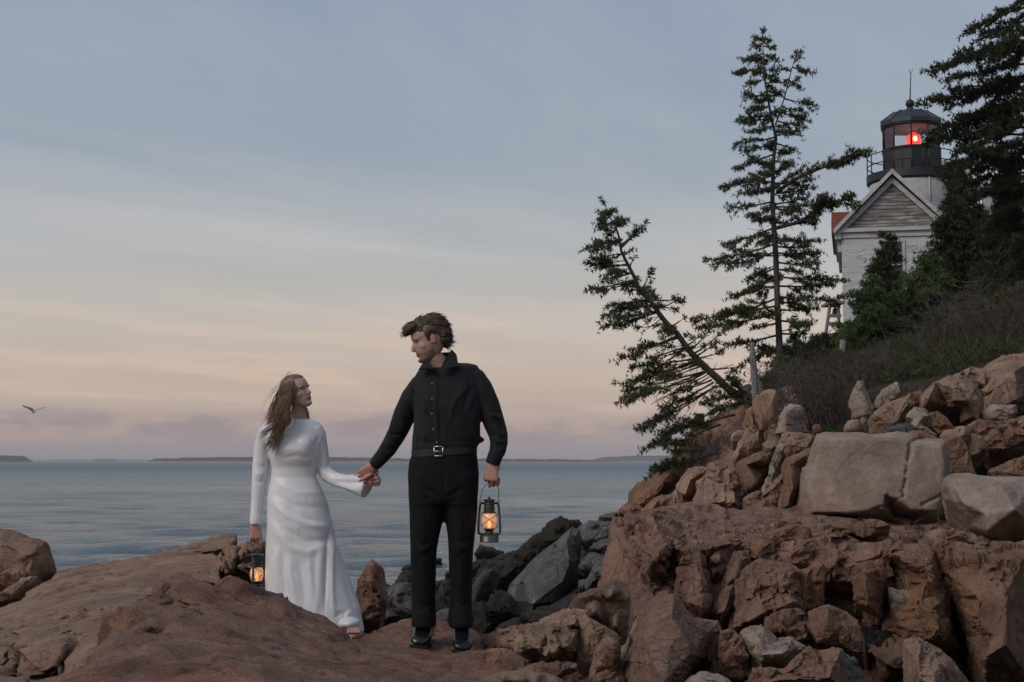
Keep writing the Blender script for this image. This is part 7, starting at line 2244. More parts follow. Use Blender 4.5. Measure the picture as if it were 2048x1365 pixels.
NEAR = ["below the leaning spruce's root", "under the lowest green bough", "beside the smooth pale stone", "at the very edge above the rust-coloured cliff end", "against the pointed driftwood post", "under the mossy green spruce mat",
        "above the tan cliff blocks by the driftwood post", "over the small orange stone", "behind the upright white and rust stone", "between the driftwood post and its brace", "behind the pointed white stone", "between the small orange stone and the low dark spruce", "at the foot of the tall spruce", "under the white peeling post", "above the long tan rock", "behind the arched tan boulder",
        "between the tall spruce and the driftwood post", "beside the white peeling post", "under the low bushy green spruce", "under the wide pale green spruce", "above the pinkish rock shoulder", "between the wide green spruce and the pale pink outcrop", "over the top of the pale pink outcrop", "under the dark dense spruce", "below the large old spruce", "beside the large old spruce's trunk", "in front of the dark dense spruce", "beneath the taller young spruce", "in the shade of the large old spruce", "behind the wide pale green spruce", "beside the small dark spruce", "in front of the tiny spruce by the brick wall"]
for (px, py, Y, h, w) in SPOTS:
    x = (px - 1024) * Y / F
    red = k % 3 == 1
    edge = px < 1500
    kind = "tangle of dead grey twigs" if edge else "leafless reddish-brown shrub" if red else "leafless grey-brown shrub"
    twig_shrub(x, Y, h, w, (30 if py > 740 else 20) if not edge else 26, 300 + k, kind + " " + NEAR[k], "twig_red" if red and not edge else "twig", "dead brush on the cliff edge" if edge else "dry shrubs on the bank", (-0.9, 0) if edge else (-0.15, 0))
    k += 1
grass_patch(4200, 9)
# ------------------------------------------------------------------ lighthouse station
def white_brick():
    t = NT("white_painted_brick")
    n = t.n.new("ShaderNodeTexBrick")
    sz = t.n.new("ShaderNodeSeparateXYZ")
    t.l.new(t.pos, sz.inputs[0])
    cm = t.n.new("ShaderNodeCombineXYZ")
    t.l.new(t.math("ADD", sz.outputs[0], sz.outputs[1]), cm.inputs[0])
    t.l.new(sz.outputs[2], cm.inputs[1])
    t.l.new(cm.outputs[0], n.inputs["Vector"])
    n.inputs["Scale"].default_value = 1.0
    n.inputs["Brick Width"].default_value = 0.22
    n.inputs["Row Height"].default_value = 0.075
    n.inputs["Mortar Size"].default_value = 0.008
    n.inputs["Color1"].default_value = c4(0.62, 0.62, 0.62)
    n.inputs["Color2"].default_value = c4(0.52, 0.52, 0.53)
    n.inputs["Mortar"].default_value = c4(0.44, 0.44, 0.44)
    wear = t.ramp(t.noise(2.2, 8, 0.72, 0.6, t.mapping((0.45, 0.45, 2.4))), [(0.54, 0.0), (0.66, 1.0)])
    body = t.mix(t.math("MULTIPLY", wear, 0.6), n.outputs["Color"], c4(0.17, 0.155, 0.15))
    t.p(col=body, rough=0.7, spec=0.3)
    t.bump(t.math("ADD", t.math("MULTIPLY", n.outputs["Fac"], -1.0), t.math("MULTIPLY", t.noise(30, 5), 0.5)), 0.8, 0.012)
    return t.m


def peeling(name, paint, bare, lo=0.45, hi=0.58):
    t = NT(name)
    f = t.ramp(t.noise(3.0, 9, 0.72, 0.5, t.mapping((0.4, 0.4, 3.5))), [(lo, 0.0), (hi, 1.0)])
    g = t.noise(20, 5, 0.6, 0, t.mapping((0.2, 0.2, 4)))
    t.p(col=t.mix(f, t.mix(g, c4(*[c * 0.85 for c in paint]), c4(*paint)), t.mix(g, c4(*[c * 0.6 for c in bare]), c4(*bare))), rough=0.8, spec=0.2)
    t.bump(g, 0.4, 0.01)
    return t.m


M["brick_white"] = white_brick()
M["clapboard"] = peeling("peeling_clapboard", (0.46, 0.45, 0.45), (0.20, 0.155, 0.135), 0.36, 0.54)
M["trim_white"] = peeling("peeling_white_trim", (0.52, 0.51, 0.51), (0.28, 0.24, 0.225), 0.50, 0.68)
M["shingle_red"] = plain("red_shingles", c4(0.19, 0.055, 0.035), 0.8, 0, 0.3, 6, 0.4)
M["black_iron"] = plain("black_painted_iron", c4(0.012, 0.0125, 0.014), 0.55, 0, 0.35, 5, 0.2)
M["grey_roof"] = plain("dark_metal_roof", c4(0.022, 0.027, 0.032), 0.42, 0.2, 0.25, 3)
M["tower_white"] = white_brick()
M["room_ceiling"] = plain("pale_grey_ceiling_paint", c4(0.34, 0.34, 0.34), 0.8)
M["window_dark"] = plain("dark_window_glass", c4(0.03, 0.033, 0.037), 0.08, 0, 0.3, 2, 0.0, 0.6)


def glass_thin(name, tint=(0.96, 0.97, 0.98), refl=0.07, rough=0.02):
    m, n, l = new_mat(name)
    out = n.new("ShaderNodeOutputMaterial")
    tr = n.new("ShaderNodeBsdfTransparent")
    tr.inputs[0].default_value = (*tint, 1)
    gl = n.new("ShaderNodeBsdfGlossy")
    gl.inputs["Roughness"].default_value = rough
    fr = n.new("ShaderNodeFresnel")
    fr.inputs[0].default_value = 1.5
    ad = n.new("ShaderNodeMath")
    ad.operation = "ADD"
    ad.inputs[1].default_value = refl
    l.new(fr.outputs[0], ad.inputs[0])
    mx = n.new("ShaderNodeMixShader")
    l.new(ad.outputs[0], mx.inputs[0])
    l.new(tr.outputs[0], mx.inputs[1])
    l.new(gl.outputs[0], mx.inputs[2])
    l.new(mx.outputs[0], out.inputs[0])
    return m


M["glass"] = glass_thin("lantern_room_glass")


def emitter(name, col, strength):
    t = NT(name)
    f = t.noise(30, 2)
    t.p(col=c4(*[c * 0.5 for c in col]), emit=c4(*col), estr=strength, rough=0.4)
    return t.m


M["red_lamp"] = emitter("red_beacon", (1.0, 0.045, 0.03), 1.3)
M["red_lamp_core"] = emitter("red_beacon_core", (1.0, 0.16, 0.10), 7.0)


def poly_slab(mb, pts, y0, y1):
    """polygon in x,z extruded from y0 (front) to y1"""
    n = len(pts)
    mb.add([(x, y0, z) for x, z in pts] + [(x, y1, z) for x, z in pts], [tuple(range(n - 1, -1, -1)), tuple(range(n, 2 * n))] + [(i, (i + 1) % n, (i + 1) % n + n, i + n) for i in range(n)])
    return mb


def build_house():
    Y = 50.0
    X = lambda px: P(px, 500, Y).x
    Z = lambda py: P(1780, py, Y).z
    base = min(ground_z(X(1690), Y), ground_z(X(1880), Y)) - 0.4
    h = thing("brick_house", (X(1787), Y, base), "small white-painted brick gabled house with peeling clapboard gable", "house")
    org = tuple(h.location)
    m = MB()
    m.box((X(1686), Y, base), (X(1888), Y + 6, Z(474)))
    m.build("wall", M["brick_white"], h, False, org)
    # entablature and cornice
    m = MB()
    m.box((X(1683), Y - 0.06, Z(474)), (X(1891), Y + 6, Z(463)))
    m.box((X(1678), Y - 0.16, Z(463) + 0.003), (X(1896), Y + 6, Z(455)))
    m.build("cornice", M["trim_white"], h, False, org)
    # gable backing and clapboards
    tri = [(X(1686), Z(455)), (X(1888), Z(455)), (X(1787), Z(352))]
    poly_slab(MB(), tri, Y + 0.05, Y + 6).build("gable", M["clapboard"], h, False, org)
    n = 13
    zb, zt = Z(453), Z(362)
    for i in range(n):
        a, b = zb + (zt - zb) * i / n, zb + (zt - zb) * (i + 1) / n
        ta, tb = (a - Z(455)) / (Z(352) - Z(455)), (b - Z(455)) / (Z(352) - Z(455))
        xa0, xa1 = X(1689) + (X(1787) - X(1689)) * ta, X(1885) + (X(1787) - X(1885)) * ta
        xb0, xb1 = X(1689) + (X(1787) - X(1689)) * tb, X(1885) + (X(1787) - X(1885)) * tb
        m = MB()
        m.add([(xa0, Y + 0.0, a), (xa1, Y + 0.0, a), (xb1, Y + 0.028, b + 0.01), (xb0, Y + 0.028, b + 0.01), (xa0, Y + 0.05, a), (xa1, Y + 0.05, a), (xb1, Y + 0.05, b + 0.01), (xb0, Y + 0.05, b + 0.01)],
              [(0, 1, 2, 3), (7, 6, 5, 4), (0, 4, 5, 1), (1, 5, 6, 2), (2, 6, 7, 3), (3, 7, 4, 0)])
        m.build("clapboard", M["clapboard"], h, False, org)
    # rake boards (outer, inner) and roof
    for side in (-1, 1):
        ex, ax = (1671, 1787) if side < 0 else (1903, 1787)
        for wpx, yo, dz, nm in ((8, -0.34, 0, "rake_board"), (10, -0.12, 11, "rake_trim")):
            m = MB()
            e = (X(ex + (12 if nm == "rake_trim" else 0) * (-side) * 1.0), Z(457 - (0 if nm == "rake_board" else 0)))
            a = (X(ax), Z(341 + dz * 1.3))
            e = (e[0], e[1] if nm == "rake_board" else e[1] + 0.02)
            th = wpx * Y / F * 1.25
            poly_slab(m, [e, (e[0], e[1] - th), (a[0], a[1] - th), a] if side < 0 else [a, (a[0], a[1] - th), (e[0], e[1] - th), e], Y + yo, Y + yo + 0.14 + (0.0 if nm == "rake_board" else 0.06))
            m.build(nm, M["trim_white"], h, False, org)
        m = MB()
        e, a = (X(ex), Z(456)), (X(ax), Z(340))
        poly_slab(m, [(e[0], e[1] - 0.09), (a[0], a[1] - 0.11), (a[0], a[1] - 0.03), (e[0], e[1] - 0.02)], Y - 0.30, Y + 6.2)
        m.build("roof", M["shingle_red"], h, False, org)
    # eave return on the seaward side
    m = MB()
    m.box((X(1673), Y - 0.15, Z(476)), (X(1685), Y + 6, Z(457)))
    m.box((X(1678), Y + 0.1, Z(500)), (X(1685.6), Y + 6, Z(476) - 0.002))
    m.build("eave_return", M["trim_white"], h, False, org)
    # window
    x0, x1, z0, z1 = X(1758), X(1809), Z(552), Z(480)
    m = MB()
    for lo, hi in (((x0, z0), (x0 + 0.09, z1)), ((x1 - 0.09, z0), (x1, z1)), ((x0 + 0.09, z1 - 0.10), (x1 - 0.09, z1)), ((x0 - 0.05, z0 - 0.08), (x1 + 0.05, z0))):
        m.box((lo[0], Y - 0.05, lo[1]), (hi[0], Y + 0.02, hi[1]))
    w = m.build("window", M["trim_white"], h, False, org)
    gx0, gx1, gz0, gz1 = x0 + 0.09, x1 - 0.09, z0, z1 - 0.10
    for i in range(2):
        for j in range(3):
            a0, a1 = gx0 + (gx1 - gx0) * i / 2 + 0.02, gx0 + (gx1 - gx0) * (i + 1) / 2 - 0.02
            b0, b1 = gz0 + (gz1 - gz0) * j / 3 + 0.02, gz0 + (gz1 - gz0) * (j + 1) / 3 - 0.02
            o = MB().box((a0, Y - 0.022, b0), (a1, Y - 0.005, b1)).build("pane", M["window_dark"], None, False)
            o.parent = w
            o.location = -wpos(w)
    m = MB()
    m.box(((gx0 + gx1) / 2 - 0.02, Y - 0.035, gz0), ((gx0 + gx1) / 2 + 0.02, Y + 0.0, gz1))
    for j in (1, 2):
        zz = gz0 + (gz1 - gz0) * j / 3
        m.box((gx0, Y - 0.032, zz - 0.02), (gx1, Y + 0.003, zz + 0.02))
    o = m.build("muntin", M["trim_white"], None, False)
    o.parent = w
    o.location = -wpos(w)
    h.rotation_euler = (0, 0, math.radians(-13.5))      # its gable looks toward the rocks below


def build_tower():
    Y = 55.0
    S = Y / F
    cx = P(1822, 300, Y).x
    Z = lambda py: P(1822, py, Y).z
    base = ground_z(cx, Y) - 0.5
    t = thing("lighthouse", (cx, Y, base), "white lighthouse tower with black lantern room and glowing red lamp", "lighthouse")
    org = tuple(t.location)
    c0 = Vector((cx, Y, 0))
    R_ = 84 * S
    m = MB()
    m.lathe([(R_ * 1.02, base), (R_, Z(368)), (R_, Z(366))], c0, 48)
    m.build("wall", M["tower_white"], t, True, org)
    m = MB()
    m.lathe([(R_ * 0.98, Z(372)), (R_ + 0.07, Z(369)), (R_ + 0.10, Z(367)), (R_ + 0.10, Z(352)), (R_ + 0.04, Z(351)), (0.4, Z(351) + 0.01)], c0, 48)
    autosmooth(m.build("gallery", M["black_iron"], t, True, org))
    # lightning cable on the white wall
    # octagonal lantern: parapet, posts, panes, roof
    n = 10
    off = math.radians(-90 + 3)
    oc = lambda r, z, k: Vector((cx + r * math.cos(off + 2 * math.pi * (k + 0.5) / n), Y + r * math.sin(off + 2 * math.pi * (k + 0.5) / n), z))
    RL = 58 * S
    zp0, zp1, zw = Z(351), Z(303), Z(257)
    for k in range(n):
        m = MB()
        a, b = oc(RL, 0, k - 1), oc(RL, 0, k)
        ai, bi = oc(RL - 0.08, 0, k - 1), oc(RL - 0.08, 0, k)
        m.add([Vector((p.x, p.y, z)) for z in (zp0, zp1) for p in (a, b, bi, ai)], [(0, 1, 5, 4), (1, 2, 6, 5), (2, 3, 7, 6), (3, 0, 4, 7), (4, 5, 6, 7), (3, 2, 1, 0)])
        m.build("parapet_panel", M["black_iron"], t, False, org)
        m = MB()
        ra = RL - 0.04
        p, q = oc(ra, 0, k - 1), oc(ra, 0, k)
        m.add([(p.x, p.y, zp1 + 0.02), (q.x, q.y, zp1 + 0.02), (q.x, q.y, zw), (p.x, p.y, zw)], [(0, 1, 2, 3)])
        m.build("pane", M["glass"], t, False, org)
        m = MB()
        p = oc(RL - 0.02, 0, k)
        m.tube([(p.x, p.y, zp1), (p.x, p.y, zw + 0.05)], 0.035, 8)
        m.build("glazing_bar", M["black_iron"], t, True, org)
        # vertical seam strip on the parapet
        m = MB()
        m.tube([(p.x, p.y, zp0), (p.x, p.y, zp1)], 0.035, 6)
        m.build("seam", M["black_iron"], t, True, org)
    m = MB()
    for z_, r_ in ((zp1, RL + 0.03), (zw, RL + 0.03)):
        m.tube([oc(r_ - 0.03, z_, k) for k in range(n + 1)], 0.05, 6, False)
    m.build("ring_rail", M["black_iron"], t, True, org)
    m = MB()
    m.lathe([(RL - 0.06, zw - 0.03), (RL - 0.06, zw - 0.012)], c0, 20)
    m.build("ceiling", M["room_ceiling"], t, False, org)
    # roof: eave fascia then ribbed cone
    m = MB()
    RE = 62 * S
    rings = [(RL - 0.05, zw - 0.01), (RE, zw + 0.05), (RE, zw + 0.22), (RE * 0.55, zw + 0.62), (RE * 0.16, Z(226)), (RE * 0.12, Z(222))]
    vs_, fs_ = [], []
    for r_, z_ in rings:
        vs_ += [oc(r_, z_, k) for k in range(n)]
    for i in range(len(rings) - 1):
        for k in range(n):
            fs_.append((i * n + k, i * n + (k + 1) % n, (i + 1) * n + (k + 1) % n, (i + 1) * n + k))
    fs_.append(tuple((len(rings) - 1) * n + k for k in range(n)))
    m.add(vs_, fs_)
    roof = m.build("roof", M["grey_roof"], t, False, org)
    m = MB()
    for k in range(n):
        m.tube([oc(RE, zw + 0.225, k), oc(RE * 0.55, zw + 0.625, k), oc(RE * 0.16, Z(226), k)], 0.022, 5)
    o = m.build("roof_rib", M["black_iron"], None, True)
    o.parent = roof
    o.location = -wpos(roof)
    m = MB()
    zb = Z(208)
    m.lathe([(0.21, Z(226)), (0.17, Z(222)), (0.13, Z(219)), (0.15, Z(217)), (0.10, Z(215))], c0, 16)
    m.ball((cx, Y, zb), 9 * S, 18, 12)
    m.build("ventilator_ball", M["black_iron"], t, True, org)
    m = MB()
    tip = Vector((cx + 0.06, Y, Z(148)))
    m.tube([(cx, Y, zb), tip], [0.028, 0.016], 6)
    for s_ in (-1, 1):
        m.tube([tip, tip + Vector((s_ * 0.08, 0, 0.17))], 0.012, 5)
    m.build("lightning_rod", M["black_iron"], t, True, org)
    # gallery railing
    RR = R_ + 0.06
    zr = [Z(351), Z(334), Z(314)]
    for k in range(14):
        a = 2 * math.pi * k / 14 + 0.2
        MB().tube([(cx + RR * math.cos(a), Y + RR * math.sin(a), zr[0] - 0.1), (cx + RR * math.cos(a), Y + RR * math.sin(a), zr[2])], 0.022, 6).build("railing_post", M["black_iron"], t, True, org)
    for z_ in zr[1:]:
        m = MB()
        m.tube([(cx + RR * math.cos(a), Y + RR * math.sin(a), z_) for a in np.linspace(0, 2 * math.pi, 49)], 0.022, 6, False)
        m.build("railing", M["black_iron"], t, True, org)
    # the lens with the lit lamp
    lens = Vector((cx + 0.1, Y, 0))
    m = MB()
    m.lathe([(0.16, zp1 - 0.15), (0.23, zp1), (0.27, zp1 + 0.2), (0.28, zp1 + 0.42), (0.25, zp1 + 0.62), (0.12, zp1 + 0.72)], lens, 20)
    ln = m.build("lens", M["red_lamp"], t, True, org)
    m = MB()
    m.ball((cx + 0.1, Y - 0.22, zp1 + 0.44), (0.10, 0.10, 0.13), 12, 8)
    o = m.build("lamp", M["red_lamp_core"], None, True)
    o.parent = ln
    o.location = -wpos(ln)
    m = MB()
    for z_ in (zp1 + 0.02, zp1 + 0.2, zp1 + 0.62):
        m.tube([(lens.x + 0.29 * math.cos(a), Y + 0.29 * math.sin(a), z_) for a in np.linspace(0, 2 * math.pi, 21)], 0.012, 5, False)
    m.build("lens_frame", M["black_iron"], t, True, org)
    # down-pipe on the tower face
    m = MB()
    a = math.radians(-83)
    m.tube([(cx + (R_ + 0.03) * math.cos(a), Y + (R_ + 0.03) * math.sin(a), Z(440)), (cx + (R_ + 0.03) * math.cos(a), Y + (R_ + 0.03) * math.sin(a), Z(368))], 0.03, 6)
    m.build("conduit", M["trim_white"], t, True, org)


def build_keeper_house():
    Y = 60.0
    X = lambda px: P(px, 450, Y).x
    Z = lambda py: P(1800, py, Y).z
    base = Z(600)
    k = thing("keeper_house", (X(1880), Y, base), "long red-roofed white keeper's house mostly hidden behind the tower and spruces", "house")
    org = tuple(k.location)
    MB().box((X(1712), Y, base), (X(2090), Y + 6, Z(452))).build("wall", M["brick_white"], k, False, org)
    m = MB()
    x0, x1 = X(1668), X(2096)
    ze, zr = Z(454), Z(404)
    m.add([(x0, Y - 0.4, ze), (x1, Y - 0.4, ze), (x1, Y + 1.6, zr), (x0, Y + 1.6, zr), (x0, Y + 6.4, ze), (x1, Y + 6.4, ze), (x0, Y - 0.4, ze - 0.15), (x1, Y - 0.4, ze - 0.15), (x0, Y + 6.4, ze - 0.15), (x1, Y + 6.4, ze - 0.15)],
          [(0, 1, 2, 3), (3, 2, 5, 4), (6, 7, 1, 0), (9, 8, 4, 5), (8, 9, 7, 6), (0, 3, 4, 8, 6), (7, 9, 5, 2, 1)])
    roof = m.build("roof", M["shingle_red"], k, False, org)
    # courses of shingles on the slope that shows
    m = MB()
    for i in range(1, 9):
        t_ = i / 9
        y_, z_ = Y - 0.4 + 2.0 * t_, ze + (zr - ze) * t_
        m.box((x0 - 0.01, y_ - 0.02, z_ - 0.005), (x1, y_ + 0.05, z_ + 0.035))
    o = m.build("shingle_course", M["shingle_red"], None, False)
    o.parent = roof
    o.location = -wpos(roof)
    # white dormer
    m = MB()
    dx0, dx1 = X(1968), X(2004)
    poly_slab(m, [(dx0, Z(446)), (dx1, Z(446)), (dx1, Z(392)), ((dx0 + dx1) / 2, Z(372)), (dx0, Z(392))], Y - 0.3, Y + 1.5)
    m.build("dormer", M["trim_white"], k, False, org)
    k.rotation_euler = (0, 0, math.radians(-13.5))


def build_bell_stand():
    Y = 44.0
    Q = lambda x, y, d=0.0: P(x, y, Y + d)
    b = thing("bell_stand", (Q(1664, 668).x, Y, Q(1664, 668).z), "grey timber bell stand beside the corner of the brick house", "stand")
    org = tuple(b.location)
    for d in (0.0, 0.7):
        for (x0, y0, x1, y1) in ((1651, 672, 1660, 609), (1679, 672, 1676, 609)):
            MB().tube([Q(x0, y0, d), Q(x1, y1, d)], 0.055, 6).build("leg", M["old_wood"], b, False, org)
    for y_, x0, x1 in ((648, 1652, 1684), (632, 1656, 1682)):
        m = MB()
        m.box((Q(x0, y_).x, Y - 0.06, Q(0, y_).z - 0.05), (Q(x1, y_).x, Y + 0.06, Q(0, y_).z + 0.05))
        m.build("rail", M["old_wood"], b, False, org)
    m = MB()
    m.box((Q(1655, 605).x, Y - 0.25, Q(0, 609).z), (Q(1686, 605).x, Y + 0.95, Q(0, 604).z))
    m.build("top_plank", M["old_wood"], b, False, org)
    m = MB()
    c = Q(1670, 626, 0.35)
    m.lathe([(0.13, -0.14), (0.12, -0.10), (0.09, 0.0), (0.07, 0.10), (0.03, 0.16)], c, 16)
    m.tube([c + Vector((0, 0, 0.15)), c + Vector((0, 0, 0.36))], 0.02, 6)
    m.build("bell", M["black_iron"], b, True, org)


def post(label, px, py0, py1, Y, rpx, lean=0, pointed=True, mat="old_wood"):
    S = Y / F
    a, b = P(px, py1, Y), P(px + lean, py0, Y)
    a.z -= 0.15
    m = MB()
    n = 7
    pts = [a.lerp(b, t) for t in (0, 0.3, 0.6, 0.85, 0.95, 1.0)]
    rr = [rpx * S * k for k in ((1.1, 1.0, 0.95, 0.85, 0.6, 0.25) if pointed else (1.1, 1.0, 0.97, 0.95, 0.93, 0.9))]
    m.tube(pts, rr, n)
    o = m.build("wooden_post", M[mat], None, False, tuple(a))
    tagged(o, label, "post")


build_house()
build_tower()
build_keeper_house()
build_bell_stand()
post("pointed silvery driftwood post standing on the cliff by the leaning spruce", 1514, 684, 812, 18.4, 7.5, -11)
post("short grey wooden brace leaning against the pointed driftwood post", 1534, 762, 800, 18.6, 5.5, -16, False)
post("white peeling post at the bank below the brick house's corner", 1685, 680, 745, 26, 6.5, 0, False, "trim_white")
# ------------------------------------------------------------------ hurricane lanterns
M["lantern_metal"] = plain("tarnished_lantern_metal", c4(0.10, 0.095, 0.082), 0.42, 0.7, 0.3, 20, 0.15)
M["lantern_green"] = plain("dark_green_lantern_paint", c4(0.030, 0.042, 0.040), 0.32, 0.25, 0.25, 20, 0.1)
M["wire"] = plain("dark_wire", c4(0.03, 0.03, 0.03), 0.4, 0.8)
M["flame"] = emitter("lantern_flame", (1.0, 0.27, 0.045), 3.6)
M["wick"] = plain("wick_brass", c4(0.25, 0.17, 0.07), 0.4, 0.8)


def frosted_globe():
    m, n, l = new_mat("frosted_lantern_glass")
    out = n.new("ShaderNodeOutputMaterial")
    tr = n.new("ShaderNodeBsdfTransparent")
    tr.inputs[0].default_value = (0.95, 0.94, 0.94, 1)
    tl = n.new("ShaderNodeBsdfTranslucent")
    tl.inputs[0].default_value = (0.85, 0.82, 0.80, 1)
    gl = n.new("ShaderNodeBsdfGlossy")
    gl.inputs["Roughness"].default_value = 0.12
    df = n.new("ShaderNodeBsdfDiffuse")
    df.inputs[0].default_value = (0.8, 0.78, 0.78, 1)
    a = n.new("ShaderNodeMixShader")
    a.inputs[0].default_value = 0.40
    l.new(tr.outputs[0], a.inputs[1])
    l.new(tl.outputs[0], a.inputs[2])
    b = n.new("ShaderNodeMixShader")
    b.inputs[0].default_value = 0.22
    l.new(a.outputs[0], b.inputs[1])
    l.new(df.outputs[0], b.inputs[2])
    c = n.new("ShaderNodeMixShader")
    c.inputs[0].default_value = 0.07
    l.new(b.outputs[0], c.inputs[1])
    l.new(gl.outputs[0], c.inputs[2])
    l.new(c.outputs[0], out.inputs[0])
    return m


M["globe"] = frosted_globe()


def lantern(label, base, H, yaw, hold, metal, power):
    """base: centre of the bottom; H: height to the top of the cap; hold: where the hand grips the bail"""
    base = Vector(base)
    t = thing("oil_lantern", base, label, "lantern")
    org = tuple(base)
    s = H / 0.25
    rot = Matrix.Rotation(yaw, 3, "Z")
    at = lambda x, y, z: base + rot @ Vector((x * s, y * s, z * s))
    Lz = lambda prof: [(r * s, z * s) for r, z in prof]
    def lat(name, prof, mat, n=28):
        m = MB()
        m.lathe(Lz(prof), base, n)
        return autosmooth(m.build(name, M[mat], t, True, org), 40)
    lat("fuel_tank", [(0.052, 0.0), (0.056, 0.003), (0.053, 0.007), (0.053, 0.033), (0.049, 0.038), (0.030, 0.044), (0.024, 0.050)], metal)
    m = MB()
    m.lathe([(0.009 * s, 0.0), (0.009 * s, 0.012 * s), (0.005 * s, 0.015 * s)], at(0.032, -0.012, 0.041), 10)
    m.build("filler_cap", M["wick"], t, True, org)
    lat("burner", [(0.023, 0.048), (0.026, 0.054), (0.020, 0.062), (0.027, 0.070), (0.033, 0.074), (0.034, 0.078), (0.020, 0.081)], metal)
    lat("globe", [(0.030, 0.079), (0.036, 0.090), (0.041, 0.108), (0.042, 0.125), (0.039, 0.145), (0.033, 0.160), (0.030, 0.164)], "globe")
    lat("chimney", [(0.036, 0.163), (0.039, 0.167), (0.036, 0.171), (0.030, 0.175), (0.030, 0.186), (0.034, 0.189), (0.034, 0.193), (0.029, 0.196), (0.029, 0.212), (0.033, 0.216), (0.031, 0.221), (0.028, 0.223), (0.028, 0.236)], metal)
    lat("cap", [(0.041, 0.235), (0.043, 0.237), (0.038, 0.241), (0.014, 0.245), (0.006, 0.247), (0.008, 0.251), (0.005, 0.256)], metal)
    for sg in (-1, 1):
        m = MB()
        pts = [at(sg * 0.030, 0, 0.219), at(sg * 0.044, 0, 0.220), at(sg * 0.052, 0, 0.208), at(sg * 0.056, 0, 0.17), at(sg * 0.060, 0, 0.10), at(sg * 0.061, 0, 0.062), at(sg * 0.055, 0, 0.048), at(sg * 0.040, 0, 0.045), at(sg * 0.026, 0, 0.047)]
        m.tube(smooth_path(pts, 3), 0.0068 * s, 8)
        m.build("side_tube", M[metal], t, True, org)
        m = MB()
        ring = [at(sg * 0.053 + 0.0, 0, 0.228) + rot @ Vector((0.007 * s * math.cos(a), 0, 0.007 * s * math.sin(a))) for a in np.linspace(0, 2 * math.pi, 13)]
        m.tube(ring, 0.0018 * s, 5, False)
        m.build("bail_eye", M["wire"], t, True, org)
    # crossed wire guard round the globe
    for ph in (0, math.pi):
        m = MB()
        pts = []
        for i in range(13):
            a = ph - 1.9 + 3.8 * i / 12
            z = 0.092 + 0.070 * (0.5 - 0.5 * math.cos(math.pi * i / 12))
            pts.append(at(0.046 * math.cos(a - math.pi / 2), 0.046 * math.sin(a - math.pi / 2), z))
        m.tube(pts, 0.0016 * s, 5)
        m.build("guard_wire", M["wire"], t, True, org)
        m = MB()
        m.tube([Vector((p.x, p.y, 2 * at(0, 0, 0.127).z - p.z)) for p in pts], 0.0016 * s, 5)
        m.build("guard_wire", M["wire"], t, True, org)
    # bail: from both eyes up to the hand
    h = Vector(hold)
    m = MB()
    e0, e1 = at(-0.053, 0, 0.234), at(0.053, 0, 0.234)
    sx = rot @ Vector((1, 0, 0))
    w = 0.036 * s
    p0, p1 = h - sx * w, h + sx * w
    pts = [e0, e0.lerp(p0, 0.35) + sx * -0.003, e0.lerp(p0, 0.7) - sx * 0.004, p0 - Vector((0, 0, 0.012)), p0 + sx * 0.008, h, p1 - sx * 0.008, p1 - Vector((0, 0, 0.012)), e1.lerp(p1, 0.7) + sx * 0.004, e1.lerp(p1, 0.35) + sx * 0.003, e1]
    m.tube(smooth_path(pts, 3), 0.0022 * s, 6)
    m.build("bail", M["wire"], t, True, org)
    m = MB()
    m.lathe(Lz([(0.004, 0.080), (0.0085, 0.088), (0.010, 0.097), (0.008, 0.108), (0.0045, 0.118), (0.001, 0.125)]), base, 12)
    m.build("flame", M["flame"], t, True, org)
    ld = bpy.data.lights.new("flame_light", "POINT")
    ld.energy = power
    ld.color = (1.0, 0.40, 0.11)
    ld.shadow_soft_size = 0.011
    lo = bpy.data.objects.new("flame_light", ld)
    COL.objects.link(lo)
    lo.location = base + Vector((0, 0, 0.135 * s))


cM = P(978.5, 1085, HOLD_M.y)
lantern("lit lantern with tarnished bare metal frame hanging from the man's hand", (cM.x, HOLD_M.y, cM.z), 0.245 * HOLD_M.y / 7.95, 0.0, HOLD_M, "lantern_metal", 0.08)
cW = P(513, 1188, HOLD_W.y)
lantern("lit dark green lantern held low beside the white dress", (cW.x, HOLD_W.y, cW.z), 0.245, math.radians(78), HOLD_W, "lantern_green", 0.07)


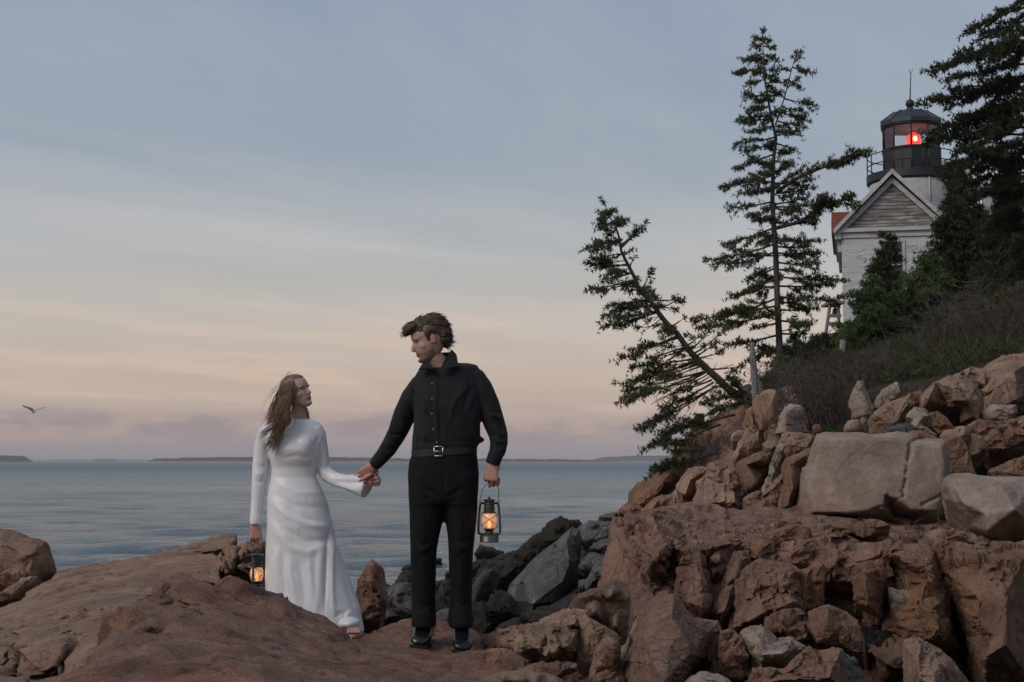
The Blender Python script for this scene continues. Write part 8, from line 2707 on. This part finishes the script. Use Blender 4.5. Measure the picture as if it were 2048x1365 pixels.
# ------------------------------------------------------------------ gull
def gull():
    Y = 68.0
    S = Y / F
    c = P(68, 823, Y)
    g = thing("seagull", c, "seagull gliding low over the sea with both wings spread", "bird")
    org = tuple(c)
    M["gull_body"] = plain("gull_white", c4(0.42, 0.42, 0.43), 0.7)
    M["gull_wing"] = plain("gull_grey_wing", c4(0.12, 0.12, 0.125), 0.7)
    m = MB()
    m.loft([(c + Vector((x * 1.0, d, z)), Vector((0.0, 0.0, r)), Vector((0, r * 1.0, 0))) for x, d, z, r in ((-0.12, 0.16, -0.05, 0.02), (-0.09, 0.10, -0.03, 0.06), (0, 0, 0, 0.085), (0.07, -0.10, 0.0, 0.07), (0.10, -0.16, 0.02, 0.045), (0.13, -0.20, 0.02, 0.04), (0.15, -0.23, 0.015, 0.012))], 12)
    m.build("body", M["gull_body"], g, True, org)
    for sg, pts in ((-1, [(0, 0.02), (-7, -5), (-14, -8), (-20, -9), (-26, -13)]), (1, [(0, 0.0), (5, -2), (11, -6), (17, -7), (24, -9)])):
        m = MB()
        rings = []
        for i, (dx, dy) in enumerate(pts):
            ch = (0.11, 0.125, 0.11, 0.085, 0.012)[i]
            rings.append((c + Vector((dx * S, 0.04 * i, -dy * S)), Vector((0.25 * ch, ch, 0.30 * ch)), Vector((0, 0, 0.012 * (1 - 0.18 * i)))))
        m.loft(rings, 12)
        m.build("wing", M["gull_wing"], g, True, org)


gull()


# ------------------------------------------------------------------ sea haze
def build_haze():
    m, n, l = new_mat("sea_haze")
    out = n.new("ShaderNodeOutputMaterial")
    v = n.new("ShaderNodeVolumePrincipled")
    v.inputs["Color"].default_value = (0.93, 0.90, 0.92, 1)
    v.inputs["Density"].default_value = 0.00017
    v.inputs["Anisotropy"].default_value = 0.0
    l.new(v.outputs[0], out.inputs["Volume"])
    o = MB().box((-14000, -60, -3.0), (14000, 12500, 26)).build("haze", m, None, False)
    o["kind"] = "stuff"
    o["label"] = "thin pale sea haze"
    o["category"] = "haze"


build_haze()
